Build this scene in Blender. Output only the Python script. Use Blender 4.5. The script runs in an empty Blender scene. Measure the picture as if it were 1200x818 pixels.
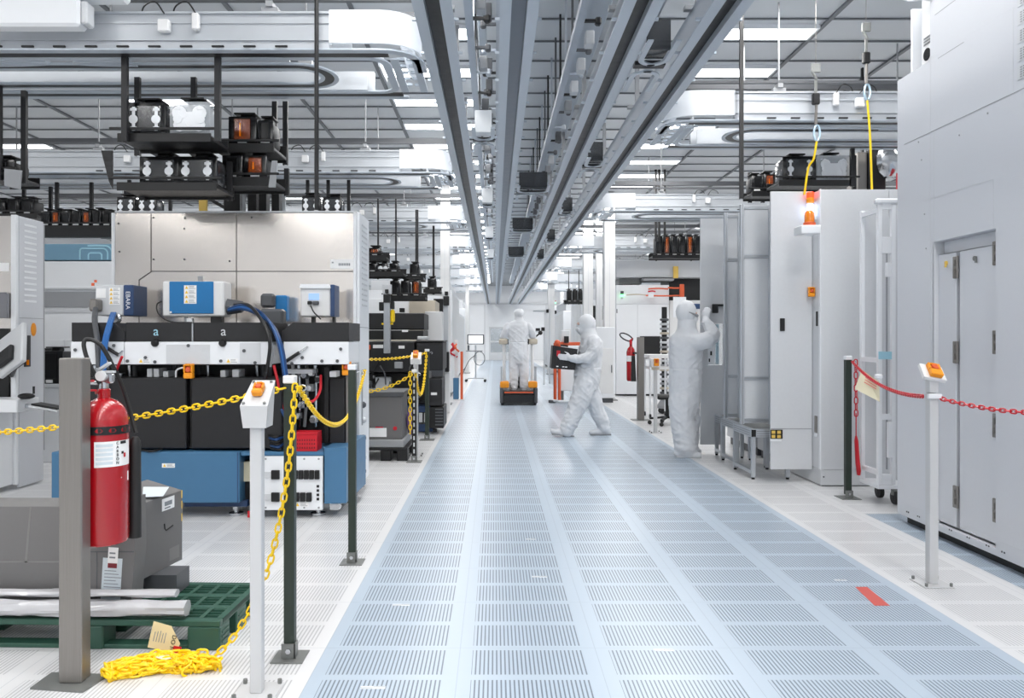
import bpy, bmesh, math, random
from mathutils import Vector, Matrix, noise
random.seed(11)
PI = math.pi
sc = bpy.context.scene
C = sc.collection
# camera model of the photograph (1200x818): focal length in pixels, vanishing point, eye height
F, CX, CY, H = 913.0, 580.0, 396.0, 1.407
def wx(px, Y): return (px - CX) * Y / F
def wz(py, Y): return H + (CY - py) * Y / F
def fy(py): return F * H / (py - CY)          # distance of a floor point
V = Vector

# ------------------------------------------------------------------ materials
def lin(c):
    return tuple(((v/255)/12.92 if v/255 <= .04045 else ((v/255+.055)/1.055)**2.4) for v in c)
class NT:
    def __init__(s, name):
        s.m = bpy.data.materials.new(name); s.m.use_nodes = True
        s.t = s.m.node_tree; s.b = s.t.nodes['Principled BSDF']
    def n(s, typ, **kw):
        x = s.t.nodes.new(typ)
        for k, v in kw.items(): setattr(x, k, v)
        return x
    def l(s, a, b): s.t.links.new(a, b)
    def math(s, op, a, b=None, c=None):
        x = s.n('ShaderNodeMath', operation=op)
        for i, v in enumerate((a, b, c)):
            if v is None: continue
            if isinstance(v, (int, float)): x.inputs[i].default_value = v
            else: s.l(v, x.inputs[i])
        return x.outputs[0]
    def mix(s, f, a, b):
        x = s.n('ShaderNodeMix', data_type='RGBA')
        if isinstance(f, (int, float)): x.inputs[0].default_value = f
        else: s.l(f, x.inputs[0])
        for i, v in ((6, a), (7, b)):
            if isinstance(v, tuple): x.inputs[i].default_value = (*v, 1)
            else: s.l(v, x.inputs[i])
        return x.outputs[2]
def mat(name, rgb, rough=.5, metal=0., var=.06, scale=6., rv=.08, bump=0., stretch=None, spec=.5, coat=0.):
    k = NT(name); b = k.b
    tc = k.n('ShaderNodeTexCoord'); mp = k.n('ShaderNodeMapping'); k.l(tc.outputs['Object'], mp.inputs[0])
    if stretch: mp.inputs['Scale'].default_value = stretch
    no = k.n('ShaderNodeTexNoise'); no.inputs['Scale'].default_value = scale; no.inputs['Detail'].default_value = 4
    k.l(mp.outputs[0], no.inputs['Vector'])
    c = lin(rgb)
    k.l(k.mix(no.outputs['Fac'], tuple(max(0, v*(1-var)) for v in c), tuple(min(1, v*(1+var)) for v in c)), b.inputs['Base Color'])
    k.l(k.math('MULTIPLY_ADD', no.outputs['Fac'], rv*2, rough-rv), b.inputs['Roughness'])
    b.inputs['Metallic'].default_value = metal
    b.inputs['Specular IOR Level'].default_value = spec
    b.inputs['Coat Weight'].default_value = coat
    if bump:
        bp = k.n('ShaderNodeBump'); bp.inputs['Strength'].default_value = bump; bp.inputs['Distance'].default_value = .01
        k.l(no.outputs['Fac'], bp.inputs['Height']); k.l(bp.outputs[0], b.inputs['Normal'])
    return k.m
def emit(name, rgb, st, base=None):
    k = NT(name); k.b.inputs['Base Color'].default_value = (*lin(base or rgb), 1)
    no = k.n('ShaderNodeTexNoise'); no.inputs['Scale'].default_value = 3
    c = lin(rgb)
    k.l(k.mix(no.outputs['Fac'], tuple(v*.97 for v in c), c), k.b.inputs['Emission Color'])
    k.b.inputs['Emission Strength'].default_value = st; k.b.inputs['Roughness'].default_value = .4
    return k.m
def glass(name, rgb, rough=.08, alpha=.35):
    k = NT(name); k.b.inputs['Base Color'].default_value = (*lin(rgb), 1)
    no = k.n('ShaderNodeTexNoise'); no.inputs['Scale'].default_value = 9
    k.l(k.math('MULTIPLY_ADD', no.outputs['Fac'], .08, rough), k.b.inputs['Roughness'])
    k.b.inputs['Alpha'].default_value = alpha; k.b.inputs['Specular IOR Level'].default_value = .8
    return k.m
M = {}
M['white'] = mat('white_powder_coat', (232, 234, 237), .42, 0, .02)
M['post'] = mat('pale_grey_post_paint', (200, 200, 201), .45, 0, .03)
M['offwhite'] = mat('off_white_paint', (226, 226, 226), .45, 0, .03)
M['panel'] = mat('pale_grey_panel', (205, 207, 210), .4, 0, .03, 40)
M['machine'] = mat('cool_white_machine_panel', (206, 208, 213), .42, 0, .02, 60)
M['grey'] = mat('mid_grey_paint', (150, 152, 155), .5)
M['dgrey'] = mat('dark_grey_paint', (82, 84, 88), .5)
M['black'] = mat('black_plastic', (17, 17, 19), .45, 0, .2, 30)
M['black2'] = mat('charcoal_panel', (26, 26, 29), .5, 0, .12, 50)
M['gblack'] = mat('gloss_black', (14, 14, 16), .18, 0, .2)
M['ceil'] = mat('ceiling_panel_grey', (202, 205, 208), .35, .0, .04, 2.5)
M['tbar'] = mat('ceiling_grid_bar', (112, 115, 119), .45, .1)
M['alu'] = mat('brushed_aluminium', (196, 200, 205), .35, .75, .06, 20, stretch=(1, 1, 12))
M['alud'] = mat('dull_aluminium_rail', (178, 184, 192), .4, .35, .06, 8)
M['rail'] = mat('anodised_rail_flange', (182, 190, 199), .38, .15, .04, 10)
M['slot'] = mat('dark_rail_slot', (13, 14, 17), .4, .0, .15, 12)
M['track'] = mat('white_track_housing', (222, 225, 228), .4, .1, .04, 5)
M['trackg'] = mat('grey_track_housing', (186, 190, 195), .35, .3, .05, 5)
M['steel'] = mat('brushed_steel_post', (142, 138, 134), .38, .75, .14, 14, .1, stretch=(14, 14, .35))
M['stain'] = mat('polished_stainless_sheet', (238, 231, 224), .17, .8, .05, 1.6, .05, stretch=(1, 1, .5))
M['staind'] = mat('dark_polished_stainless', (150, 150, 154), .22, .85, .12, 1.5)
M['chrome'] = mat('chrome_fitting', (200, 202, 205), .18, .95)
M['zinc'] = mat('zinc_plate', (128, 130, 128), .45, .5, .15, 20)
M['red'] = mat('gloss_red_enamel', (168, 8, 22), .22, 0, .06, 4, .04, coat=.5)
M['redp'] = mat('red_plastic', (196, 24, 40), .38, 0, .1, 20)
M['redt'] = mat('red_floor_tape', (196, 84, 76), .6, 0, .1, 30)
M['yellow'] = mat('yellow_plastic', (246, 206, 18), .35, 0, .06, 40)
M['orange'] = mat('orange_plastic', (238, 150, 22), .4, 0, .06, 20)
M['dorange'] = mat('burnt_orange_plastic', (212, 92, 52), .4)
M['amber'] = mat('amber_dome', (232, 128, 16), .12, 0, .15, 20, coat=.6)
M['ambdk'] = glass('amber_carrier_window', (150, 66, 16), .1, .75)
M['clear'] = glass('clear_carrier_shell', (205, 210, 215), .12, .45)
M['smoke'] = glass('smoked_carrier_shell', (56, 58, 62), .12, .8)
M['pane'] = glass('clear_pane', (215, 225, 232), .05, .3)
M['navy'] = mat('navy_panel', (40, 66, 106), .45)
M['blue'] = mat('steel_blue_enamel', (66, 112, 148), .42, 0, .05, 12)
M['bluep'] = mat('bright_blue_panel', (18, 112, 172), .4, 0, .05, 6)
M['stripe'] = mat('dusty_blue_stripe', (112, 152, 176), .5)
M['cable'] = mat('blue_hose', (44, 104, 172), .35)
M['dcable'] = mat('dark_blue_hose', (24, 60, 108), .35)
M['green'] = mat('dark_green_post', (36, 48, 40), .45, 0, .1, 20)
M['pallet'] = mat('green_pallet_plastic', (46, 84, 70), .42, 0, .12, 14)
M['cart'] = mat('slate_grey_cardboard', (110, 109, 109), .75, 0, .05, 60)
M['cart2'] = mat('grey_cardboard_top', (124, 123, 122), .75, 0, .05, 60)
M['film'] = mat('milky_plastic_film', (188, 188, 191), .2, 0, .08, 8, .1, bump=.25, coat=.5)
M['paper'] = mat('white_label_paper', (240, 240, 240), .6, 0, .02)
M['paperg'] = mat('pale_printed_label', (206, 216, 222), .5, 0, .05, 90)
M['tan'] = mat('manila_tag', (222, 204, 160), .7, 0, .05)
M['cream'] = mat('cream_tag', (226, 218, 190), .7, 0, .05)
M['ink'] = mat('black_ink', (22, 22, 24), .6)
M['greyink'] = mat('grey_ink', (130, 134, 140), .6)
M['yink'] = mat('warning_yellow', (240, 196, 60), .6)
M['suit'] = mat('white_cleanroom_fabric', (218, 220, 224), .75, 0, .02, 30, .05, bump=.08)
M['glove'] = mat('white_latex_glove', (232, 230, 230), .45, 0, .03)
M['skin'] = mat('skin', (206, 160, 136), .5, 0, .05)
M['beige'] = mat('beige_cushion', (196, 186, 170), .6)
M['gold'] = mat('yellow_caution_strip', (226, 190, 92), .5)
M['rubber'] = mat('black_rubber', (30, 30, 31), .55)
M['cyanp'] = mat('pale_cyan_label', (160, 206, 222), .5)
M['purple'] = mat('purple_bag', (140, 110, 170), .5)
M['lamp'] = emit('light_diffuser', (250, 252, 255), 3.0); M['lamp'].cycles.emission_sampling = 'NONE'
M['scr'] = emit('monitor_screen', (236, 242, 248), .9, (40, 40, 44))
M['scrd'] = emit('display_screen', (150, 186, 236), .9, (40, 40, 60))
M['redl'] = emit('red_beacon', (255, 60, 24), 1.6)
M['bluel'] = emit('cool_indicator', (205, 222, 255), 2.2)
M['greenl'] = emit('green_indicator', (110, 255, 150), 2.5)

# ------------------------------------------------------------------ mesh builder
class MB:
    def __init__(s): s.bm = bmesh.new(); s.mi = 0; s.T = None
    def _v(s, p):
        p = V(p)
        return s.bm.verts.new(s.T @ p if s.T else p)
    def face(s, vs):
        try:
            f = s.bm.faces.new(vs); f.material_index = s.mi; return f
        except ValueError: return None
    def poly(s, pts): return s.face([s._v(p) for p in pts])
    def box(s, x0, x1, y0, y1, z0, z1, b=0, seg=1):
        if x0 > x1: x0, x1 = x1, x0
        if y0 > y1: y0, y1 = y1, y0
        if z0 > z1: z0, z1 = z1, z0
        v = [s._v((x, y, z)) for z in (z0, z1) for y in (y0, y1) for x in (x0, x1)]
        fs = [s.face([v[i] for i in q]) for q in ((0, 2, 3, 1), (4, 5, 7, 6), (0, 1, 5, 4), (2, 6, 7, 3), (0, 4, 6, 2), (1, 3, 7, 5))]
        b = min(b, (x1-x0)*.45, (y1-y0)*.45, (z1-z0)*.45)
        if b > 0:
            es = list({e for f in fs for e in f.edges})
            r = bmesh.ops.bevel(s.bm, geom=es, offset=b, segments=seg, affect='EDGES', profile=.5)
            for f in r['faces']: f.material_index = s.mi
        return s
    def cbox(s, c, size, b=0, seg=1, rz=0, rx=0, ry=0):
        T0 = s.T
        L = Matrix.Translation(V(c)) @ Matrix.Rotation(rz, 4, 'Z') @ Matrix.Rotation(ry, 4, 'Y') @ Matrix.Rotation(rx, 4, 'X')
        s.T = (T0 @ L) if T0 else L
        s.box(-size[0]/2, size[0]/2, -size[1]/2, size[1]/2, -size[2]/2, size[2]/2, b, seg)
        s.T = T0; return s
    def bar(s, p0, p1, w, h=None, up=(0, 0, 1)):
        h = h or w; p0, p1 = V(p0), V(p1); d = (p1-p0).normalized(); u = V(up)
        if abs(d.dot(u)) > .98: u = V((0, 1, 0))
        r = d.cross(u).normalized(); u = r.cross(d)
        q = [r*a*w/2 + u*b*h/2 for a, b in ((-1, -1), (1, -1), (1, 1), (-1, 1))]
        A = [s._v(p0+k) for k in q]; B = [s._v(p1+k) for k in q]
        s.face(A[::-1]); s.face(B)
        for i in range(4): s.face([A[i], A[(i+1) % 4], B[(i+1) % 4], B[i]])
        return s
    def tube(s, pts, r, n=8, closed=False, caps=True, flat=1.0):
        pts = [V(p) for p in pts]; k = len(pts)
        rr = r if isinstance(r, (list, tuple)) else [r]*k
        ts = []
        for i in range(k):
            if closed: t = pts[(i+1) % k]-pts[i-1]
            else: t = pts[min(i+1, k-1)]-pts[max(i-1, 0)]
            ts.append(t.normalized() if t.length > 1e-9 else V((0, 0, 1)))
        u = V((0, 0, 1)) if abs(ts[0].z) < .9 else V((1, 0, 0))
        rings = []
        for i in range(k):
            t = ts[i]; u = (u - t*u.dot(t))
            if u.length < 1e-6: u = t.orthogonal()
            u.normalize(); w = t.cross(u)
            rings.append([s._v(pts[i] + (u*math.cos(a)*flat + w*math.sin(a))*rr[i]) for a in (2*PI*j/n for j in range(n))])
        for i in range(k if closed else k-1):
            A, B = rings[i], rings[(i+1) % k]
            for j in range(n): s.face([A[j], A[(j+1) % n], B[(j+1) % n], B[j]])
        if caps and not closed: s.face(rings[0][::-1]); s.face(rings[-1])
        return s
    def cyl(s, p0, p1, r, r2=None, n=14): return s.tube([p0, p1], [r, r if r2 is None else r2], n)
    def lathe(s, prof, c, n=20, axis='Z'):
        c = V(c); rings = []
        for r, h in prof:
            ring = []
            for j in range(n):
                a = 2*PI*j/n; x, y = r*math.cos(a), r*math.sin(a)
                ring.append(s._v(c + (V((x, y, h)) if axis == 'Z' else V((x, h, y)) if axis == 'Y' else V((h, x, y)))))
            rings.append(ring)
        for A, B in zip(rings, rings[1:]):
            for j in range(n): s.face([A[j], A[(j+1) % n], B[(j+1) % n], B[j]])
        s.face(rings[0][::-1]); s.face(rings[-1]); return s
    def prism(s, poly, axis, a0, a1):
        def P(p, a): return (p[0], p[1], a) if axis == 'Z' else (p[0], a, p[1]) if axis == 'Y' else (a, p[0], p[1])
        A = [s._v(P(p, a0)) for p in poly]; B = [s._v(P(p, a1)) for p in poly]; n = len(A)
        s.face(A[::-1]); s.face(B)
        for i in range(n): s.face([A[i], A[(i+1) % n], B[(i+1) % n], B[i]])
        return s
    def ribbon(s, path, w, z0, z1, closed=False):
        """plate of width w along a 2-D path"""
        n = len(path); L = []; R = []
        for i in range(n):
            a = V(path[i-1] if (i or closed) else path[0]); b = V(path[(i+1) % n] if (i < n-1 or closed) else path[-1])
            t = (b-a).normalized(); nn = V((-t.y, t.x)); p = V(path[i])
            L.append(p+nn*w/2); R.append(p-nn*w/2)
        q = [[s._v((p.x, p.y, z)) for p in S] for S, z in ((L, z0), (R, z0), (R, z1), (L, z1))]
        for i in range(n if closed else n-1):
            j = (i+1) % n
            for k in range(4): s.face([q[k][i], q[(k+1) % 4][i], q[(k+1) % 4][j], q[k][j]])
        if not closed:
            s.face([q[k][0] for k in (3, 2, 1, 0)]); s.face([q[k][-1] for k in range(4)])
        return s
    def ball(s, c, r, n=14, m=9, sq=(1, 1, 1)):
        c = V(c); prof = [(max(math.sin(PI*i/m), .001), -math.cos(PI*i/m)) for i in range(m+1)]
        rings = [[s._v(c+V((r*p[0]*math.cos(2*PI*j/n)*sq[0], r*p[0]*math.sin(2*PI*j/n)*sq[1], r*p[1]*sq[2]))) for j in range(n)] for p in prof]
        for A, B in zip(rings, rings[1:]):
            for j in range(n): s.face([A[j], A[(j+1) % n], B[(j+1) % n], B[j]])
        s.face(rings[0][::-1]); s.face(rings[-1]); return s

def link(name, me, m, parent=None, smooth=True):
    o = bpy.data.objects.new(name, me)
    for k in (m if isinstance(m, (list, tuple)) else [m]):
        me.materials.append(M[k] if isinstance(k, str) else k)
    C.objects.link(o)
    if smooth:
        me.polygons.foreach_set('use_smooth', [True]*len(me.polygons)); me.set_sharp_from_angle(angle=math.radians(32))
    if parent is not None:
        o.parent = parent
        if parent.type == 'EMPTY': o.matrix_parent_inverse = Matrix.LocRotScale(parent.location, None, None).inverted()
    return o
def obj(name, mb, m, parent=None, smooth=True):
    me = bpy.data.meshes.new(name)
    bmesh.ops.recalc_face_normals(mb.bm, faces=mb.bm.faces)
    mb.bm.to_mesh(me); mb.bm.free()
    return link(name, me, m, parent, smooth)
def tag(o, label, cat, group=None):
    o['label'] = label; o['category'] = cat
    if group: o['group'] = group
    return o
def thing(name, label, cat, loc=(0, 0, 0), group=None):
    o = bpy.data.objects.new(name, None); o.empty_display_size = .1; C.objects.link(o); o.location = loc
    return tag(o, label, cat, group)
def struct(name, mb, m, parent=None):
    o = obj(name, mb, m, parent, False)
    if parent is None: o['kind'] = 'structure'
    return o
def dup(root, loc, label=None, group=None, rz=0):
    r = root.copy(); C.objects.link(r); r.location = loc; r.rotation_euler = (0, 0, rz)
    if label: r['label'] = label
    if group: r['group'] = group
    for ch in root.children:
        c = ch.copy(); C.objects.link(c); c.parent = r; c.matrix_parent_inverse = ch.matrix_parent_inverse.copy()
        for g in ch.children:
            d = g.copy(); C.objects.link(d); d.parent = c; d.matrix_parent_inverse = g.matrix_parent_inverse.copy()
    return r
def B(x0, x1, y0, y1, z0, z1, b=0, seg=1): return MB().box(x0, x1, y0, y1, z0, z1, b, seg)
def PB(mb, px0, px1, py0, py1, Y, dep, b=0, seg=1):
    """box whose front face fills the photo rectangle at distance Y, dep deep"""
    return mb.box(wx(px0, Y), wx(px1, Y), Y, Y+dep, wz(py1, Y), wz(py0, Y), b, seg)
_fonts = {}
def text(name, s, size, loc, m, parent, rz=0, align='CENTER', ext=.0008, rx=PI/2, sx=1.0):
    cu = bpy.data.curves.new('t', 'FONT'); cu.body = s; cu.size = size; cu.align_x = align; cu.align_y = 'CENTER'; cu.extrude = ext; cu.space_line = .9
    t = bpy.data.objects.new('t', cu); C.objects.link(t)
    dg = bpy.context.evaluated_depsgraph_get(); me = bpy.data.meshes.new_from_object(t.evaluated_get(dg))
    bpy.data.objects.remove(t); bpy.data.curves.remove(cu)
    me.transform(Matrix.Translation(V(loc)) @ Matrix.Rotation(rz, 4, 'Z') @ Matrix.Rotation(rx, 4, 'X') @ Matrix.Diagonal((sx, 1, 1, 1)))
    me.materials.clear()
    return link(name, me, m, parent, False)
def catenary(p0, p1, sag, n=40):
    p0, p1 = V(p0), V(p1)
    return [p0.lerp(p1, t) - V((0, 0, 4*sag*t*(1-t))) for t in (i/n for i in range(n+1))]
def resample(pts, step):
    pts = [V(p) for p in pts]; out = [(pts[0].copy(), (pts[1]-pts[0]).normalized())]; need = step
    for a, b in zip(pts, pts[1:]):
        d = (b-a).length; pos = 0
        while d-pos >= need:
            pos += need; out.append((a.lerp(b, pos/d), (b-a).normalized())); need = step
        need -= (d-pos)
    return out
def chain_mesh(pts, pitch=.034, w=.013, r=.0042, jitter=0, n=6, roll0=0):
    mb = MB(); hl = pitch*.5+r*1.05-w*.35
    for i, (p, t) in enumerate(resample(pts, pitch)):
        u = V((0, 0, 1)) if abs(t.z) < .9 else V((0, 1, 0))
        sd = t.cross(u).normalized(); u = sd.cross(t)
        a = (PI/2 if i % 2 else 0) + roll0 + random.uniform(-jitter, jitter)
        s2 = sd*math.cos(a)+u*math.sin(a)
        loop = []
        for sgn in (1, -1):
            for k in range(5):
                g = -PI/2 + PI*k/4
                loop.append(p + t*(sgn*(hl*.62 + math.cos(g)*w*.8)) + s2*(sgn*math.sin(g)*(w-r*.5)))
        mb.tube(loop, r, n, closed=True)
    return mb
def spline(pts, n=8):
    pts = [V(p) for p in pts]; P = [pts[0]*2-pts[1]] + pts + [pts[-1]*2-pts[-2]]; out = []
    for i in range(1, len(P)-2):
        for k in range(n):
            t = k/n; a, b, c, d = P[i-1], P[i], P[i+1], P[i+2]
            out.append(.5*((2*b)+(c-a)*t+(2*a-5*b+4*c-d)*t*t+(3*b-a-3*c+d)*t**3))
    return out+[pts[-1]]
ORD = 'first second third fourth fifth sixth seventh eighth ninth tenth eleventh twelfth thirteenth fourteenth fifteenth sixteenth seventeenth eighteenth nineteenth twentieth'.split()
# ------------------------------------------------------------------ camera, world
cam = bpy.data.objects.new('camera', bpy.data.cameras.new('camera')); C.objects.link(cam)
cam.location = (0, 0, H); cam.rotation_euler = (PI/2, 0, 0)
cam.data.sensor_width = 36; cam.data.lens = F/1200*36
cam.data.shift_x = (600-CX)/1200; cam.data.shift_y = -(409-CY)/1200
cam.data.clip_end = 200; sc.camera = cam
w = bpy.data.worlds.new('fab_world'); sc.world = w; w.use_nodes = True
w.node_tree.nodes['Background'].inputs[0].default_value = (.97, .985, 1, 1)
w.node_tree.nodes['Background'].inputs[1].default_value = 0.0
sc.view_settings.view_transform = 'Standard'; sc.view_settings.look = 'None'
sc.view_settings.gamma = 1; sc.view_settings.use_curve_mapping = False
sc.view_settings.exposure = .54
sc.cycles.max_bounces = 9; sc.cycles.diffuse_bounces = 6; sc.cycles.glossy_bounces = 3; sc.cycles.transparent_max_bounces = 10
sc.cycles.sample_clamp_indirect = 6

# ------------------------------------------------------------------ floor
TX0, TS = -.767, .61
def floor_mat():
    k = NT('perforated_access_floor'); b = k.b
    tc = k.n('ShaderNodeTexCoord'); sp = k.n('ShaderNodeSeparateXYZ'); k.l(tc.outputs['Object'], sp.inputs[0])
    X, Y = sp.outputs[0], sp.outputs[1]
    m = k.math
    def inside(v, a, c): return m('MULTIPLY', m('GREATER_THAN', v, a), m('LESS_THAN', v, c))
    fu = m('FRACT', m('MULTIPLY_ADD', X, 1/TS, 20-TX0/TS))
    vv = m('MULTIPLY_ADD', Y, 1/(TS/2), 20-3.23/(TS/2)); fv = m('FRACT', vv)
    blockm = m('MULTIPLY', inside(fu, .095, .905), inside(fv, .085, .915))
    sl = m('FRACT', m('MULTIPLY', fu, 34.0)); slot = m('LESS_THAN', sl, .36)
    hole = m('MULTIPLY', blockm, slot)
    fs = m('FRACT', m('MULTIPLY', m('ADD', vv, -1.0), .5))
    seam = m('MAXIMUM', m('LESS_THAN', m('ABSOLUTE', m('SUBTRACT', fs, .5)), -1.0), m('MAXIMUM', m('LESS_THAN', fs, .006), m('MAXIMUM', m('LESS_THAN', fu, .003), m('GREATER_THAN', fu, .997))))
    aisle = inside(X, TX0, TX0+5*TS)
    side = m('MULTIPLY', m('GREATER_THAN', X, 2.96), m('LESS_THAN', Y, 6.23))
    isblue = m('MAXIMUM', aisle, side)
    no = k.n('ShaderNodeTexNoise'); no.inputs['Scale'].default_value = 1.3; no.inputs['Detail'].default_value = 5; k.l(tc.outputs['Object'], no.inputs['Vector'])
    base = k.mix(isblue, lin((216, 216, 217)), lin((175, 188, 201)))
    base2 = k.mix(isblue, lin((214, 214, 215)), lin((172, 187, 203)))
    dark = k.mix(isblue, lin((178, 178, 180)), lin((104, 115, 129)))
    col = k.mix(hole, base, dark)
    col = k.mix(m('MULTIPLY', seam, .35), col, lin((120, 135, 150)))
    k.l(col, b.inputs['Base Color'])
    b.inputs['Roughness'].default_value = .3
    b.inputs['Specular IOR Level'].default_value = .35
    return k.m
M['floor'] = floor_mat()
XL, XR, YN, YF, ZC = -13.0, 13.0, -11.0, 49.0, 4.70
struct('floor', B(XL, XR, YN, YF, -.05, 0), 'floor')

# ------------------------------------------------------------------ ceiling with T-bar grid, walls
struct('ceiling', B(XL, XR, YN, YF, ZC, ZC+.08), 'ceil')
g = MB(); GX0 = 3.45
for i in range(-14, 9):
    x = GX0+1.22*i
    if XL < x < XR: g.box(x-.021, x+.021, YN, YF, ZC-.025, ZC)
GY0 = 8.02
for j in range(-32, 68):
    y = GY0+.61*j
    if YN < y < YF: g.box(XL, XR, y-.009, y+.009, ZC-.018, ZC-.001)
struct('trim_1', g, 'tbar')
struct('wall_left', B(XL-.1, XL, YN, YF, 0, ZC), 'white')
struct('wall_right', B(XR, XR+.1, YN, YF, 0, ZC), 'white')
struct('wall_front', B(XL, XR, YN-.1, YN, 0, ZC), 'white')
# back wall with an opening for the glazed door
dx0, dx1, dz = wx(573, YF), wx(600, YF), wz(383, YF)
wb = MB(); wb.box(XL, dx0, YF, YF+.12, 0, ZC); wb.box(dx1, XR, YF, YF+.12, 0, ZC); wb.box(dx0, dx1, YF, YF+.12, dz, ZC)
struct('wall_back', wb, 'white')
tr = MB()
for x in (wx(548, YF), wx(568, YF), wx(640, YF), wx(660, YF)): tr.box(x-.03, x+.03, YF-.03, YF, 0, 3.55)
tr.box(wx(520, YF), wx(700, YF), YF-.12, YF, 3.5, 3.62)
struct('trim_2', tr, 'panel')
dr = MB(); t = .1
dr.box(dx0, dx0+t, YF, YF+.1, 0, dz); dr.box(dx1-t, dx1, YF, YF+.1, 0, dz); dr.box(dx0+t, dx1-t, YF, YF+.1, dz-t, dz); dr.box(dx0+t, dx1-t, YF, YF+.1, 0, .5)
dr.box(dx0+t, dx1-t, YF, YF+.1, 1.12, 1.22)
d1 = struct('door_1', dr, 'panel')
obj('pane', B(dx0+t, dx1-t, YF+.04, YF+.06, .5, dz-t), 'pane', d1)
bw_ = MB(); bw_.box(dx0-2, dx1+2, YF+3, YF+3.1, 0, 3); bw_.box(dx0-2, dx0-1.9, YF+.13, YF+2.99, 0, 3); bw_.box(dx1+1.9, dx1+2, YF+.13, YF+2.99, 0, 3)
struct('wall_beyond', bw_, 'grey')

# ------------------------------------------------------------------ ceiling lights
def ceiling_light(x0, y, label):
    r = thing('ceiling_light', label, 'light', (x0+.61, y, ZC), 'fluorescent panels in the ceiling')
    fr = MB(); a, b_, c, d = x0+.03, x0+1.19, y-.17, y+.17
    fr.box(a, b_, c, c+.025, ZC-.04, ZC); fr.box(a, b_, d-.025, d, ZC-.04, ZC); fr.box(a, a+.025, c+.025, d-.025, ZC-.04, ZC); fr.box(b_-.025, b_, c+.025, d-.025, ZC-.04, ZC)
    obj('frame', fr, 'white', r)
    obj('diffuser', B(a+.025, b_-.025, c+.025, d-.025, ZC-.03, ZC-.005), 'lamp', r)
    ld = bpy.data.lights.new('tube_lamp', 'AREA'); ld.shape = 'RECTANGLE'; ld.size = 1.1; ld.size_y = .29; ld.energy = LAMP_W; ld.color = (1, .985, .955)
    lo = bpy.data.objects.new('tube_lamp', ld); C.objects.link(lo); lo.location = (x0+.61, y, ZC-.034); lo.parent = r; lo.matrix_parent_inverse = Matrix.Translation(-r.location)
    return r
LAMP_W = 20.0
cols = [(2.23, 'above the right aisle edge'), (-1.43, 'above the left aisle edge'), (-5.09, 'above the left machines'), (5.89, 'above the right cabinets'), (-8.75, 'in the far left row'), (9.55, 'in the far right row')]
first = None
for ci, (x0, where) in enumerate(cols):
    n = 0
    for j in range(-15, 33):
        y = 8.35 + 1.22*j
        if y > 47 or (ci > 1 and j % 2): continue
        vis = y > 4
        if vis: n += 1
        nm = ORD[n-1]+' from the camera' if n <= 20 else ORD[n-21]+' after the twentieth'
        lab = ('white strip light %s, %s' % (where, nm)) if vis else 'white strip light %s, overhead behind the camera' % where
        loc = (x0+.61, y, ZC)
        if first is None: first = ceiling_light(x0, y, lab)
        else: dup(first, loc, lab)

ld = bpy.data.lights.new('added_fill_lamp', 'AREA'); ld.size = 1.5; ld.energy = 60  # added fill light, brightens what shows through the glazed door
lo = bpy.data.objects.new('added_fill_lamp', ld); C.objects.link(lo); lo.location = ((dx0+dx1)/2, YF+1.5, 3.2)
# ------------------------------------------------------------------ overhead transport rails along the aisle
ZR = 3.50
R0, R1 = -3.0, 48.8
def arc(cx, cy, r, a0, a1, n=7): return [(cx+r*math.cos(a0+(a1-a0)*i/n), cy+r*math.sin(a0+(a1-a0)*i/n)) for i in range(n+1)]
def aisle_rail(xc, label, dark, tabs=(1, 1)):
    r = thing('overhead_rail', label, 'overhead rail', (xc, R0, ZR), 'overhead transport rails above the aisle')
    for sgn, tb in zip((-1, 1), tabs):
        f = MB(); x0, x1 = sorted((xc+sgn*.05, xc+sgn*.125))
        f.box(x0, x1, R0, R1, ZR, ZR+.012)
        f.box(*sorted((xc+sgn*.05, xc+sgn*.058)), R0, R1, ZR+.012, ZR+.10)
        if tb:
            y = 1.5
            while y < 26:
                f.box(*sorted((xc+sgn*.085, xc+sgn*.155)), y, y+.022, ZR+.013, ZR+.03); y += .61
        obj('flange', f, 'rail', r)
    obj('slot_liner', B(xc-.049, xc+.049, R0, R1, ZR+.05, ZR+.11), dark, r)
    hb = MB(); hb.box(xc-.055, xc+.055, R0, R1, ZR+.111, ZR+.30)
    obj('rail_body', hb, 'alud', r)
    y = .8
    while y < 40:
        hg = MB(); hg.box(xc-.02, xc+.02, y, y+.04, ZR+.331, ZC-.03); hg.box(xc-.10, xc+.10, y-.01, y+.05, ZR+.301, ZR+.331); y += 2.44
        obj('hanger', hg, 'grey', r)
    return r
XA, XB, XCc, XD = -.395, .155, .93, 1.485
M['slotm'] = mat('grey_rail_slot', (104, 110, 120), .35, .4, .1, 12)
aisle_rail(XA, 'grey overhead rail closest to the left machines, edged by small clips', 'slot')
aisle_rail(XB, 'grey overhead rail with a lighter slot, second from the left machines', 'slotm')
aisle_rail(XCc, 'grey overhead rail with a black slot, third from the left machines', 'slot')
aisle_rail(XD, 'grey overhead rail with a black slot, above the right edge of the aisle', 'slot')

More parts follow.
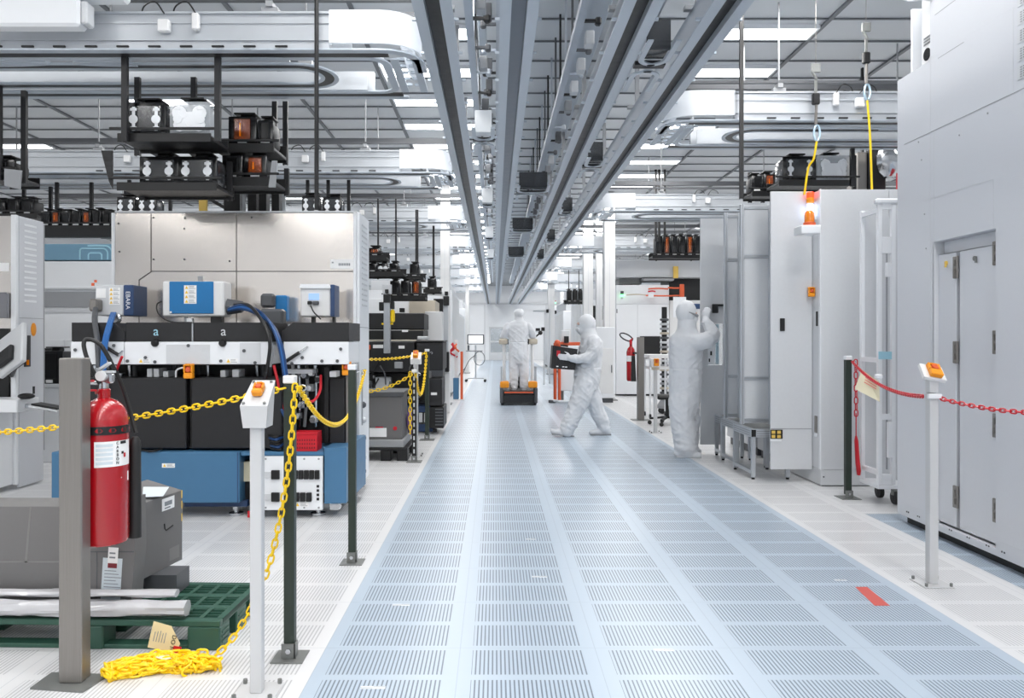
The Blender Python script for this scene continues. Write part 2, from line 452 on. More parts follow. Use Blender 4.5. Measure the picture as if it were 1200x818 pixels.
# crossings that join two neighbouring rails
def crossing(xa, xb, y, label, plate='smoke'):
    r = thing('rail_crossing', label, 'rail crossing', ((xa+xb)/2, y, ZR), 'crossings between the overhead rails')
    a, b = xa+.158, xb-.158; wd = .07; q = .13
    for sgn, nm in ((-1, 'rounded_flange'), (1, 'rounded_flange')):
        yy = y+sgn*.07
        p = [(a+.02, yy+sgn*.5)] + arc(a+.02+q, yy+sgn*q, q, PI, PI+sgn*PI/2) + arc(b-.02-q, yy+sgn*q, q, -sgn*PI/2, 0) + [(b-.02, yy+sgn*.5)]
        obj(nm, MB().ribbon(p, .04, ZR+.014, ZR+.026), 'rail', r)
    obj('cross_slot', B(a, b, y-.045, y+.045, ZR+.03, ZR+.06), 'slot', r)
    obj('cover_plate', B(a+.03, b-.03, y-.36, y-.345, ZR+.03, ZR+.26, .005), plate, r)
    obj('cover_shelf', B(a+.03, b-.03, y-.344, y-.09, ZR+.06, ZR+.07), plate, r)
    return r
for k, y in enumerate((6.1, 9.7, 13.4, 17.2, 21.0)):
    crossing(XCc, XD, y, 'rounded crossing between the two black-slotted rails, %s from the camera' % ORD[k])
for k, y in enumerate((8.4, 12.6, 16.8, 21.0)):
    crossing(XA, XB, y, 'pale crossing between the two leftmost rails, %s from the camera' % ORD[k], 'track')
for k, y in enumerate((11.4, 15.6, 20.4)):
    crossing(XB, XCc, y, 'dark crossing between the two middle rails, %s from the camera' % ORD[k])

# cable trays with clamps, one beside each rail
def cable_tray(x, z, label, sgn=1, y1=30):
    r = thing('cable_tray', label, 'cable tray', (x, 1.0, z), 'cable runs above the aisle rails')
    t = MB(); t.box(x-.03, x+.03, 1.0, y1, z, z+.012); t.box(x-.03, x-.024, 1.0, y1, z+.012, z+.06); t.box(x+.024, x+.03, 1.0, y1, z+.012, z+.06)
    obj('tray', t, 'alud', r)
    rnd = random.Random(int((x+5)*100))
    cb = MB()
    for k in range(3):
        cb.tube([(x+(k-1)*.014+rnd.uniform(-.006, .006), y, z+.03+rnd.uniform(-.008, .012)) for y in [1.0+i*.4 for i in range(int((y1-1)/.4))]], .008, 5)
    obj('cable', cb, 'black', r)
    n = 0; y = 4.2
    while y < 16 and n < 30:
        kk = MB(); kk.cbox((x+sgn*.085, y, z+.02), (.13, .03, .02)); kk.cbox((x+sgn*.14, y+.01, z+.02), (.05, .06, .06), .012); kk.box(x-.01, x+.01, y-.01, y+.01, z+.06, ZC-.03)
        obj('clamp', kk, ['black', 'dgrey', 'alud'][n % 3], r)
        if rnd.random() < .6:
            obj('junction_box', MB().cbox((x+sgn*.10, y+.25, z-.03), (.07, .12, .11), .006), ['panel', 'grey', 'dgrey'][rnd.randrange(3)], r)
        n += 1; y += .61
    return r
cable_tray(-.20, 3.86, 'narrow cable tray with clamps beside the leftmost aisle rail', 1)
cable_tray(.04, 4.06, 'narrow cable tray with clamps beside the second aisle rail', -1)
cable_tray(.66, 3.84, 'cable tray crowded with clamps beside the third aisle rail', 1)
cable_tray(1.22, 3.86, 'cable tray crowded with clamps between the two black-slotted rails', -1)
# long duct panels seen between the rails
for x0, x1, z, lab in ((-.16, -.08, 4.25, 'slim grey duct running along the ceiling between the first two rails'), (.74, .98, 4.2, 'grey duct running along the ceiling above the third rail'), (1.25, 1.42, 4.2, 'grey duct running along the ceiling above the fourth rail')):
    o = obj('ceiling_duct', B(x0, x1, 1, 40, z, z+.12, .01), 'rail'); tag(o, lab, 'duct')

# ------------------------------------------------------------------ cross-bay track loops (left and right of the aisle)
def stadium(xa, xb, ya, yb, r, n=7):
    """rounded rectangle path, counter-clockwise"""
    return arc(xb-r, ya+r, r, -PI/2, 0, n) + arc(xb-r, yb-r, r, 0, PI/2, n) + arc(xa+r, yb-r, r, PI/2, PI, n) + arc(xa+r, ya+r, r, PI, 1.5*PI, n)
def bay_loop(Yf, xe, xf, label, detail=True):
    """xe: end next to the aisle, xf: far end; side = sign of xf-xe"""
    s = 1 if xf > xe else -1
    r = thing('track_loop', label, 'overhead track', (xe, Yf, ZR), 'cross-bay track loops under the ceiling')
    z0, z1 = ZR, ZR+.012
    lo, hi = min(xe, xf), max(xe, xf)
    # front beam: bright housing with a lip, ending in a rounded corner toward the aisle
    hb = MB(); xa = xe+s*.02
    def B2(mb, a, b, *q): mb.box(min(a, b), max(a, b), *q); return mb
    B2(hb, xa+s*.64, xf, Yf+.03, Yf+.12, ZR+.012, ZR+.27)
    B2(hb, xa+s*.64, xf, Yf+.015, Yf+.03, ZR+.075, ZR+.085); B2(hb, xa+s*.64, xf, Yf+.01, Yf+.12, ZR+.27, ZR+.285)
    B2(hb, xa+s*.64, xf, Yf+.02, Yf+.03, ZR+.20, ZR+.21)
    obj('front_housing', hb, 'trackg', r)
    # curved end cover; its whiter paint stands for light from the lamps above
    p = [(xa+s*.64, Yf-.0), (xa+s*.28, Yf-.0)] + [(xa+s*(.28-.28*math.sin(t)), Yf+.28-.28*math.cos(t)) for t in [PI/2*i/6 for i in range(1, 7)]]
    ec = MB().ribbon([(x, y+.03) for x, y in p], .02, ZR+.06, ZR+.30)
    obj('end_cover', ec, 'white', r)
    p2 = [(xf, Yf+.035)] + [(x, y+.035) for x, y in p] + [(xa+s*.0, Yf+.5)]
    obj('outer_flange', MB().ribbon(p2, .07, z0, z1), 'rail', r)
    # dark slots of the two tracks
    for k, yy in enumerate((Yf+.12, Yf+1.06)):
        obj('slot_liner', B2(MB(), xe+s*.24, xf, yy-.044, yy+.044, ZR+.004, ZR+.011), 'slot', r)
    # inner ring flange (rounded) and the walls standing on it
    xi = xe+s*.28
    ya, yb = Yf+.19, Yf+.99
    A, Bx = min(xi, xf), max(xi, xf)
    obj('inner_flange', MB().ribbon(stadium(A, Bx, ya, yb, .14), .06, z0, z1, True), 'rail', r)
    wl = MB(); B2(wl, xi+s*.25, xf, ya+.035, ya+.045, ZR+.012, ZR+.16); B2(wl, xi+s*.25, xf, yb-.045, yb-.035, ZR+.012, ZR+.16)
    B2(wl, xi+s*.06, xi+s*.075, ya+.2, yb-.2, ZR+.012, ZR+.15)
    obj('side_wall', wl, 'trackg', r)
    # the oval turn-round inside the loop
    xo = xi+s*.50; A, Bx = min(xo, xf), max(xo, xf); c0, c1 = Yf+.36, Yf+.82
    ov = MB(); ov.ribbon(stadium(A, Bx, c0, c1, .225, 10), .072, z0+.003, z0+.01, True)
    obj('oval_slot', ov, 'slot', r)
    of = MB(); of.ribbon(stadium(A-.055, Bx+.055, c0-.055, c1+.055, .28, 10), .035, z0, z1, True)
    obj('oval_flange', of, 'rail', r)
    of = MB(); of.ribbon(stadium(A+.055, Bx-.055, c0+.055, c1-.055, .17, 10), .035, z0, z1, True)
    obj('oval_flange', of, 'rail', r)
    obj('web_panel', B2(MB(), xo+s*.3, xf, c0+.08, c1-.08, ZR+.10, ZR+.11), 'trackg', r)
    # rear beam
    rb = MB(); B2(rb, xe+s*.5, xf, Yf+1.10, Yf+1.17, ZR+.012, ZR+.22)
    obj('rear_housing', rb, 'trackg', r)
    obj('rear_flange', MB().ribbon([(xe+s*.2, Yf+1.135), (xf, Yf+1.135)], .07, z0, z1), 'rail', r)
    # branch block between the ring and the aisle rail
    bb = MB(); b0, b1 = sorted((xe+s*.02, xe+s*.24))
    bb.ribbon([(b0+.03, Yf+.2), (b0+.03, Yf+.98)], .06, z0, z1); bb.ribbon([(b1-.03, Yf+.2), (b1-.03, Yf+.98)], .06, z0, z1)
    if detail:
        for k in range(5):
            bb.box(b0+.05, b0+.10, Yf+.24+k*.15, Yf+.26+k*.15, z1, z1+.02); bb.box(b1-.10, b1-.05, Yf+.24+k*.15, Yf+.26+k*.15, z1, z1+.02)
    obj('branch_flange', bb, 'rail', r)
    bw = MB(); bw.box(b0+.07, b1-.07, Yf+.25, Yf+.95, ZR+.10, ZR+.22, .02)
    obj('branch_cover', bw, 'white', r)
    # crossover plates with pointed ends further out
    if detail:
        for xc in (xe+s*2.75, xe+s*4.9):
            fr = MB()
            for sg in (-1, 1):
                lens = [(xc+sg*.10, (ya+c0)/2-.0)] + [(xc+sg*(.10+.25*(1-math.cos(t))+.05*i), (ya+c0)/2-.055*math.sin(t)) for i, t in enumerate([PI/2*i/5 for i in range(1, 6)])]
                fr.ribbon(lens, .03, z0-.004, z1-.002)
                lens = [(x, ya+c0-y) for x, y in lens]
                fr.ribbon(lens, .03, z0-.005, z1-.003)
            obj('frog_plate', fr, 'rail', r)
    # clips along the front edge and control boxes with cables
    n = 0; x = xe+s*1.0
    while abs(x-xf) > .4 and n < (16 if detail else 6):
        obj('edge_clip', MB().cbox((x, Yf-.008, ZR+.022), (.09, .016, .014), .003), 'black', r); n += 1; x += s*.23*(1 if detail else 2.2)
    for i, xx in enumerate((1.62, 1.85, 2.6, 4.1) if detail else (1.7, 1.95)):
        x = xe+s*xx
        obj('control_box', MB().cbox((x, Yf-.005, ZR+.20-.03*(i % 2)), (.085 if i % 2 else .05, .05, .09+.03*(1-i % 2)), .008), 'offwhite', r)
        obj('box_cable', MB().tube(spline([(x, Yf-.005, ZR+.26), (x+s*.06, Yf-.02, ZR+.34), (x+s*.16, Yf+.03, ZR+.33), (x+s*.2, Yf+.06, ZR+.26)], 5), .006, 5), 'black', r)
    # hangers to the ceiling
    n = 0; x = xe+s*1.1
    while abs(x-xf) > .3 and n < 5:
        for yy in (Yf+.075, Yf+1.135):
            hg = MB()
            hg.box(x-.007, x+.007, yy-.007, yy+.007, ZR+.285, ZC-.03)
            hg.box(x-.06, x+.06, yy-.03, yy+.03, ZR+.285, ZR+.33)
            hg.box(x-.025, x+.025, yy-.05, yy+.05, ZR+.33, ZR+.37)
            obj('hanger_rod', hg, 'grey', r)
        n += 1; x += s*1.7
    sb = MB(); sb.box(min(xa, xf), max(xa, xf), Yf+.04, Yf+.08, ZR+.375, ZR+.40)
    obj('support_strut', sb, 'dgrey', r)
    obj('dark_beam', MB().box(min(xa, xf), max(xa, xf), Yf+.99, Yf+1.05, ZR+.62, ZR+.69), 'dgrey', r)  # added dark bar, stands in for the unlit void behind the beam
    return r
for k in range(8):
    bay_loop(5.66+4.2*k, -.55, -8.5 if k < 4 else -10, 'pale track loop left of the aisle, %s from the camera' % ORD[k], k < 3)
for k in range(6):
    bay_loop(7.5+5.35*k, 1.66, 8.5, 'pale track loop right of the aisle, %s from the camera' % ORD[k], k < 3)
# bright light trunking lying over the first left loop
r = thing('light_trunking', 'bright white light trunking above the first track loop, by the left edge', 'light', (-5.2, 5.9, 3.78))
obj('cover', B(-6.4, -2.92, 5.47, 5.60, 3.60, 3.80, .02), 'white', r)
obj('end_cap', B(-2.915, -2.87, 5.48, 5.59, 3.62, 3.78, .01), 'panel', r)
for x in (-3.1, -4.6, -6.1): obj('hanger', B(x-.008, x+.008, 5.53, 5.546, 3.9005, ZC-.03), 'grey', r)
obj('upper_cover', B(-6.4, -2.62, 5.48, 5.62, 3.801, 3.90, .02), 'white', r)

# black threaded rods and struts dropping from the ceiling
def rod(px, Y, py1, rr, label, m='black', grp=None):
    x = wx(px, Y); z = wz(py1, Y)
    mb = MB()
    if rr < .018: mb.cyl((x, Y, z), (x, Y, ZC-.03), rr, n=8)
    else:
        mb.box(x-rr, x+rr, Y-rr*.5, Y-rr*.3, z, ZC-.03); mb.box(x-rr, x-rr*.7, Y-rr*.3, Y+rr, z, ZC-.03); mb.box(x+rr*.7, x+rr, Y-rr*.3, Y+rr, z, ZC-.03)
    o = obj('hanger_rod', mb, m); tag(o, label, 'rod', grp); return o
rod(371, 5.58, 246, .016, 'long black ceiling rod hanging down in front of the stainless machine top')
rod(869, 7.42, 233, .018, 'long black ceiling rod above the aluminium framed panels')
# ------------------------------------------------------------------ carrier pods on hanging shelves
def pod(x, y, z, w, h, d, label, style='clear', group='wafer carrier pods'):
    """x,y: centre of the front face bottom; front looks to the camera"""
    r = thing('carrier_pod', label, 'carrier box', (x, y, z), group)
    sh = {'clear': 'smoke', 'bright': 'clear', 'amber': 'black2', 'dark': 'black2'}[style]
    b = MB(); b.box(x-w/2, x+w/2, y+.02, y+d, z+.015, z+h, .03, 2); obj('shell', b, sh, r)
    b = MB(); b.box(x-w*.54, x+w*.54, y, y+.022, z, z+h+.01, .018, 2); obj('front_rim', b, 'gblack' if style != 'bright' else 'clear', r)
    if style in ('clear', 'bright'):
        b = MB(); b.box(x-w*.42, x+w*.42, y-.006, y-.001, z+.03, z+h-.02, .004); obj('front_door', b, 'smoke' if style == 'clear' else 'clear', r)
        for sg in (-1, 1):
            l = MB(); cx = x+sg*w*.30
            l.box(cx-.012, cx+.012, y-.013, y-.007, z+.04, z+h-.03, .004)
            l.lathe([(.034, 0), (.034, .006), (.02, .009)], (cx, y-.018, z+h*.5), 14, 'Y')
            for zz in (z+.06, z+h-.05): l.cbox((cx, y-.011, zz), (.05, .008, .022), .004)
            if style == 'bright':
                l.lathe([(.055, 0), (.055, .004)], (cx-sg*.01, y-.012, z+h*.68), 12, 'Y'); l.lathe([(.05, 0), (.05, .004)], (cx-sg*.015, y-.012, z+h*.33), 12, 'Y')
            obj('door_latch', l, 'white', r)
        if style == 'bright': obj('wafer_cushion', B(x-w*.2, x+w*.2, y-.009, y-.0065, z+.04, z+h*.72, .002), 'white', r)
    else:
        b = MB(); b.box(x-w*.30, x+w*.30, y-.012, y-.001, z+.06, z+h-.015, .005); obj('window', b, 'ambdk' if style == 'amber' else 'gblack', r)
        if style == 'amber': obj('wafer', MB().box(x-w*.10, x-w*.04, y-.014, y-.0125, z+.09, z+h-.05), 'amber', r)
        obj('label', B(x-.035, x+.035, y-.014, y-.001, z+.012, z+.045), 'paper', r)
    b = MB(); b.box(x-min(.05, w*.3), x+min(.05, w*.3), y+d*.5-.05, y+d*.5+.05, z+h+.001, z+h+.04, .008); fw = min(.09, w*.42); b.box(x-fw, x+fw, y+d*.5-.09, y+d*.5+.09, z+h+.041, z+h+.055, .004)
    obj('top_flange', b, 'black', r)
    return r
def shelf(x0, x1, y0, y1, z, label, struts=(), lip=.05):
    r = thing('hanging_shelf', label, 'shelf', ((x0+x1)/2, y0, z))
    b = MB(); b.box(x0, x1, y0, y1, z-.03, z-.002, .004); b.box(x0, x1, y0-.012, y0, z-.05, z+lip*.3, .003); b.box(x0, x1, y1, y1+.012, z-.05, z+lip, .003)
    obj('shelf_plate', b, 'black', r)
    b = MB(); b.box(x0-.05, x1+.05, y0-.035, y0-.016, z+.035, z+.055, .003); obj('front_bar', b, 'black', r)
    for sx, sy, zt, *hw in struts:
        q = hw[0] if hw else .021
        b = MB(); b.box(sx-q, sx+q, sy-.012, sy-.006, z-.06, zt, 0); b.box(sx-q, sx-q*.66, sy-.006, sy+.024, z-.06, zt); b.box(sx+q*.66, sx+q, sy-.006, sy+.024, z-.06, zt)
        obj('strut', b, 'black2', r)
    return r
zs = 2.93
xa, xb = wx(141, 5.9), wx(250, 5.9)
shelf(xa, xb, 5.86, 6.22, zs, 'black shelf hung from the first left track loop, carrying two clear pods', [(wx(146, 5.8), 5.80, ZR), (wx(255, 5.8), 5.80, ZR), (wx(161, 6.26), 6.26, ZR), (wx(227, 6.26), 6.26, ZR)])
pod(wx(170, 5.88), 5.885, zs, .285, .25, .27, 'smoke-clear pod with white latches, first on the upper hanging shelf', 'clear')
pod(wx(222, 5.88), 5.885, zs, .285, .255, .27, 'bright clear carrier pod beside the smoked one on the upper hanging shelf', 'bright')
zs2 = 2.60; xa2, xb2 = wx(148, 6.2), wx(262, 6.2)
shelf(xa2, xb2, 6.05, 6.45, zs2, 'lower black shelf with slanted end plate hanging beneath the clear pods', [(xa2+.03, 6.425, 2.86), (xb2-.03, 6.425, 2.86)])
pod(wx(186, 6.1), 6.10, zs2, .285, .22, .26, 'latched dark pod on the lower hanging shelf, beside the slanted end plate', 'clear')
pod(wx(231, 6.1), 6.10, zs2, .285, .22, .26, 'latched dark pod on the lower hanging shelf, beside the amber pods', 'clear')
o = obj('shelf_end_plate', MB().prism([(xa2-.12, zs2+.26), (xa2-.03, zs2+.26), (xa2-.03, zs2-.04), (xa2-.06, zs2+.02)], 'Y', 6.04, 6.05), 'black2'); tag(o, 'slanted dark end plate at the side of the lower hanging shelf', 'plate')
# amber pods next to it
xa3, xb3 = wx(256, 6.6), wx(326, 6.6)
shelf(xa3, xb3, 6.48, 6.86, wz(176, 6.6), 'black hanging shelf with two amber pods above the stainless machine', [(wx(314, 6.7), 6.9, ZR), (wx(327, 6.7), 6.9, ZR)], .1)
pod(wx(284, 6.5), 6.5, wz(176, 6.6), .22, .25, .28, 'dark carrier pod with a glowing amber window on the amber shelf, topmost', 'amber')
pod(wx(311, 6.5), 6.5, wz(176, 6.6), .12, .22, .26, 'narrow black pod squeezed beside the amber pod on its shelf', 'dark')
shelf(wx(224, 6.5), wx(322, 6.5), 6.47, 6.83, wz(213, 6.55), 'long black shelf under the amber pods just above the stainless machine', [(wx(226, 6.5), 6.87, 2.86), (wx(322, 6.5), 6.87, 2.9)], .08)
pod(wx(245, 6.49), 6.49, wz(213, 6.55), .17, .12, .26, 'flat dark pod with a white label on the long shelf over the machine', 'dark')
pod(wx(272, 6.49), 6.49, wz(213, 6.55), .16, .2, .26, 'dark pod with white sides, middle of the long shelf over the machine', 'dark')
pod(wx(299, 6.49), 6.49, wz(213, 6.55), .18, .2, .26, 'amber windowed pod on the long shelf over the machine', 'amber')
o = obj('shelf_end_plate', MB().prism([(wx(321, 6.5), wz(190, 6.5)), (wx(327, 6.5), wz(190, 6.5)), (wx(325, 6.5), wz(221, 6.5)), (wx(317, 6.5), wz(221, 6.5))], 'Y', 6.44, 6.455), 'grey'); tag(o, 'small grey end plate at the end of the long shelf over the machine', 'plate')
# far-left shelf, only its edge in view
xa4, xb4 = -4.3, wx(22, 6.6)
shelf(xa4, xb4, 6.5, 6.9, wz(207, 6.6), 'black hanging shelf cut off by the left edge, above the left white machine', [(wx(2, 6.5), 6.46, ZR), (wx(28, 6.6), 6.6, ZR)])
pod(xa4+.14, 6.52, wz(207, 6.6), .24, .12, .26, 'low black pod on the shelf cut off by the left edge', 'dark')
o = obj('shelf_end_plate', MB().prism([(wx(12, 6.5), wz(200, 6.5)), (wx(32, 6.5), wz(202, 6.5)), (wx(30, 6.5), wz(224, 6.5)), (wx(12, 6.5), wz(220, 6.5))], 'Y', 6.42, 6.435), 'grey'); tag(o, 'grey end plate of the hanging shelf by the left edge', 'plate')
# row of pods behind the stainless machine, on racks hung from the second loop
def back_rack(px0, px1, py, Y, n, styles, where, hh=.24, zt=ZR-.02):
    x0, x1 = wx(px0, Y), wx(px1, Y); z = wz(py, Y)
    shelf(x0-.05, x1+.05, Y-.02, Y+.34, z, 'black hanging rack '+where, [(x0, Y+.38, zt), (x1, Y+.38, zt), ((x0+x1)/2, Y+.38, zt)], .06)
    for i in range(n):
        w_ = (x1-x0)/n
        pod(x0+w_*(i+.5), Y, z, w_*.80, hh*random.uniform(.9, 1.05), .28, '%s pod, %s on the black rack %s' % ({'clear': 'latched dark', 'amber': 'amber windowed', 'dark': 'plain black', 'bright': 'bright clear'}[styles[i % len(styles)]], ORD[i], where), styles[i % len(styles)])
back_rack(135, 185, 253, 9.85, 2, ['clear'], 'behind the corner of the stainless machine')
back_rack(352, 402, 253, 9.85, 2, ['clear'], 'behind the black rod over the stainless machine')
back_rack(47, 131, 266, 10.0, 7, ['dark', 'amber', 'dark'], 'over the blue-striped machine', .2)
back_rack(-25, 40, 252, 10.3, 4, ['dark'], 'behind the left white machine', .2)
o = obj('dark_beam', MB().box(wx(45, 9.6), wx(135, 9.6), 9.6, 9.68, wz(278, 9.6), wz(270, 9.6)), 'black'); tag(o, 'black beam hanging behind the blue-striped machine', 'beam')

# black frame and columns standing on the machine top
def top_frame():
    r = thing('lift_frame', 'black lift frame of columns and beams on top of the stainless machine', 'frame', (wx(290, 7.2), 7.1, 2.52))
    Y = 7.15
    for a, b in ((262, 281), (290, 300), (303, 312), (318, 327)):
        m = MB(); PB(m, a, b, 219, 249, Y, .12, .004); obj('column', m, 'black', r)
    m = MB(); PB(m, 226, 330, 221.5, 218, Y-.02, .05); m.bar((wx(230, Y), Y+.05, wz(224, Y)), (wx(262, Y), Y+.05, wz(243, Y)), .03, .03); obj('beam', m, 'black', r)
    m = MB(); PB(m, 331, 334, 222, 249, Y, .03); PB(m, 284, 287, 222, 249, Y, .03); obj('bright_post', m, 'alu', r)
    m = MB(); PB(m, 233, 242, 228, 249.5, Y, .03); obj('caution_strip', m, 'gold', r)
top_frame()

# ------------------------------------------------------------------ small helpers for labels and switches
def warn_label(parent, x0, x1, z0, z1, y, rows=4, bg='paper', d=.003):
    """white label with yellow triangles and grey lines of print, facing the camera"""
    obj('warning_label', B(x0, x1, y-d, y, z0, z1), bg, parent)
    t = MB(); l = MB(); hgt = (z1-z0)/rows
    for i in range(rows):
        zc = z0+hgt*(i+.5); q = hgt*.36; xc = x0+(x1-x0)*.2
        t.prism([(xc-q, zc-q*.8), (xc+q, zc-q*.8), (xc, zc+q)], 'Y', y-d-.0012, y-d-.0002)
        for k in (-.2, .05, .3): l.box(x0+(x1-x0)*.40, x0+(x1-x0)*(.93-.12*(k > 0)), y-d-.0012, y-d-.0002, zc+hgt*(k-.05), zc+hgt*(k+.03))
    obj('warning_triangle', t, 'yink', parent); obj('print_lines', l, 'greyink', parent)
def estop(parent, c, s=1.0, tilt=0.):
    """orange housing with a red mushroom button facing the camera (tilted up by tilt)"""
    T = Matrix.Translation(V(c)) @ Matrix.Rotation(-tilt, 4, 'X') @ Matrix.Scale(s, 4)
    h = MB(); h.T = T; h.box(-.034, .034, -.05, 0, -.055, -.012, .006); h.box(-.034, -.022, -.05, 0, -.0118, .05, .004); h.box(.022, .034, -.05, 0, -.0118, .05, .004); h.box(-.034, .034, -.012, 0, -.0118, .055, .004); h.box(-.0218, .0218, -.05, -.013, .04, .055, .004)
    hh = obj('stop_switch', h, 'orange', parent)
    bt = MB(); bt.T = T; bt.lathe([(.012, -.013), (.012, -.03), (.021, -.032), (.021, -.044), (.016, -.05)], (0, 0, .012), 14, 'Y')
    obj('stop_button', bt, 'dorange', hh)

# ------------------------------------------------------------------ stainless front-end machine (left)
YS = 6.9
def stain_machine():
    x0, x1 = wx(135, YS), wx(418, YS); zt = wz(250, YS)
    r = thing('process_machine', 'large process machine with polished stainless back, blue chassis and black modules', 'machine', ((x0+x1)/2, 6.1, 0))
    P = lambda n, mb, m: obj(n, mb, m, r)
    # stainless cabinet: sheets with gaps between them
    P('cabinet_core', B(x0+.01, x1-.02, YS+.03, YS+.50, .35, zt-.01), 'grey')
    zm = wz(318, YS); zb = wz(384, YS); xg = wx(177, YS); xl = wx(163, YS); zk = wz(328, YS); xm = wx(277, YS); g = .004
    P('corner_sheet', MB().prism([(x0, zb), (xl-g, zb), (xl-g, zk+.003), (xg-g, zm+.0), (xg-g, zt), (x0, zt)], 'Y', YS, YS+.028), 'stain')
    P('upper_sheet', B(xg+g, xm-g, YS+.002, YS+.028, zm+g, zt), 'stain')
    P('upper_sheet', B(xm+g, x1-.03, YS+.002, YS+.028, zm+g, zt), 'stain')
    P('lower_sheet', MB().prism([(xl+g, zb), (xm-g, zb), (xm-g, zm-g), (xg+g*2, zm-g), (xl+g, zk-g)], 'Y', YS+.003, YS+.028), 'stain')
    P('lower_sheet', B(xm+g, x1-.03, YS+.003, YS+.028, zb, zm-g), 'stain')
    P('edge_trim', B(x1-.029, x1-.002, YS-.01, YS+.03, .3, zt+.004, .003), 'white')
    P('edge_trim', B(x0-.03, x0-.001, YS-.01, YS+.03, .9, zt+.004, .003), 'white')
    P('top_trim', B(x0, x1, YS-.008, YS+.03, zt+.005, zt+.02), 'panel')
    sc_ = MB()
    for px, py in ((180, 255), (216, 268), (216, 304), (180, 304), (217, 256), (269, 306), (295, 255), (140, 295), (139, 262)):
        sc_.lathe([(.008, 0), (.008, .004)], (wx(px, YS), YS-.005, wz(py, YS)), 8, 'Y')
    P('screw', sc_, 'dgrey')
    P('name_label', B(wx(387, YS), wx(414, YS), YS-.006, YS, wz(315, YS), wz(304, YS)), 'paper')
    pl_ = MB(); pl_.box(wx(389, YS), wx(391, YS), YS-.0075, YS-.0062, wz(308.5, YS), wz(307, YS))
    for k in range(7): pl_.box(wx(397+k*2, YS), wx(398.4+k*2, YS), YS-.0075, YS-.0062, wz(311.5, YS), wz(308.5, YS))
    P('print_lines', pl_, 'greyink')
    # slotted white side panel facing the aisle
    sp = MB(); ya, yb = YS+.0, YS+.52
    P('side_panel', B(x1, x1+.025, ya, yb, .10, zt+.01, .004), 'white')
    for k in range(16):
        s_ = MB(); z = wz(266, 7.2)-k*.048; s_.box(x1+.026, x1+.029, ya+.12, yb-.12, z-.016, z+.0, .002); obj('louver_slot', s_, 'panel', r)
    P('latch_strip', B(x1+.0255, x1+.032, ya+.10, ya+.14, .62, 1.12, .003), 'grey')
    P('seam_line', B(x1+.0252, x1+.0275, ya, yb, 1.50, 1.505), 'grey')
    for k, z in enumerate((.20, .32, .5, .66, .8)):
        P('side_fitting', MB().lathe([(.03, 0), (.03, .012), (.014, .03)], (x1+.026, ya+.16+.02*(k % 2), z), 12, 'X'), ['dgrey', 'panel'][k % 2])
    # foot plate below the side panel
    P('foot', MB().cyl((x1-.03, ya+.06, 0), (x1-.03, ya+.06, .12), .025).cyl((x1-.03, yb-.06, 0), (x1-.03, yb-.06, .12), .025), 'chrome')
    # ---- row of black modules over silver boxes
    Y1 = 6.18
    def module(pa, pb, chamfer, logo):
        xa, xb_ = wx(pa, Y1), wx(pb, Y1); za, zb_ = wz(400, Y1), wz(378, Y1); c = .09
        poly = [(xa, za), (xb_, za), (xb_, zb_ if 'r' not in chamfer else zb_-.07)]
        poly += ([(xb_-c, zb_)] if 'r' in chamfer else []) + ([(xa+c, zb_), (xa, zb_-.07)] if 'l' in chamfer else [(xa, zb_)])
        o = P('module_cover', MB().prism(poly, 'Y', Y1, Y1+.5), 'black2')
        for px in logo:
            t = text('badge', 'a', .105, (wx(px, Y1), Y1-.003, wz(388.5, Y1)), 'cyanp' if px < 200 else 'panel', r)
            P('knob', MB().lathe([(.03, 0), (.03, -.03), (.02, -.045)], (wx(px, Y1), Y1-.001, wz(402, Y1)), 14, 'Y'), 'black')
    module(84, 146.5, 'r', ()); module(147.5, 225, '', (183,)); module(227, 318, '', (262,)); module(330, 409, 'l', ())
    P('module_gap', B(wx(225.3, Y1), wx(226.7, Y1), Y1-.01, Y1+.3, wz(400, Y1), wz(379, Y1)), 'alu')
    def silver(pa, pb, nm='silver_box'):
        o = P(nm, B(wx(pa, Y1), wx(pb, Y1), Y1-.015, Y1+.45, wz(427, Y1), wz(400.6, Y1), .004), 'white'); return o
    silver(84, 146); silver(147, 316.5); silver(333, 409)
    P('recess_plate', B(wx(196, Y1), wx(247, Y1), Y1-.02, Y1-.0155, wz(426, Y1), wz(404, Y1)), 'panel')
    P('recess_plate', B(wx(282, Y1), wx(306, Y1), Y1-.02, Y1-.0155, wz(426, Y1), wz(402, Y1)), 'panel')
    fit = MB()
    for px, py in ((151, 423), (183, 424), (260, 423), (172, 419), (287, 411), (300, 425), (222, 405), (355, 419), (378, 423), (396, 423), (400, 409), (343, 426), (90, 410), (120, 423), (135, 405)):
        fit.lathe([(.013, 0), (.013, -.008)], (wx(px, Y1), Y1-.0205, wz(py, Y1)), 10, 'Y')
    P('screw', fit, 'dgrey')
    warn_label(r, wx(164, Y1), wx(178, Y1), wz(426, Y1), wz(420, Y1), Y1-.021, 1)
    warn_label(r, wx(266, Y1), wx(280, Y1), wz(426, Y1), wz(420, Y1), Y1-.021, 1)
    P('gas_strut', MB().tube([(wx(335, Y1), Y1-.03, wz(424, Y1)), (wx(352, Y1), Y1-.03, wz(413, Y1))], .014, 8), 'black')
    P('gas_strut_rod', MB().tube([(wx(352, Y1), Y1-.03, wz(413, Y1)), (wx(362, Y1), Y1-.03, wz(406, Y1))], .007, 8), 'chrome')
    P('gas_strut', MB().tube([(wx(125, Y1), Y1-.03, wz(406, Y1)), (wx(141, Y1), Y1-.03, wz(416, Y1))], .014, 8), 'black')
    P('gas_strut_rod', MB().tube([(wx(141, Y1), Y1-.03, wz(416, Y1)), (wx(146, Y1), Y1-.03, wz(411, Y1))], .007, 8), 'chrome')
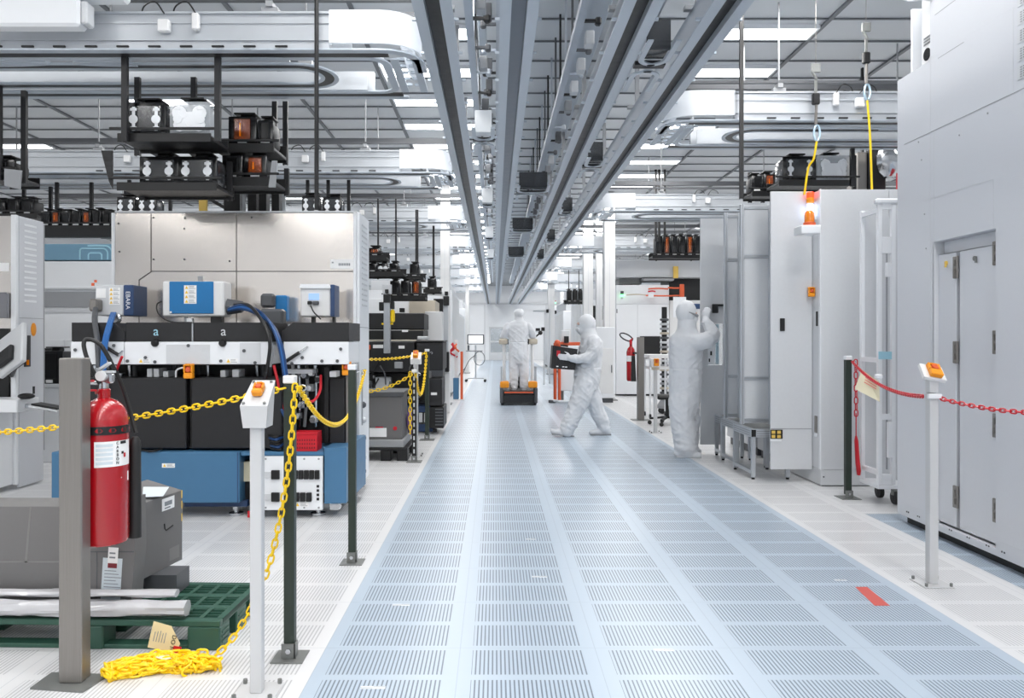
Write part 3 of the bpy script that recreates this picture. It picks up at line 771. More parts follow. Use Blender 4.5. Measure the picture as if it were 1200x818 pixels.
    # ---- dark works below the silver boxes
    P('inner_wall', B(wx(84, 6.6), wx(409, 6.6), 6.62, 6.68, .45, wz(400, 6.6)), 'black')
    rnd = random.Random(5)
    for px in (172, 180, 191, 258, 272, 386):
        P('clamp_bracket', B(wx(px, 6.25), wx(px+rnd.choice((8, 11, 6)), 6.25), 6.25, 6.4, wz(442, 6.25), wz(430+rnd.randint(0, 5), 6.25), .004), 'panel')
    for px, c in ((155, 'chrome'), (161, 'dgrey'), (208, 'dgrey'), (236, 'black'), (246, 'chrome'), (303, 'chrome'), (310, 'dgrey'), (318, 'dgrey'), (345, 'panel'), (352, 'chrome'), (361, 'grey'), (371, 'chrome')):
        P('gas_line', MB().tube([(wx(px, 6.5), 6.45, wz(428, 6.5)), (wx(px+1, 6.5), 6.45, wz(452, 6.5)), (wx(px+rnd.randint(-4, 4), 6.5), 6.5, wz(500 if px > 330 else 470, 6.5))], .014 if c != 'dgrey' else .02, 8), c)
    for px, py in ((338, 448), (344, 462), (352, 475), (347, 488), (362, 455), (358, 470), (366, 492), (338, 500), (372, 445), (356, 440), (364, 437)):
        P('valve', MB().cbox((wx(px, 6.35), 6.42, wz(py, 6.35)), (.05, .08, .06), .006), rnd.choice(['panel', 'chrome', 'dgrey', 'grey']))
        P('valve_stem', MB().lathe([(.015, 0), (.022, -.02), (.022, -.04)], (wx(px, 6.35), 6.378, wz(py, 6.35)), 10, 'Y'), rnd.choice(['chrome', 'black', 'panel']))
    for px in (118, 128, 136, 112):
        P('valve', MB().cbox((wx(px, 6.35), 6.42, wz(432+rnd.randint(0, 20), 6.35)), (.06, .08, .08), .006), rnd.choice(['panel', 'chrome', 'offwhite']))
        P('gas_line', MB().tube([(wx(px+3, 6.5), 6.45, wz(428, 6.5)), (wx(px+3, 6.5), 6.45, wz(500, 6.5))], .014, 8), 'chrome')
    P('beam', B(wx(335, 6.3), wx(366, 6.3), 6.3, 6.5, wz(438, 6.3), wz(433, 6.3)), 'panel')
    # stop switches
    estop(r, (wx(220.5, 6.12), 6.16, wz(435, 6.12)), 1.05)
    P('switch_arm', B(wx(408, 6.2), wx(417, 6.2), 6.2, 6.25, wz(435, 6.2), wz(428, 6.2), .003), 'panel')
    estop(r, (wx(405, 6.17), 6.24, wz(432, 6.17)), 1.0)
    # ---- black panels
    Y2 = 6.15
    P('black_panel', B(wx(100, Y2), wx(218, Y2), Y2, Y2+.4, wz(526, Y2), wz(443, Y2), .008), 'black2')
    P('black_panel', B(wx(224, Y2), wx(330, Y2), Y2, Y2+.4, wz(526, Y2), wz(443, Y2), .008), 'black2')
    P('panel_post', B(wx(218.5, Y2), wx(223.5, Y2), Y2+.05, Y2+.4, wz(526, Y2), wz(441, Y2)), 'gblack')
    P('black_panel', B(wx(386, 6.4), wx(404, 6.4), 6.4, 6.6, wz(520, 6.4), wz(443, 6.4), .006), 'black2')
    P('steel_post', B(wx(404.5, 6.4), wx(412, 6.4), 6.42, 6.6, wz(520, 6.4), wz(440, 6.4), .004), 'steel')
    P('black_post', B(wx(379, 6.4), wx(385, 6.4), 6.42, 6.55, wz(520, 6.4), wz(430, 6.4), .004), 'black')
    # ---- blue chassis
    Yc = 6.08; zc0, zc1 = wz(597, Yc), wz(530, Yc)
    xr0 = wx(281, Yc); xr1 = wx(379, Yc)
    P('chassis', B(wx(60, Yc), xr0-.004, Yc, Yc+.85, zc0+.05, zc1, .006), 'blue')
    P('chassis', MB().prism([(xr1+.004, Yc+.02), (wx(405, 6.1), Yc+.05), (wx(405, 6.1)+.02, Yc+.85), (xr1+.004, Yc+.85)], 'Z', zc0+.04, zc1+.03), 'blue')
    P('chassis_top', B(xr0, xr1, Yc+.02, Yc+.8, zc1-.03, zc1, .004), 'blue')
    P('chassis_back', B(xr0, xr1, Yc+.4, Yc+.8, zc0+.05, zc1-.031), 'blue')
    P('rail_foot', B(wx(210, Yc), wx(285, Yc), Yc+.1, Yc+.7, zc0-.0, zc0+.049), 'navy')
    warn_label(r, wx(190, Yc), wx(205, Yc), wz(548, Yc), wz(543, Yc), Yc-.001, 1)
    P('cover_seam', B(wx(278, Yc), wx(279, Yc), Yc-.003, Yc, zc0+.05, zc1), 'navy')
    # electrical opening and white breaker panel
    P('wiring_panel', B(wx(282, 6.2), wx(298, 6.2), 6.22, 6.25, wz(592, 6.2), wz(540, 6.2)), 'black')
    P('terminal_card', B(wx(285, 6.2), wx(295, 6.2), 6.19, 6.219, wz(564, 6.2), wz(541, 6.2)), 'cream')
    xw0, xw1 = wx(296, Yc), wx(378, Yc)
    P('breaker_panel', B(xw0, xw1, Yc-.012, Yc+.03, wz(597.5, Yc), wz(535, Yc), .003), 'white')
    for py, spans in ((556, ((298, 306), (319, 330), (338, 376))), (582, ((298, 306), (319, 330), (338, 367)))):
        for a, b_ in spans:
            nseg = max(1, int((b_-a)/6))
            for i in range(nseg):
                p0 = a+(b_-a)*i/nseg; p1 = a+(b_-a)*(i+.86)/nseg
                P('breaker', B(wx(p0, Yc), wx(p1, Yc), Yc-.035, Yc-.0125, wz(py+5, Yc), wz(py-5.5, Yc), .003), 'black')
        P('breaker_cover', B(wx(307, Yc), wx(318.5, Yc), Yc-.022, Yc-.0125, wz(py+3.5, Yc), wz(py-3.5, Yc)), 'panel')
    for k in range(4): P('socket', B(wx(371.5, Yc), wx(374.5, Yc), Yc-.016, Yc-.0125, wz(571+k*5, Yc), wz(568+k*5, Yc)), 'ink')
    scw = MB()
    for px in (300, 312, 340, 357, 374):
        for py in (537.5, 594.5): scw.lathe([(.008, 0), (.008, -.004)], (wx(px, Yc), Yc-.0125, wz(py, Yc)), 8, 'Y')
    P('screw', scw, 'grey')
    warn_label(r, wx(346, Yc), wx(362, Yc), wz(594, Yc), wz(588, Yc), Yc-.0125, 1)
    P('red_sign', B(wx(289, Yc), wx(296, Yc), Yc+.02, Yc+.03, wz(608, Yc), wz(599.5, Yc)), 'redp')
    for px in (277, 373): 
        P('levelling_foot', MB().cyl((wx(px, 6.2), 6.2, .02), (wx(px, 6.2), 6.2, zc0+.05), .02).cyl((wx(px, 6.2), 6.2, 0), (wx(px, 6.2), 6.2, .019), .06).cyl((wx(px, 6.2), 6.2, .045), (wx(px, 6.2), 6.2, .07), .035, n=6), 'chrome')
    P('skirt', B(wx(70, 6.5), wx(408, 6.5), 6.5, 6.55, .03, zc0+.04), 'black')
    P('lug', MB().cbox((wx(393, 6.1), 6.1, zc0+.02), (.08, .06, .05), .006), 'chrome'); P('lug', MB().cbox((wx(402, 6.4), 6.4, zc0), (.06, .06, .06), .006), 'grey')
    # ---- controllers on brackets in front of the stainless wall
    Y3 = 6.45
    P('controller_box', B(wx(112, Y3), wx(145, Y3), Y3, Y3+.25, wz(370, Y3), wz(334, Y3), .008), 'panel')
    P('navy_cover', B(wx(145.2, Y3), wx(157, Y3), Y3-.01, Y3+.25, wz(370, Y3), wz(334, Y3), .006), 'navy')
    text('lettering', 'EBARA', .05, (wx(150.5, Y3), Y3-.012, wz(352, Y3)), 'white', r, rx=PI/2, sx=1).data.transform(Matrix.Translation(V((wx(150.5, Y3), 0, wz(352, Y3)))) @ Matrix.Rotation(PI/2, 4, 'Y') @ Matrix.Translation(-V((wx(150.5, Y3), 0, wz(352, Y3)))))
    warn_label(r, wx(128, Y3), wx(141, Y3), wz(357, Y3), wz(337, Y3), Y3-.001, 4)
    P('white_sticker', B(wx(113, Y3), wx(124, Y3), Y3-.004, Y3, wz(349, Y3), wz(338, Y3)), 'paper')
    P('connector', MB().cbox((wx(116, Y3), Y3-.05, wz(358, Y3)), (.07, .1, .1), .012), 'steel')
    P('connector', MB().lathe([(.05, 0), (.05, -.02), (.035, -.03)], (wx(136, Y3), Y3-.001, wz(373, Y3)), 16, 'Y'), 'chrome')
    P('orange_mark', MB().box(wx(107, Y3), wx(110, Y3), Y3, Y3+.01, wz(335, Y3), wz(331.5, Y3)).box(wx(110.3, Y3), wx(113, Y3), Y3, Y3+.01, wz(331, Y3), wz(328, Y3)), 'dorange')
    P('frame', B(wx(190, Y3), wx(262, Y3), Y3, Y3+.2, wz(371, Y3), wz(329.5, Y3), .012), 'offwhite')
    P('blue_cover', B(wx(199, Y3), wx(250.5, Y3), Y3-.012, Y3-.0005, wz(367.5, Y3), wz(330, Y3), .003), 'bluep')
    warn_label(r, wx(216.5, Y3), wx(231, Y3), wz(356, Y3), wz(334.5, Y3), Y3-.0125, 4)
    P('white_corner', B(wx(199.5, Y3), wx(202, Y3), Y3-.014, Y3-.0125, wz(367, Y3), wz(365, Y3)), 'paper')
    P('handle_clip', B(wx(229, Y3), wx(234, Y3), Y3+.05, Y3+.07, wz(329.4, Y3), wz(323, Y3)), 'grey')
    P('plug', MB().lathe([(.07, 0), (.05, .12)], (wx(262.5, Y3), Y3+.1, wz(359, Y3)), 10, 'X'), 'dgrey')
    P('bracket', B(wx(214, Y3), wx(217, Y3), Y3+.03, Y3+.06, wz(379, Y3), wz(371.2, Y3)), 'grey'); P('bracket', B(wx(245, Y3), wx(258, Y3), Y3+.03, Y3+.1, wz(379, Y3), wz(371.2, Y3), .004), 'black')
    P('bracket', B(wx(217.5, Y3), wx(224, Y3), Y3+.02, Y3+.06, wz(378, Y3), wz(373, Y3)), 'white')
    P('display_box', B(wx(352, Y3), wx(387, Y3), Y3, Y3+.22, wz(371, Y3), wz(334, Y3), .01), 'offwhite')
    P('navy_cover', B(wx(387.2, Y3), wx(392, Y3), Y3-.003, Y3+.2, wz(371, Y3), wz(333.5, Y3), .004), 'navy')
    P('lid', MB().prism([(wx(351, Y3), wz(338, Y3)), (wx(388, Y3), wz(338, Y3)), (wx(386, Y3), wz(333, Y3)), (wx(353, Y3), wz(333, Y3))], 'Y', Y3-.02, Y3-.0005), 'white')
    P('display', B(wx(362, Y3), wx(374, Y3), Y3-.008, Y3-.0005, wz(351.5, Y3), wz(344, Y3)), 'scrd')
    P('plug', B(wx(361, Y3), wx(366, Y3), Y3-.03, Y3-.0005, wz(357, Y3), wz(353, Y3), .004), 'black'); P('plug', B(wx(367, Y3), wx(374, Y3), Y3-.03, Y3-.0005, wz(357, Y3), wz(353, Y3), .004), 'dgrey')
    P('box_leg', B(wx(363, Y3), wx(367, Y3), Y3+.05, Y3+.1, wz(379, Y3), wz(371.3, Y3)), 'black'); P('box_leg', B(wx(388, Y3), wx(391, Y3), Y3+.05, Y3+.1, wz(379, Y3), wz(371.3, Y3)), 'black')
    P('support_shelf', B(wx(150, Y3), wx(410, Y3), Y3+.26, YS-.02, wz(384, 6.7), wz(380, 6.7)), 'panel')
    P('bench_clutter', MB().cbox((wx(320, 6.6), 6.6, wz(372, 6.6)), (.2, .12, .14), .02).cbox((wx(312, 6.6), 6.66, wz(352, 6.6)), (.12, .08, .12), .02), 'dgrey')
    P('blue_unit', B(wx(322, 6.7), wx(336, 6.7), 6.7, 6.8, wz(376, 6.7), wz(346, 6.7), .01), 'bluep')
    # ---- hoses
    def hose(n, pts, rr, m, k=6): P(n, MB().tube(spline([(wx(a, y), y, wz(b_, y)) for a, b_, y in pts], k), rr, 7), m)
    for i in range(3):
        hose('blue_hose', [(268, 362+i, 6.4), (285, 358+i*2, 6.3), (305, 366+i*2, 6.2), (318+i, 382, 6.12), (327+i*1.5, 405, 6.05), (333+i*1.5, 440, 6.05), (338+i, 470, 6.1), (342, 500, 6.25)], .013, ['dcable', 'cable', 'dcable'][i])
    hose('black_hose', [(275, 357, 6.4), (292, 358, 6.25), (308, 378, 6.1), (316, 400, 6.05), (314, 425, 6.05), (308, 455, 6.1)], .014, 'black')
    hose('grey_hose', [(270, 360, 6.4), (296, 364, 6.25), (312, 384, 6.12), (319, 410, 6.1), (317, 430, 6.1)], .01, 'grey')
    for i in range(3):
        hose('blue_hose', [(131+i*2, 367, 6.4), (126+i*2, 382, 6.15), (121+i*2, 402, 6.1), (119+i*2, 430, 6.1), (117+i*1.5, 470, 6.1)], .012, 'cable')
    hose('black_hose', [(112, 362, 6.35), (111, 375, 6.2), (114, 398, 6.12), (116, 430, 6.12)], .022, 'dgrey')
    hose('red_hose', [(321, 428, 6.15), (326, 450, 6.15), (331, 480, 6.2)], .011, 'redp')
    hose('red_hose', [(143, 418, 6.1), (138, 430, 6.15), (136, 436, 6.2)], .011, 'redp')
    hose('red_hose', [(358, 469, 6.1), (367, 470, 6.08), (375, 458, 6.2), (376, 440, 6.3)], .011, 'redp')
    hose('thin_cable', [(190, 353, 6.42), (184, 357, 6.42), (186, 368, 6.4), (200, 377, 6.35), (225, 378, 6.35)], .006, 'black')
    hose('thin_cable', [(364, 358, 6.4), (368, 366, 6.38), (376, 374, 6.4)], .006, 'black')
    hose('thin_cable', [(206, 442, 6.15), (207, 434, 6.14), (214, 431, 6.14), (219, 433, 6.16)], .007, 'panel')
    for i in range(6):
        hose('coiled_cable', [(310, 508+i*3, 6.2), (322+i, 512+i*3, 6.12), (332, 510+i*2.5, 6.18), (339, 516+i*2, 6.2)], .011, ['black', 'dcable', 'black'][i % 3])
    hose('black_hose', [(165, 527, 6.12), (178, 529, 6.05), (190, 526, 6.12)], .009, 'black'); hose('black_hose', [(330, 480, 6.15), (336, 495, 6.1), (342, 520, 6.2)], .012, 'dcable')
    return r
stain_machine()
# red basket on the chassis
Yb = 6.12
r = thing('red_basket', 'small red perforated plastic basket on the blue chassis behind the chain post', 'basket', (wx(358, Yb), Yb, wz(533, Yb)))
b = MB(); xa, xb = wx(343, Yb), wx(371.5, Yb); za, zb = wz(528.8, Yb), wz(507, Yb)
b.box(xa, xb, Yb, Yb+.006, za, zb); b.box(xa, xb, Yb+.16, Yb+.166, za, zb); b.box(xa, xa+.006, Yb+.006, Yb+.16, za, zb); b.box(xb-.006, xb, Yb+.006, Yb+.16, za, zb); b.box(xa+.006, xb-.006, Yb+.006, Yb+.16, za, za+.006)
obj('basket_body', b, 'redp', r)
b = MB(); b.box(xa-.006, xb+.006, Yb-.008, Yb-.001, zb-.015, zb+.004, .002); obj('rim', b, 'redp', r)
h_ = MB()
for i in range(9):
    for j in range(3): h_.box(xa+.014+i*.019, xa+.024+i*.019, Yb-.0015, Yb-.0003, za+.02+j*.03, za+.035+j*.03)
obj('perforation', h_, mat('dark_red_hole', (110, 10, 22), .6), r)

# ------------------------------------------------------------------ left white machine with side panel, monitor and keyboard shelf
def left_machine():
    Y = 7.2; x1 = wx(17, Y)
    r = thing('process_machine', 'white process machine with a slotted side panel, by the left edge', 'machine', (x1-.6, Y, 0))
    P = lambda n, mb, m: obj(n, mb, m, r)
    zt = wz(253, Y)
    P('stainless_sheet', B(x1-1.6, x1-.03, Y+.0, Y+.03, 1.0, zt, .003), 'stain')
    P('core', B(x1-1.6, x1-.01, Y+.031, Y+.5, .3, zt-.01), 'grey')
    P('name_label', B(wx(-4, Y), wx(11, Y), Y-.006, Y-.001, wz(318, Y), wz(308, Y)), 'paper')
    P('edge_trim', B(x1-.029, x1+.02, Y-.012, Y+.03, .05, zt+.01, .004), 'white')
    P('side_panel', B(x1, x1+.025, Y+.031, Y+.42, .02, zt+.005, .004), 'machine')
    for k in range(14): P('louver_slot', B(x1+.0255, x1+.029, Y+.10, Y+.30, wz(262, 7.3)-.055*k-.02, wz(262, 7.3)-.055*k, .002), 'white')
    P('seam_line', B(x1+.0252, x1+.0275, Y+.031, Y+.42, wz(373, 7.3), wz(373, 7.3)+.005), 'grey')
    P('orange_oval', MB().lathe([(.05, 0), (.05, .006), (.03, .01)], (0, 0, 0), 18, 'X'), 'orange').data.transform(Matrix.Translation(V((x1+.026, Y+.25, wz(386, 7.35)))) @ Matrix.Diagonal((1, .8, 1.25, 1)))
    P('sight_window', B(x1+.0252, x1+.032, Y+.10, Y+.2, wz(430, 7.3), wz(393, 7.3), .012, 2), 'black2')
    P('sight_glow', B(x1+.0325, x1+.034, Y+.13, Y+.17, wz(428, 7.3), wz(422, 7.3)), 'amber')
    P('handle_slot', B(x1+.0252, x1+.03, Y+.24, Y+.27, wz(463, 7.3), wz(454, 7.3)), 'black')
    P('dark_bay', B(x1-1.5, x1-.04, Y-.02, Y-.002, wz(466, Y), wz(385, Y)), 'black')
    P('side_box', B(x1-.11, x1-.03, Y-.06, Y-.021, wz(373, Y), wz(343, Y), .006), 'staind')
    P('low_cabinet', B(x1-1.5, x1-.0, Y-.25, Y-.02, .06, wz(482, 7.0), .006), 'white')
    P('worktop', B(x1-1.5, x1+.24, Y-.35, Y-.02, wz(482, 7.0)+.002, wz(467, 7.0), .006), 'white')
    for k in range(3): P('power_panel', B(x1-.42, x1-.14, Y-.262, Y-.2505, .28+k*.2, .38+k*.2, .004), 'black')
    for k in range(3): P('cabinet_handle', B(x1-.11, x1-.09, Y-.27, Y-.2505, .25+k*.2, .4+k*.2, .004), 'grey')
    P('cabinet_cable', MB().tube(spline([(x1-.1, Y-.27, .82), (x1-.03, Y-.3, .7), (x1-.02, Y-.29, .4), (x1-.1, Y-.28, .12)]), .012, 6), 'black')
    for x in (x1-.05, x1-1.4): P('foot', MB().cyl((x, Y-.2, 0), (x, Y-.2, .06), .025), 'dgrey')
    return r, x1, Y
lm, x1, Y = left_machine()
xk = wx(47, 6.8)
r = thing('computer_mouse', 'black mouse on the white worktop of the left machine', 'mouse', (wx(27, 6.9), 6.95, wz(467, 7.0)))
obj('shell', MB().ball((wx(27, 6.9), 6.95, wz(467, 7.0)+.025), 1, 14, 8, (.075, .05, .028)), 'black', r)
r = thing('keyboard', 'black keyboard on a tilted tray beside the steel bollard', 'keyboard', (wx(56, 6.8), 6.8, wz(478, 6.8)))
b = MB(); b.cbox((wx(58, 6.8), 6.8, wz(478, 6.8)), (.26, .2, .018), .004, 1, ry=.17); obj('tray', b, 'panel', r); obj('tray_arm', MB().tube([(wx(58, 6.8), 6.8, wz(480, 6.8)), (wx(48, 6.9), 6.95, wz(476, 6.9)), (x1+.1, 7.0, wz(476, 7.0))], .02, 8), 'alu', r)
b = MB(); b.cbox((wx(58, 6.8), 6.79, wz(475.5, 6.8)), (.23, .15, .016), .004, 1, ry=.17); obj('key_bed', b, 'black', r)
r = thing('monitor', 'tilted pale grey monitor with a dark rear bracket on an arm, by the left edge', 'monitor', (wx(12, 6.7), 6.7, wz(446, 6.7)))
T = Matrix.Translation(V((wx(14, 6.7), 6.72, wz(412, 6.7)))) @ Matrix.Rotation(1.05, 4, 'Y') @ Matrix.Rotation(.35, 4, 'X') @ Matrix.Rotation(-.55, 4, 'Z')
b = MB(); b.T = T; b.box(-.21, .19, -.03, .02, -.17, .17, .012); obj('housing', b, 'panel', r)
b = MB(); b.T = T; b.box(-.02, .13, -.07, -.031, -.12, .07, .01); obj('rear_bracket', b, 'black2', r)
b = MB(); b.T = T; b.box(-.2, .18, .021, .026, -.15, .15, .001); obj('screen', b, 'gblack', r)
obj('arm', MB().tube([(wx(14, 6.8), 6.84, wz(412, 6.8)), (wx(10, 6.9), 7.0, wz(430, 6.9)), (wx(8, 7.1), 7.17, wz(440, 7.1))], .022, 8), 'dgrey', r)

# ------------------------------------------------------------------ blue-striped machine between the two
Y = 9.2
xa, xb = wx(40, Y)-.6, wx(134, Y)+.35
r = thing('process_machine', 'white machine with a dusty blue top stripe, behind the steel bollard', 'machine', (xa/2+xb/2, Y, 0))
P = lambda n, mb, m: obj(n, mb, m, r)
P('body', B(xa, xb, Y, Y+.9, .12, wz(306, Y), .008), 'white')
P('stripe_panel', B(xa, xb, Y-.005, Y+.88, wz(305, Y), wz(286, Y), .006), 'stripe')
P('trim_bar', B(xa, xb, Y-.02, Y-.0, wz(339, Y), wz(337, Y)), 'panel')
P('grey_panel', B(xa+.2, wx(112, Y), Y-.008, Y-.0, wz(360, Y), wz(342, Y)), 'grey')
P('plain_band', B(xa+.2, wx(118, Y), Y-.007, Y-.0, wz(366, Y), wz(361, Y)), 'panel')
P('door_panel', B(xa+.2, wx(75, Y), Y-.01, Y-.0, wz(520, Y), wz(398, Y), .003), 'white')
P('door_panel', B(wx(77, Y), wx(131, Y), Y-.01, Y-.0, wz(520, Y), wz(398, Y), .003), 'white')
P('slot', B(wx(46, Y), wx(66, Y), Y-.014, Y-.0105, wz(411, Y), wz(408, Y)), 'black')
FL = Matrix(((1, 0, 0, 0), (0, 0, -1, 0), (0, 1, 0, 0), (0, 0, 0, 1)))
for lx, ty, rx_, rr in ((94, 291.2, 126.5, 6), (104, 296.5, 119.5, 3), (None, 288.2, 131.5, 8)):
    q = [] if lx is None else [(wx(lx, Y), wz(304.3, Y)), (wx(lx, Y), wz(ty+2.5, Y)), (wx(lx+.7, Y), wz(ty+.7, Y)), (wx(lx+2.5, Y), wz(ty, Y))]
    if lx is None: q = [(wx(103, Y), wz(ty, Y))]
    q += [(wx(rx_-rr+rr*math.sin(t), Y), wz(ty+rr-rr*math.cos(t), Y)) for t in [PI/2*i/6 for i in range(7)]] + [(wx(rx_, Y), wz(304.3, Y))]
    P('emblem', MB().ribbon(q, .017, 0, .003), 'cyanp').data.transform(Matrix.Translation(V((0, Y-.0062, 0))) @ FL)
P('toe_kick', B(xa+.05, xb-.05, Y+.04, Y+.8, 0, .119), 'black')
Yp = 8.72
r = thing('load_port', 'load port shelf holding a dark pod, on the front of the blue-striped machine', 'load port', (wx(56, Yp), Yp, 0))
obj('plate', B(wx(44, Yp), wx(74, Yp), Yp, 9.18, wz(454, Yp), wz(450, Yp), .005), 'panel', r)
obj('cover', B(wx(44, Yp), wx(72, Yp), Yp+.05, 9.18, .0, wz(454.2, Yp), .01), 'white', r)
pod(wx(57, Yp), Yp+.02, wz(449.9, Yp), .27, .36, .33, 'dark carrier pod with a red glint on the load port of the blue-striped machine', 'dark')
# ------------------------------------------------------------------ steel bollard, fire extinguisher
r = thing('bollard', 'square brushed steel bollard with a flat base plate, carrying the large fire extinguisher', 'bollard', (-1.715, 3.2, 0))
obj('post', B(-1.768, -1.674, 3.155, 3.228, .008, 1.325, .004), 'steel', r)
obj('base_plate', MB().prism([(-1.86, 3.117), (-1.633, 3.085), (-1.605, 3.243), (-1.856, 3.262)], 'Z', 0, .008), 'zinc', r)
xe, ye = -1.678, 3.345
r = thing('fire_extinguisher', 'large red fire extinguisher with a white label, strapped to the steel bollard', 'fire extinguisher', (xe, ye, .53))
R_ = .0985
prof = [(.085, .53), (.0945, .536), (R_, .55), (R_, 1.03), (.0965, 1.06), (.089, 1.09), (.076, 1.115), (.056, 1.135), (.036, 1.145), (.026, 1.15), (.026, 1.185), (.022, 1.19)]
obj('cylinder', MB().lathe([(.0, .53)][:0]+prof, (xe, ye, 0), 36), 'red', r)
obj('valve', MB().cyl((xe, ye, 1.191), (xe, ye, 1.25), .02).cbox((xe+.01, ye, 1.235), (.06, .04, .045), .008).cyl((xe-.02, ye-.01, 1.215), (xe-.10, ye-.01, 1.215), .009), 'chrome', r)
obj('valve_lever', MB().bar((xe-.02, ye, 1.27), (xe+.03, ye-.01, 1.30), .02, .01).bar((xe-.01, ye, 1.262), (xe+.05, ye-.01, 1.262), .02, .01), 'panel', r)
obj('gauge', MB().lathe([(.022, 0), (.022, -.012)], (xe+.0, ye-.022, 1.245), 14, 'Y'), 'offwhite', r)
hz = 1.407
hp = spline([(xe-.01, ye-.02, 1.215), (xe-.05, ye-.03, 1.30), (xe-.077, ye-.02, 1.38), (xe-.06, ye-.01, 1.402), (xe-.01, ye+.0, 1.37), (xe+.03, ye+.03, 1.27), (xe+.045, ye+.07, 1.19), (xe+.055, ye+.12, 1.08), (xe+.085, ye+.11, .985)], 8)
obj('hose', MB().tube(hp, .0092, 10), 'rubber', r)
obj('horn', MB().lathe([(.012, .972), (.022, .955), (.024, .93), (.026, .60), (.027, .53)], (xe+.094, ye+.085, 0), 16), 'rubber', r)
# strap with diamond holes
st = MB(); n = 44; R1_ = R_; z0, z1 = 1.0, 1.035
st.lathe([(R_+.0008, z0), (R_+.0024, z0), (R_+.0024, z1), (R_+.0008, z1)], (xe, ye, 0), n)
hole = MB()
for k in range(12):
    a = 2*PI*(k+.5)/12
    q = lambda aa, z: (xe+(R_+.0026)*math.cos(aa), ye+(R_+.0026)*math.sin(aa), z)
    hole.poly([q(a-.16, (z0+z1)/2), q(a-.08, z0+.009), q(a+.08, z0+.009), q(a+.16, (z0+z1)/2), q(a+.08, z1-.009), q(a-.08, z1-.009)])
st.box(-1.72, -1.69, 3.2285, 3.25, z0, z1)
so = obj('strap', st, 'black', r); obj('strap_hole', hole, 'red', so, False)
def wrap(mb, a0, a1, z0, z1, rr, n=10):
    p = [[mb._v((xe+rr*math.cos(a0+(a1-a0)*i/n), ye+rr*math.sin(a0+(a1-a0)*i/n), z)) for i in range(n+1)] for z in (z0, z1)]
    for i in range(n): mb.face([p[0][i], p[0][i+1], p[1][i+1], p[1][i]])
    return mb
A0, A1 = -PI/2+.08, -PI/2+1.75
obj('label', wrap(MB(), A0, A1, .865, .972, R_+.0012), 'paper', r)
pl = MB()
for k in range(5): wrap(pl, A0+.06, A0+.72, .95-k*.0185, .962-k*.0185, R_+.0016)
obj('label_print', pl, 'paperg', r)
for k, ch in enumerate('CARBON'):
    a = A0+.92; rr = R_+.0018
    text('lettering', ch, .0165, (xe+rr*math.cos(a), ye+rr*math.sin(a), .962-k*.0165), 'ink', r, rz=a+PI/2)
obj('label_mark', wrap(MB(), A0+1.05, A0+1.36, .958, .97, R_+.002, 5), 'ink', r); obj('label_mark', wrap(MB(), A0+1.10, A0+1.22, .915, .926, R_+.002, 3), 'ink', r)
ic = MB(); wrap(ic, A0+1.22, A0+1.34, .90, .918, R_+.002, 3); obj('label_mark', ic, 'redp', r)
tri = MB(); q = lambda aa, z: tri._v((xe+(R_+.0015)*math.cos(aa), ye+(R_+.0015)*math.sin(aa), z))
tri.face([q(-.42, .814), q(.10, .795), q(.10, .838)]); obj('arrow_sticker', tri, 'paper', r)
obj('mount_bracket', MB().tube([(-1.70, 3.235, 1.225), (-1.70, 3.235, 1.19), (-1.685, 3.29, 1.185), (-1.705, 3.33, 1.17)], .005, 6).tube([(-1.70, 3.235, 1.225), (-1.70, 3.30, 1.225)], .005, 6), 'redp', r)

# ------------------------------------------------------------------ pallet, boxes, film, chain
PX1, PY0, PY1, PZ = -1.235, 3.50, 4.05, .135
pw = 1.25; ang = -.03
def make_pallet():
    r = thing('pallet', 'dark green slatted plastic pallet under the grey cardboard boxes', 'pallet', (PX1-pw/2, PY0, 0))
    x0, x1 = PX1-pw, PX1; y0, y1 = PY0, PY1
    def T(mb): mb.T = Matrix.Translation(V((x1, y0, 0))) @ Matrix.Rotation(ang, 4, 'Z') @ Matrix.Translation(V((-x1, -y0, 0))); return mb
    d = T(MB())
    z0, z1 = PZ-.028, PZ
    for y in (y0, y0+.06, y1-.04): pass
    for i in range(14): d.box(x0+i*(pw-.02)/13, x0+i*(pw-.02)/13+.02, y0+.041, y1-.041, z0+.006, z1-.001)
    for yy in (y0, y0+.17, y0+.33, y1-.04): d.box(x0, x1, yy, yy+.04, z0, z1, .004)
    for k in range(13): d.box(x0+.03, x1-.03, y0+.045+k*.037, y0+.051+k*.037, z0+.008, z1-.003)
    d.box(x0, x0+.03, y0+.041, y1-.041, z0, z1-.0005); d.box(x1-.03, x1, y0+.041, y1-.041, z0, z1-.0005)
    obj('deck', d, 'pallet', r)
    for i, (xa, xb) in enumerate(((x0, x0+.12), (x0+pw*.5-.09, x0+pw*.5+.09), (x1-.15, x1))):
        for ya, yb in ((y0, y0+.12), (y0+.21, y0+.34), (y1-.12, y1)):
            k = T(MB()); k.box(xa, xb, ya, yb, .0, z0-.0005, .006)
            for g in range(3):
                if i == 2: k.box(xb+.0005, xb+.004, ya+.02, yb-.02, .03+g*.022, .036+g*.022)
            obj('block', k, 'pallet', r)
    k = T(MB()); k.box(x0+.121, x1-.151, y0+.01, y0+.08, .0, .02, .003); k.box(x0+.121, x1-.151, y1-.1, y1-.02, 0, .02, .003); obj('runner', k, 'pallet', r)
    # plastic scraps inside the opening
    return r
make_pallet()
def cardboard(name, label, xa, xb, ya, yb, z0, z1, rz, m='cart', lean=0.):
    r = thing(name, label, 'cardboard box', ((xa+xb)/2, (ya+yb)/2, z0))
    T = Matrix.Translation(V(((xa+xb)/2, (ya+yb)/2, z0))) @ Matrix.Rotation(rz, 4, 'Z')
    return r, T, (xb-xa)/2, (yb-ya)/2, z1-z0
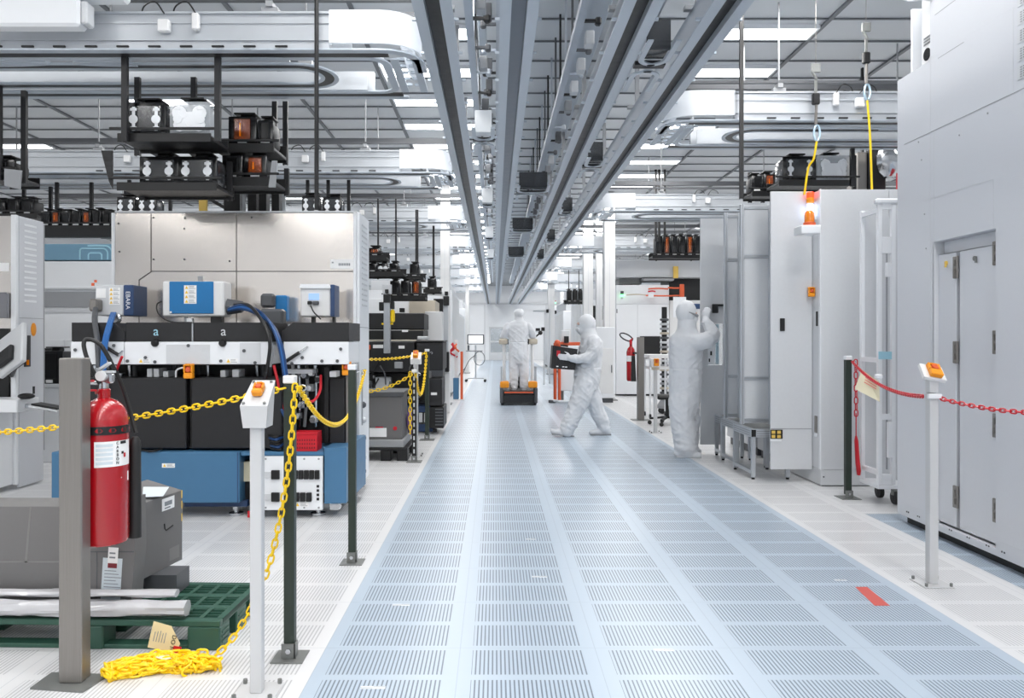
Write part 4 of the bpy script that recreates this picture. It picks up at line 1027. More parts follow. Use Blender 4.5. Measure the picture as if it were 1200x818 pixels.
# big box, cut by the left edge
Yb = 3.62
zt, zb = wz(583, Yb+.2), PZ+.005
r, T, hx, hy, hh = cardboard('cardboard_box', 'large slate grey cardboard box on the pallet, cut off by the left edge', -3.0, wx(104, Yb)-.02, Yb, Yb+.2, zb, zt, 0)
b = MB(); b.T = T; b.box(-hx, hx, -hy, hy, 0, hh, .006, 2); obj('carton', b, 'cart', r)
b = MB(); b.T = T; b.box(-hx, hx, -hy-.0012, -hy-.0002, hh*.46, hh*.475); obj('tape_seam', b, 'cart2', r)
b = MB(); b.T = T; xs = wx(34, Yb)-(-3.0+hx); b.prism([(xs-.02, hh*.46), (xs-.008, hh*.46), (xs+.012, hh-.004), (xs+.004, hh-.004)], 'Y', -hy-.0012, -hy-.0002); obj('crease', b, 'cart2', r)
# middle box with the packing slip
Yc = 3.60
xa, xb = wx(106, Yc), wx(158, Yc)
r, T, hx, hy, hh = cardboard('cardboard_box', 'grey cardboard box with a packing slip pouch, behind the fire extinguisher', xa, xb, Yc, Yc+.12, zb, wz(585, Yc), 0)
b = MB(); b.T = T; b.prism([(-hx, 0), (hx-.02, 0), (hx, hh*.56), (hx-.004, hh), (-hx, hh)], 'Y', -hy, hy); obj('carton', b, 'cart', r)
b = MB(); b.T = T; b.box(-hx, hx-.004, -hy-.0012, -hy-.0002, hh*.53, hh*.54); b.box(-hx+.028, -hx+.032, -hy-.0012, -hy-.0002, 0, hh*.53); obj('crease', b, 'dgrey', r)
b = MB(); b.T = T @ Matrix.Translation(V((-.005, 0, .135))) @ Matrix.Rotation(.06, 4, 'Y'); b.box(-.045, .045, -hy-.003, -hy-.0014, -.115, .115); obj('slip_pouch', b, 'paperg', r)
b = MB(); b.T = T @ Matrix.Translation(V((-.005, 0, .135))) @ Matrix.Rotation(.06, 4, 'Y'); b.box(-.022, .024, -hy-.0042, -hy-.0031, .085, .165); obj('slip', b, 'paper', r)
b = MB(); b.T = T @ Matrix.Translation(V((-.005, 0, .135))) @ Matrix.Rotation(.06, 4, 'Y'); b.box(-.02, .022, -hy-.0052, -hy-.0043, .07, .092); obj('red_sticker', b, mat('deep_red_sticker', (120, 20, 34), .5), r)
b = MB(); b.T = T @ Matrix.Translation(V((-.005, 0, .135))) @ Matrix.Rotation(.06, 4, 'Y')
for k in range(11): b.box(-.034, .02+.012*(k % 3), -hy-.0040, -hy-.0031, .055-k*.015, .058-k*.015)
for k in range(2): b.box(-.015, .012, -hy-.0052, -hy-.0043, .115+k*.02, .122+k*.02)
obj('slip_print', b, 'greyink', r)
# leaning box on the right with a darker base under it
Yd = 3.75
r, T, hx, hy, hh = cardboard('cardboard_box', 'tilted grey cardboard box with a black hook mark, nearest the bare end of the pallet', wx(160, Yd), wx(214, Yd), Yd, Yd+.5, zb, wz(563, Yd), 0)
x0_, x1_ = wx(161, Yd)-.16, wx(213, 4.0)
za, zt = wz(683, Yd), wz(592, Yd)
# a carton turned so that its right face shows; ground plan corners
A = V((wx(163, Yd), Yd)); Bc = V((wx(213.5, 4.12), 4.12)); nrm = V((Bc-A)); nrm = V((-nrm.y, nrm.x)).normalized()
D_ = A+nrm*.2; E_ = Bc+nrm*.2
zbA, ztA, zbB, ztB = wz(681, Yd), wz(592, Yd), wz(660, 4.12), wz(577, 4.12)
b = MB(); p = [(A.x, A.y, zbA), (Bc.x, Bc.y, zbA+.0), (E_.x, E_.y, zbA), (D_.x, D_.y, zbA)]; q_ = [(A.x-.004, A.y, ztA), (Bc.x, Bc.y, ztA-.0), (E_.x, E_.y, ztA+.05), (D_.x, D_.y, ztA+.05)]
v0 = [b._v(x) for x in p]; v1 = [b._v(x) for x in q_]
b.face(v0[::-1]); b.face(v1)
for i in range(4): b.face([v0[i], v0[(i+1) % 4], v1[(i+1) % 4], v1[i]])
obj('carton', b, 'cart', r)
def onface(u, z, off=.0015):  # point on the right face
    p_ = A.lerp(Bc, u); n_ = -nrm; return (p_.x+n_.x*off, p_.y+n_.y*off, z)
zf = lambda t: zbA+(ztA-zbA)*t
def fquad(nm, u0, u1, t0, t1, m, off=.0015):
    k = MB(); k.poly([onface(u0, zf(t0), off), onface(u1, zf(t0), off), onface(u1, zf(t1), off), onface(u0, zf(t1), off)]); obj(nm, k, m, r, False)
fquad('white_label', .50, .80, .80, .97, 'paper'); fquad('label_print', .56, .74, .86, .92, 'greyink', .0022); fquad('label_print', .56, .70, .82, .84, 'greyink', .0022)
fquad('tape_patch', .68, .92, .06, .24, 'cart2')
k = MB(); k.tube([onface(.56, zf(.62), .001), onface(.57, zf(.55), .001), onface(.60, zf(.52), .001), onface(.70, zf(.535), .001), onface(.76, zf(.55), .001)], .0035, 5); obj('hook_mark', k, 'ink', r)
k = MB(); k.poly([(A.x-.03+.01*0, A.y+.10, ztA+.018), (A.x+.06, A.y+.13, ztA+.016), (A.x+.04, A.y+.25, ztA+.04), (A.x-.07, A.y+.20, ztA+.05)]); obj('top_slip', k, 'paperg', r, False)
for t in (.62, .8, .95): fquad('edge_tape', .97, 1.0, t-.06, t+.05, 'gold')
k = MB(); k.box(A.x-.05, A.x+.14, A.y+.10, A.y+.26, PZ+.001, zbA-.002); obj('inner_carton', k, 'dgrey', r)

# plastic film lying over the pallet front
def film(name, label, pts, w, h, sd, loc):
    rnd = random.Random(sd); mb = MB(); n = 70; m_ = 16; rows = []
    for i in range(n+1):
        t = i/n; p = V(pts[0]).lerp(V(pts[1]), t); ring = []
        for j in range(m_):
            a = 2*PI*j/m_
            q = noise.noise(V((t*5, j*.8, sd)))*.28+noise.noise(V((t*22, j*1.6, sd+4)))*.07+.97
            ring.append(mb._v(p+V((0, math.cos(a)*w*q, max(-p.z+PZ+.003 if False else -1, math.sin(a)*h*q)))))
        rows.append(ring)
    for A_, B_ in zip(rows, rows[1:]):
        for j in range(m_): mb.face([A_[j], A_[(j+1) % m_], B_[(j+1) % m_], B_[j]])
    mb.face(rows[0][::-1]); mb.face(rows[-1])
    o = obj(name, mb, 'film'); tag(o, label, 'plastic film'); return o
film('plastic_film', 'long roll of milky plastic film lying on the front edge of the pallet', ((-2.6, 3.535, PZ+.050), (wx(216, 3.5), 3.535, PZ+.046)), .042, .036, 3, 0)
film('plastic_film', 'thinner fold of milky plastic film on top of the film roll, against the boxes', ((-2.6, 3.57, PZ+.106), (wx(206, 3.55), 3.565, PZ+.104)), .030, .016, 8, 0)

# manila tag with lettering, leaning on the pallet
Yt = 3.40
r = thing('warning_tag', 'manila tag with upside down lettering, leaning on the pallet by the chain pile', 'tag', (wx(190, Yt), Yt, 0))
T = Matrix.Translation(V((wx(190, Yt), Yt+.02, wz(750, Yt)))) @ Matrix.Rotation(-.15, 4, 'X') @ Matrix.Rotation(.18, 4, 'Y')
b = MB(); b.T = T; b.prism([(-.062, -.05), (.065, -.05), (.075, -.01), (.02, .055), (-.062, .062)], 'Y', -.001, .001); obj('card', b, 'tan', r)
t = text('lettering', 'DO NOT', .026, (0, 0, 0), 'ink', r, align='LEFT'); t.data.transform(T @ Matrix.Translation(V((.043, -.0025, .022))) @ Matrix.Rotation(PI/2, 4, 'Y'))
b = MB(); b.T = T
for k in range(5): b.box(-.045+k*.012, -.042+k*.012, -.0022, -.0012, -.02, .02+.004*(k % 3))
obj('print_lines', b, 'greyink', r)
b = MB(); b.T = T; b.box(.05, .085, -.003, .0005, -.05, -.022); obj('red_patch', b, 'redp', r)
r = thing('paper_scrap', 'small cream paper scrap lying in the yellow chain pile', 'paper', (wx(192, 3.3), 3.32, .05))
obj('sheet', MB().prism([(wx(182, 3.3), 3.30), (wx(196, 3.3), 3.27), (wx(205, 3.3), 3.30), (wx(192, 3.3), 3.37)], 'Z', .053, .055), 'cream', r)

# ------------------------------------------------------------------ posts
def stop_post(px, Y, pyt, label, pw_, face, rz=0, tilt=.55, hw=.125, hd=.12, hh=.13):
    x = wx(px, Y); zt = wz(pyt, Y)
    r = thing('stop_post', label, 'emergency stop post', (x, Y, 0), 'emergency stop posts')
    obj('post', B(x-pw_/2, x+pw_/2, Y-pw_/2, Y+pw_/2, .006, zt-hh-.0, .003), 'post', r)
    obj('base_plate', B(x-.085, x+.085, Y-.085, Y+.085, 0, .006, .002), 'post', r)
    for sx in (-1, 1):
        for sy in (-1, 1): obj('anchor_bolt', MB().cyl((x+sx*.07, Y+sy*.07, .0065), (x+sx*.07, Y+sy*.07, .024), .009, n=6), 'zinc', r)
    return r, x, zt
# front left post
r, x, zt = stop_post(301.5, 3.09, 450, 'white post with an orange emergency stop on a slanted head, beside the green chain post', .046, 0)
Y = 3.09
hb = MB(); k = hb
top = [(x-.05, Y-.06, 1.142), (x+.058, Y-.06, 1.142), (x+.05, Y+.075, 1.235), (x-.042, Y+.075, 1.235)]
bot = [(x-.041, Y-.05, 1.055), (x+.049, Y-.05, 1.055), (x+.044, Y+.06, 1.055), (x-.037, Y+.06, 1.055)]
v1 = [k._v(p) for p in top]; v0 = [k._v(p) for p in bot]; k.face(v1); k.face(v0[::-1])
for i in range(4): k.face([v0[i], v0[(i+1) % 4], v1[(i+1) % 4], v1[i]])
obj('head', hb, 'post', r, False)
sc_ = MB()
for fx, fz in ((-.046, .08), (.05, .08), (-.04, .92), (.044, .92)):
    p = V((x+fx*.85, Y-.06+.135*fz, 1.142+.093*fz+.001)); sc_.cyl(p, p+V((0, -.003, .005)), .006, n=8)
obj('screw', sc_, 'zinc', r)
estop(r, (x+.004, Y+.008, 1.192), .60, math.radians(56))
# right aisle post seen from the side
r, x, zt = stop_post(1092, 4.46, 434, 'white emergency stop post holding the red chain, in front of the big white machine', .05, 0)
Y = 4.46
obj('post_top', B(x-.025, x+.025, Y-.025, Y+.025, 1.095, 1.19, .003), 'post', r)
T = Matrix.Translation(V((x+.002, Y, 1.205))) @ Matrix.Rotation(.18, 4, 'Y') @ Matrix.Rotation(.75, 4, 'X')
b = MB(); b.T = T; b.box(-.066, .066, -.055, .055, -.012, .012, .003); obj('head', b, 'offwhite', r)
b = MB(); b.T = T; b.box(-.035, .035, -.05, -.005, .0125, .045, .005); b.box(-.035, -.022, -.0048, .045, .0125, .042, .004); b.box(.022, .035, -.0048, .045, .0125, .042, .004); b.box(-.0218, .0218, .033, .045, .0125, .042, .004); hs = obj('stop_switch', b, 'orange', r)
b = MB(); b.T = T; b.lathe([(.012, .0125), (.012, .03), (.02, .032), (.018, .044)], (0, .014, 0), 14); obj('stop_button', b, 'dorange', hs)

def chain_post(px, Y, pyt, label, w_=.046, m='green', bs=.14):
    x = wx(px, Y); zt = wz(pyt, Y)
    r = thing('chain_post', label, 'post', (x, Y, 0), 'chain barrier posts')
    obj('post', B(x-w_/2, x+w_/2, Y-w_/2, Y+w_/2, .03, zt-.035, .003), m, r)
    obj('cap', B(x-w_/2-.003, x+w_/2+.003, Y-w_/2-.003, Y+w_/2+.003, zt-.0345, zt, .004), 'white', r)
    fb = MB(); fb.box(x-bs/2, x+bs/2, Y-bs/2, Y+bs/2, 0, .006, .001); fb.box(x-w_/2-.008, x+w_/2+.008, Y-w_/2-.006, Y-w_/2-.001, .0065, .07); fb.box(x+w_/2+.001, x+w_/2+.006, Y-w_/2-.006, Y+w_/2, .0065, .07)
    obj('base_bracket', fb, 'zinc', r)
    obj('bracket_bolt', MB().lathe([(.012, 0), (.012, -.01)], (x, Y-w_/2-.0062, .04), 6, 'Y'), 'chrome', r)
    obj('chain_hook', MB().tube([(x+w_/2+.001, Y, zt-.05)] + [(x+w_/2+.03+.018*math.sin(t), Y, zt-.055+.012*math.cos(t)) for t in (0, .8, 1.6, 2.4, 3.1)], .004, 6), 'chrome', r)
    return x, zt
xp, zp = chain_post(340, 3.43, 440, 'dark green chain post beside the white stop post, with the hanging chain end')
xq, zq = chain_post(413, 4.88, 427, 'dark green chain post standing clear in front of the machine corner')
# yellow chains
def chain(label, pts, m, pitch=.034, w=.0135, r=.0042, jit=0, group=None, roll=0):
    o = obj('plastic_chain', chain_mesh(pts, pitch, w, r, jit, roll0=roll), m); return tag(o, label, 'chain', group)
hk = (xp+.046, 3.40, zp-.052)
chain('yellow plastic chain strung from the left past the extinguisher to the first green post', catenary((-3.2, 4.05, .90), (xp-.02, 3.395, zp-.055), .06, 60), 'yellow', .034, .0135)
cx_ = wx(430, 6.85)
chain('yellow plastic chain sagging from the first green post to the machine corner', catenary((hk[0], hk[1], hk[2]), (cx_-.02, 6.86, wz(434, 6.86)), .30, 90), 'yellow', .034, .0135)
# hanging part that ends in a pile
hang = spline([(hk[0]-.012, hk[1]-.02, hk[2]+.0), (hk[0]-.018, hk[1]-.035, 1.05), (hk[0]-.035, hk[1]-.04, .85), (-.93, 3.37, .62), (-.975, 3.36, .424), (-1.035, 3.36, .275), (-1.08, 3.36, .19), (-1.14, 3.35, .10), (-1.21, 3.34, .035)], 14)
chain('yellow plastic chain end hanging from the first green post down to the floor', hang, 'yellow')
rnd = random.Random(21); pile = []
x_ = wx(250, 3.35); n = 230
ctr = [(-1.16, 3.33), (-1.30, 3.29), (-1.38, 3.33), (-1.46, 3.30), (-1.55, 3.27), (-1.60, 3.22), (-1.50, 3.20)]
for i in range(n):
    t = rnd.random()**.8*(len(ctr)-2); a = int(t); f = t-a
    c = V(ctr[a]).lerp(V(ctr[a+1]), f)
    hmax = .05 if -1.5 < c.x < -1.22 else .035
    pile.append((c.x+rnd.uniform(-.04, .04), c.y+rnd.uniform(-.05, .045), .008+rnd.random()**1.6*hmax))
pile.sort(key=lambda p: p[0]+rnd.uniform(-.16, .16), reverse=True)
chain('tangled pile of yellow plastic chain on the floor in front of the pallet', spline(pile, 5), 'yellow', .036, .0155, .0055, .9)

# ------------------------------------------------------------------ red floor tape
Yt0, Yt1 = fy(710), fy(688)
o = obj('floor_tape', MB().prism([(wx(1025, Yt0), Yt0), (wx(1043, Yt0), Yt0), (wx(1016, Yt1), Yt1), (wx(1002, Yt1), Yt1)], 'Z', .0005, .0012), 'redt'); tag(o, 'short strip of faded red tape on the blue floor', 'tape')
# small white and black registration strips on the floor tiles
for px, py, w_ in ((437, 806, .10), (470, 709, .09), (632, 676, .09), (622, 632, .07), (778, 762, .09), (985, 680, .07), (497, 578, .07), (455, 568, .05)):
    Yf_ = fy(py); x_ = wx(px, Yf_)
    r = thing('floor_marker', 'white marker strip on %s' % {437: 'the near end of the leftmost blue tile column', 470: 'the upper part of the leftmost blue tile column', 632: 'the second blue tile column, nearer one', 622: 'the second blue tile column, farther one', 778: 'the third blue tile column', 985: 'the tile behind the red tape', 497: 'the far end of the leftmost blue column', 455: 'the white floor by the far chain posts'}[px], 'floor marker', (x_, Yf_, 0))
    obj('strip', B(x_-w_/2, x_+w_/2, Yf_-.012, Yf_+.012, .0005, .0015), 'white', r); obj('dark_edge', B(x_-w_/2, x_, Yf_-.006, Yf_-.002, .0016, .002).box(x_, x_+w_/2, Yf_+.002, Yf_+.006, .0016, .002), 'dgrey', r)
# ------------------------------------------------------------------ big white machine on the right
XM, YA, YB_ = 3.10, 6.0, 1.6
r = thing('process_machine', 'big cool white machine with two narrow recessed doors, filling the right side', 'machine', (XM+.8, 3.8, 0))
P = lambda n, mb, m: obj(n, mb, m, r)
zd0, zd1 = .115, 2.085; yd0, yd1 = F*XM/(1166.8-CX), F*XM/(1094.7-CX)
b = MB()  # outer skin around the door recess
b.box(XM, XM+.04, yd1, YA, .06, 3.385); b.box(XM, XM+.04, YB_, yd0, .06, 3.385); b.box(XM, XM+.04, yd0, yd1, zd1, 3.385); b.box(XM, XM+.04, yd0, yd1, .06, zd0-.01)
P('skin', b, 'machine')
P('core', B(XM+.12, XM+1.6, YB_, YA-.002, .06, 3.38), 'machine')
P('end_panel', B(XM+.0405, XM+1.6, YA-.0015, YA+.0, .06, 3.385), 'machine')
b = MB(); b.box(XM+.0, XM+.12, yd1-.001, yd1+.012, zd0, zd1); b.box(XM+.041, XM+.12, yd0-.012, yd0, zd0, zd1); b.box(XM+.041, XM+.12, yd0, yd1, zd1, zd1+.01); P('recess_frame', b, 'panel')
P('recess_back', B(XM+.10, XM+.119, yd0, yd1-.002, zd0-.01, zd1), 'panel')
P('recess_header', B(XM+.07, XM+.099, yd0+.01, yd1-.004, zd1-.085, zd1-.002), 'machine')
yd = lambda px: F*(XM+.03)/(px-CX)
for k, (pa, pb) in enumerate(((1098.5, 1121), (1124, 1168))):
    ya, yb = yd(pb), yd(pa)
    d = obj('door', B(XM+.03, XM+.06, ya+.006, yb-.004, zd0+.004, zd1-.095, .004), 'machine', r)
    obj('door_lock', MB().lathe([(.016, 0), (.016, -.008)], (XM+.029, (ya+yb)/2+(.02 if k else .0), zd1-.16), 12, 'X').box(XM+.015, XM+.022, (ya+yb)/2-.012, (ya+yb)/2+.004, zd1-.19, zd1-.15), 'zinc' if k else 'gold', d)
    zz = ((.33, .98+.33, zd1-.2) if k == 0 else (.33, .86, 1.38, zd1-.15))
    for z in zz: obj('hinge', MB().box(XM+.014, XM+.029, ya-.03, ya+.022, z-.075, z+.075, .004).box(XM+.008, XM+.0135, ya-.012, ya+.006, z-.05, z-.01).box(XM+.008, XM+.0135, ya-.012, ya+.006, z+.01, z+.05), 'steel', d)
    P('door_gap', B(XM+.062, XM+.066, ya-.03, ya+.006, zd0, zd1-.095), 'grey')
# seams
def seam(y0, y1, z0, z1, m='panel'): P('panel_seam', B(XM-.0012, XM-.0002, y0, y1, z0, z1), m)
seam(YB_, 5.9, 2.868, 2.873, 'grey'); seam(4.85, 5.62, 2.395, 2.399, 'panel'); seam(yd1-.0, yd1+.004, 0.06, 2.87, 'panel'); seam(5.545, 5.549, .06, 3.385, 'panel'); seam(4.842, 4.845, 2.09, 2.395, 'panel')
seam(4.66, 4.664, 2.88, 3.385, 'panel'); seam(YB_, 5.9, .155, .157, 'panel'); seam(5.15, 5.45, 3.36, 3.364, 'grey')
for y, z in ((5.7, 2.84), (5.66, 2.7), (4.9, 2.82), (5.2, 2.76), (5.62, 2.3), (5.6, 2.05)): P('screw', MB().lathe([(.006, 0), (.006, -.003)], (XM-.0002, y, z), 8, 'X'), 'grey')
for y in (5.85, 5.7, 5.55, 5.3, 5.1, 4.9, 4.75): 
    for dy in (-.012, .012): P('screw', MB().lathe([(.006, 0), (.006, -.003)], (XM-.0002, y+dy, .10), 8, 'X'), 'dgrey')
# upper storey set back at the far end, with louvres near the frame edge
b = MB(); b.box(XM, XM+.05, YB_, 5.55, 3.3855, 4.5); P('upper_skin', b, 'machine')
P('upper_core', B(XM+.051, XM+1.6, YB_, 5.5, 3.3855, 4.5), 'machine')
seam(5.1, 5.49, 3.68, 3.684, 'grey')
P('back_fin', MB().box(XM+.10, XM+.5, 5.97, 5.995, 3.3855, 3.93), 'white')
b = MB()
for k in range(4): b.prism([(5.56+.02, 3.90-k*.13), (5.92, 3.90-k*.13), (5.92, 3.84-k*.13), (5.56+.02, 3.80-k*.13)], 'X', XM+.16, XM+.3)
P('stepped_cover', b, 'white')
P('sensor_post', MB().box(XM+.03, XM+.12, 5.56, 5.72, 3.3855, 4.4, .01), 'offwhite')
P('cable_port', MB().lathe([(.045, 0), (.045, -.004)], (XM+.029, 5.64, 3.46), 18, 'X'), 'gblack')
b = MB()
for i in range(3):
    for j in range(8): b.box(XM+.027, XM+.029, 5.60+j*.011, 5.604+j*.011, 3.53+i*.022, 3.545+i*.022)
P('bar_code', b, 'dgrey')
P('white_hose', MB().tube(spline([(XM+.05, 5.9, 4.25), (XM-.0, 5.95, 4.05), (XM-.02, 5.8, 3.93), (XM-.02, 5.6, 3.85), (XM+.02, 5.5, 3.80)]), .018, 8), 'white')
for k in range(7):
    z = 2.93+k*.108
    P('louver_panel', B(XM-.003, XM-.0005, 4.2, 4.62, z+.002, z+.085), 'panel')
    g_ = MB()
    for i in range(5):
        for j in range(14): g_.box(XM-.0045, XM-.0031, 4.24+j*.026, 4.255+j*.026, z+.012+i*.014, z+.019+i*.014)
    P('louver_grille', g_, 'grey')
P('plinth', B(XM+.05, XM+1.55, YB_, YA-.05, 0, .0595), 'black')

# ------------------------------------------------------------------ wheeled white rack beside it
Y = 6.55
x0, x1 = wx(1029, Y), wx(1029, Y)+.34
r = thing('rolling_rack', 'tall white wheeled rack standing between the grey cabinet and the big white machine', 'rack', (x0+.17, Y, 0))
P = lambda n, mb, m: obj(n, mb, m, r)
zt = wz(240, Y)
for x in (x0, x0+.115): P('upright', B(x, x+.035, Y, Y+.035, .17, zt, .003), 'white')
P('upright', B(x0, x0+.035, Y+.3, Y+.335, .17, zt, .003), 'white')
for z in (zt-.04, wz(297, Y), wz(492, Y), .21, .17): P('cross_plate', B(x0+.0355, x0+.1145, Y+.002, Y+.033, z, z+(.14 if abs(z-wz(297, Y)) < .01 else .05), .003), 'white')
for z in (.25, 1.2, zt-.06): P('side_rail', B(x0+.002, x0+.033, Y+.0355, Y+.2995, z, z+.04), 'white')
P('slide_rail', B(x0+.075, x0+.085, Y+.006, Y+.02, .3, zt-.3), 'grey'); P('slide_block', MB().cbox((x0+.082, Y-.005, 1.98), (.04, .03, .12), .004), 'white'); P('slide_block', MB().cbox((x0+.095, Y-.005, .55), (.04, .03, .3), .004), 'white')
P('rear_panel', B(x0+.036, x1, Y+.31, Y+.325, .2, zt-.05), 'panel')
P('cyan_label', B(x0+.002, x0+.113, Y-.004, Y-.001, wz(421, Y), wz(412, Y)), 'cyanp')
P('top_guard', MB().cbox((x0+.08, Y+.02, zt+.03), (.2, .06, .05), .015), 'white')
P('base_frame', B(x0, x1-.06, Y+.0, Y+.335, .135, .168, .004), 'white')
for yy in (Y+.03, Y+.3):
    P('caster_fork', MB().box(x0+.13, x0+.19, yy-.02, yy+.02, .08, .134, .004), 'zinc')
    P('caster_wheel', MB().lathe([(.03, -.022), (.055, -.018), (.0585, 0), (.055, .018), (.03, .022)], (x0+.16, yy, .059), 20, 'X').lathe([(.02, -.026), (.02, .026)], (x0+.16, yy, .059), 12, 'X'), 'rubber')

# ------------------------------------------------------------------ tall grey cabinet with an open door
Yc = 7.38; X0 = 3.085; X1 = 3.95; ZT = wz(222, Yc)
r = thing('tall_cabinet', 'tall light grey cabinet with its side door swung open and a warning beacon', 'cabinet', (X0+.43, Yc+.4, 0))
P = lambda n, mb, m: obj(n, mb, m, r)
P('body', B(X0+.035, X1, Yc+.02, 8.3, .16, ZT-.01), 'panel')
P('front_panel', B(X0+.004, X1-.22, Yc, Yc+.019, .16, ZT, .003), 'panel'); P('front_panel', B(X1-.216, X1, Yc, Yc+.019, .16, ZT, .003), 'panel')
P('side_strip', B(X0, X0+.034, Yc+.02, Yc+.20, .16, ZT, .003), 'panel'); P('side_strip', B(X0+.0, X0+.034, 7.60, 8.3, .16, ZT-.0, .003), 'panel')
P('corner_trim', B(X0-.004, X0+.003, Yc-.004, Yc+.03, .16, ZT+.005), 'white')
P('plinth', B(X0+.002, X1, Yc+.004, 8.28, .01, .158), 'panel'); P('shadow_gap', B(X0+.02, X1-.02, Yc+.02, 8.2, 0, .0095), 'black')
P('plinth_screw', MB().lathe([(.008, 0), (.008, -.004)], (X0+.03, Yc+.0035, .09), 8, 'Y'), 'dgrey')
P('handle_slot', B(X0-.006, X0-.0005, Yc+.06, Yc+.10, 1.52, 1.66, .004), 'black')
P('latch', B(X0-.012, X0-.0005, Yc+.07, Yc+.12, .50, .66, .004), 'steel'); P('latch_base', B(X0-.012, X0-.0005, Yc+.07, Yc+.12, .46, .49), 'white')
h = (X0, 7.585)
estop(r, (wx(951.5, 7.5), 7.535, wz(342, 7.5)), .85)
d = obj('door', B(wx(903, 7.57), X0-.004, 7.565, 7.59, .13, 2.83, .003), 'panel', r)
obj('door_handle', B(wx(914, 7.56), wx(919.5, 7.56), 7.55, 7.5645, wz(388, 7.57), wz(373, 7.57), .004), 'black', d)
obj('seam', B(wx(903.5, 7.56), X0-.01, 7.5635, 7.5648, wz(503, 7.57), wz(502, 7.57)), 'grey', d)
obj('notch_plate', B(wx(903, 7.56), wx(917, 7.56), 7.556, 7.5645, wz(514, 7.57), wz(503.5, 7.57)), 'black', d)
for k in range(2):
    for j in range(2): obj('notch_spring', B(wx(904.5+k*6.5, 7.55), wx(908.5+k*6.5, 7.55), 7.548, 7.5555, wz(513-j*5, 7.57), wz(509.5-j*5, 7.57)), 'gold', d)
obj('notch_label', B(wx(903, 7.56), wx(916, 7.56), 7.558, 7.5645, wz(517, 7.57), wz(514.3, 7.57)), 'white', d)
# beacon on the corner
xb_, yb_ = wx(946, 7.3), 7.25
P('beacon_bracket', MB().box(wx(935, 7.25), wx(958, 7.25), 7.17, 7.35, wz(275, 7.25), wz(265, 7.25), .008).box(wx(951, 7.25), wx(958, 7.25), 7.351, 7.379, wz(275, 7.25), wz(265, 7.25)), 'white')
P('beacon_base', MB().lathe([(.055, 0), (.055, .03), (.045, .035)], (xb_, yb_, wz(265, 7.25)+.001), 18), 'dorange')
P('beacon_dome', MB().lathe([(.045, .036), (.046, .10), (.04, .125), (.026, .142), (.008, .148)], (xb_, yb_, wz(265, 7.25)), 18), 'amber')
P('signal_red', MB().lathe([(.035, 0), (.035, .05), (.028, .055)], (X0-.05, Yc+.12, wz(232, 7.5)), 14), 'redl')
P('signal_amber', MB().lathe([(.036, 0), (.036, .045)], (X0-.05, Yc+.12, wz(232, 7.5)-.0455), 14), 'orange')
P('signal_lamp', MB().lathe([(.03, 0), (.03, .12)], (X0-.05, Yc+.12, wz(232, 7.5)-.18), 14), 'bluel')
P('signal_arm', B(X0-.08, X0-.0005, Yc+.1, Yc+.14, wz(232, 7.5)-.21, wz(232, 7.5)-.181), 'white')

# ------------------------------------------------------------------ aluminium framed panels, opened out from the cabinets behind
def framed(pa, pb, py0, py1, Y, label, rails, m='panel'):
    xa, xb = wx(pa, Y), wx(pb, Y); z0, z1 = wz(py1, Y), wz(py0, Y); t = .038
    r = thing('framed_panel', label, 'panel', ((xa+xb)/2, Y, z0), 'aluminium framed panels')
    for a, c in ((xa, xa+t), (xb-t, xb)): obj('stile', B(a, c, Y, Y+.04, z0, z1, .003), 'alu', r)
    obj('stile_groove', B(xa+t*.4, xa+t*.6, Y-.001, Y-.0001, z0, z1), 'grey', r)
    for py in rails:
        z = wz(py, Y); obj('cross_rail', B(xa+t, xb-t, Y, Y+.04, z-.018, z+.018, .003), 'alu', r)
        obj('rail_groove', B(xa+t, xb-t, Y-.001, Y-.0001, z-.004, z+.004), 'grey', r)
    obj('infill', B(xa+t*.5, xb-t*.5, Y+.015, Y+.03, z0+.01, z1-.01), m, r)
    return r
def bench(Y, pxl, pxr, pyt, label, dep):
    """step stool of aluminium profile"""
    x0, x1 = wx(pxl, Y), wx(pxr, Y); zt = wz(pyt, Y)
    r = thing('step_bench', label, 'step bench', ((x0+x1)/2, Y, 0), 'aluminium step benches')
    t = .04
    for y in (Y, Y+dep-t):
        for x in (x0, x1-t):
            obj('leg', B(x, x+t, y, y+t, .02, zt-.085, .003), 'alu', r)
            obj('foot', MB().cyl((x+t/2, y+t/2, 0), (x+t/2, y+t/2, .0195), .016), 'rubber', r)
    f = MB(); f.box(x0, x1, Y, Y+t, zt-.0845, zt, .003); f.box(x0, x1, Y+dep-t, Y+dep, zt-.0845, zt, .003); f.box(x0, x0+t, Y+t+.001, Y+dep-t-.001, zt-.0845, zt, .003); f.box(x1-t, x1, Y+t+.001, Y+dep-t-.001, zt-.0845, zt, .003)
    obj('top_frame', f, 'alu', r)
    gg = MB()
    for k in range(3): gg.box(x0-.001, x0-.0001, Y+.042, Y+dep-.042, zt-.07+k*.022, zt-.063+k*.022); gg.box(x0+.05, x1-.05, Y-.001, Y-.0001, zt-.07+k*.022, zt-.063+k*.022)
    obj('profile_groove', gg, 'grey', r)
    obj('corner_cap', B(x0-.004, x0+.04, Y-.006, Y-.0011, zt-.075, zt-.005), 'black', r)
    obj('deck', B(x0+.041, x1-.041, Y+.041, Y+dep-.041, zt-.03, zt-.004), 'zinc', r)
    st = MB(); st.box(x0+.002, x0+.03, Y+t, Y+dep-t, .05, .085); obj('stretcher', st, 'alu', r)
    return r
bench(7.74, 881, 926, 503, 'aluminium step bench standing closest to the open grey cabinet door', .62)
bench(8.44, 862, 900, 495, 'middle aluminium step bench of the three in a line', .55)
bench(9.10, 845, 872, 488, 'aluminium step bench standing beside the person in white at the open panel', .27)
framed(868, 905, 239, 497, 7.95, 'wide aluminium framed panel standing beside the open grey cabinet door', (243, 300, 443, 492))
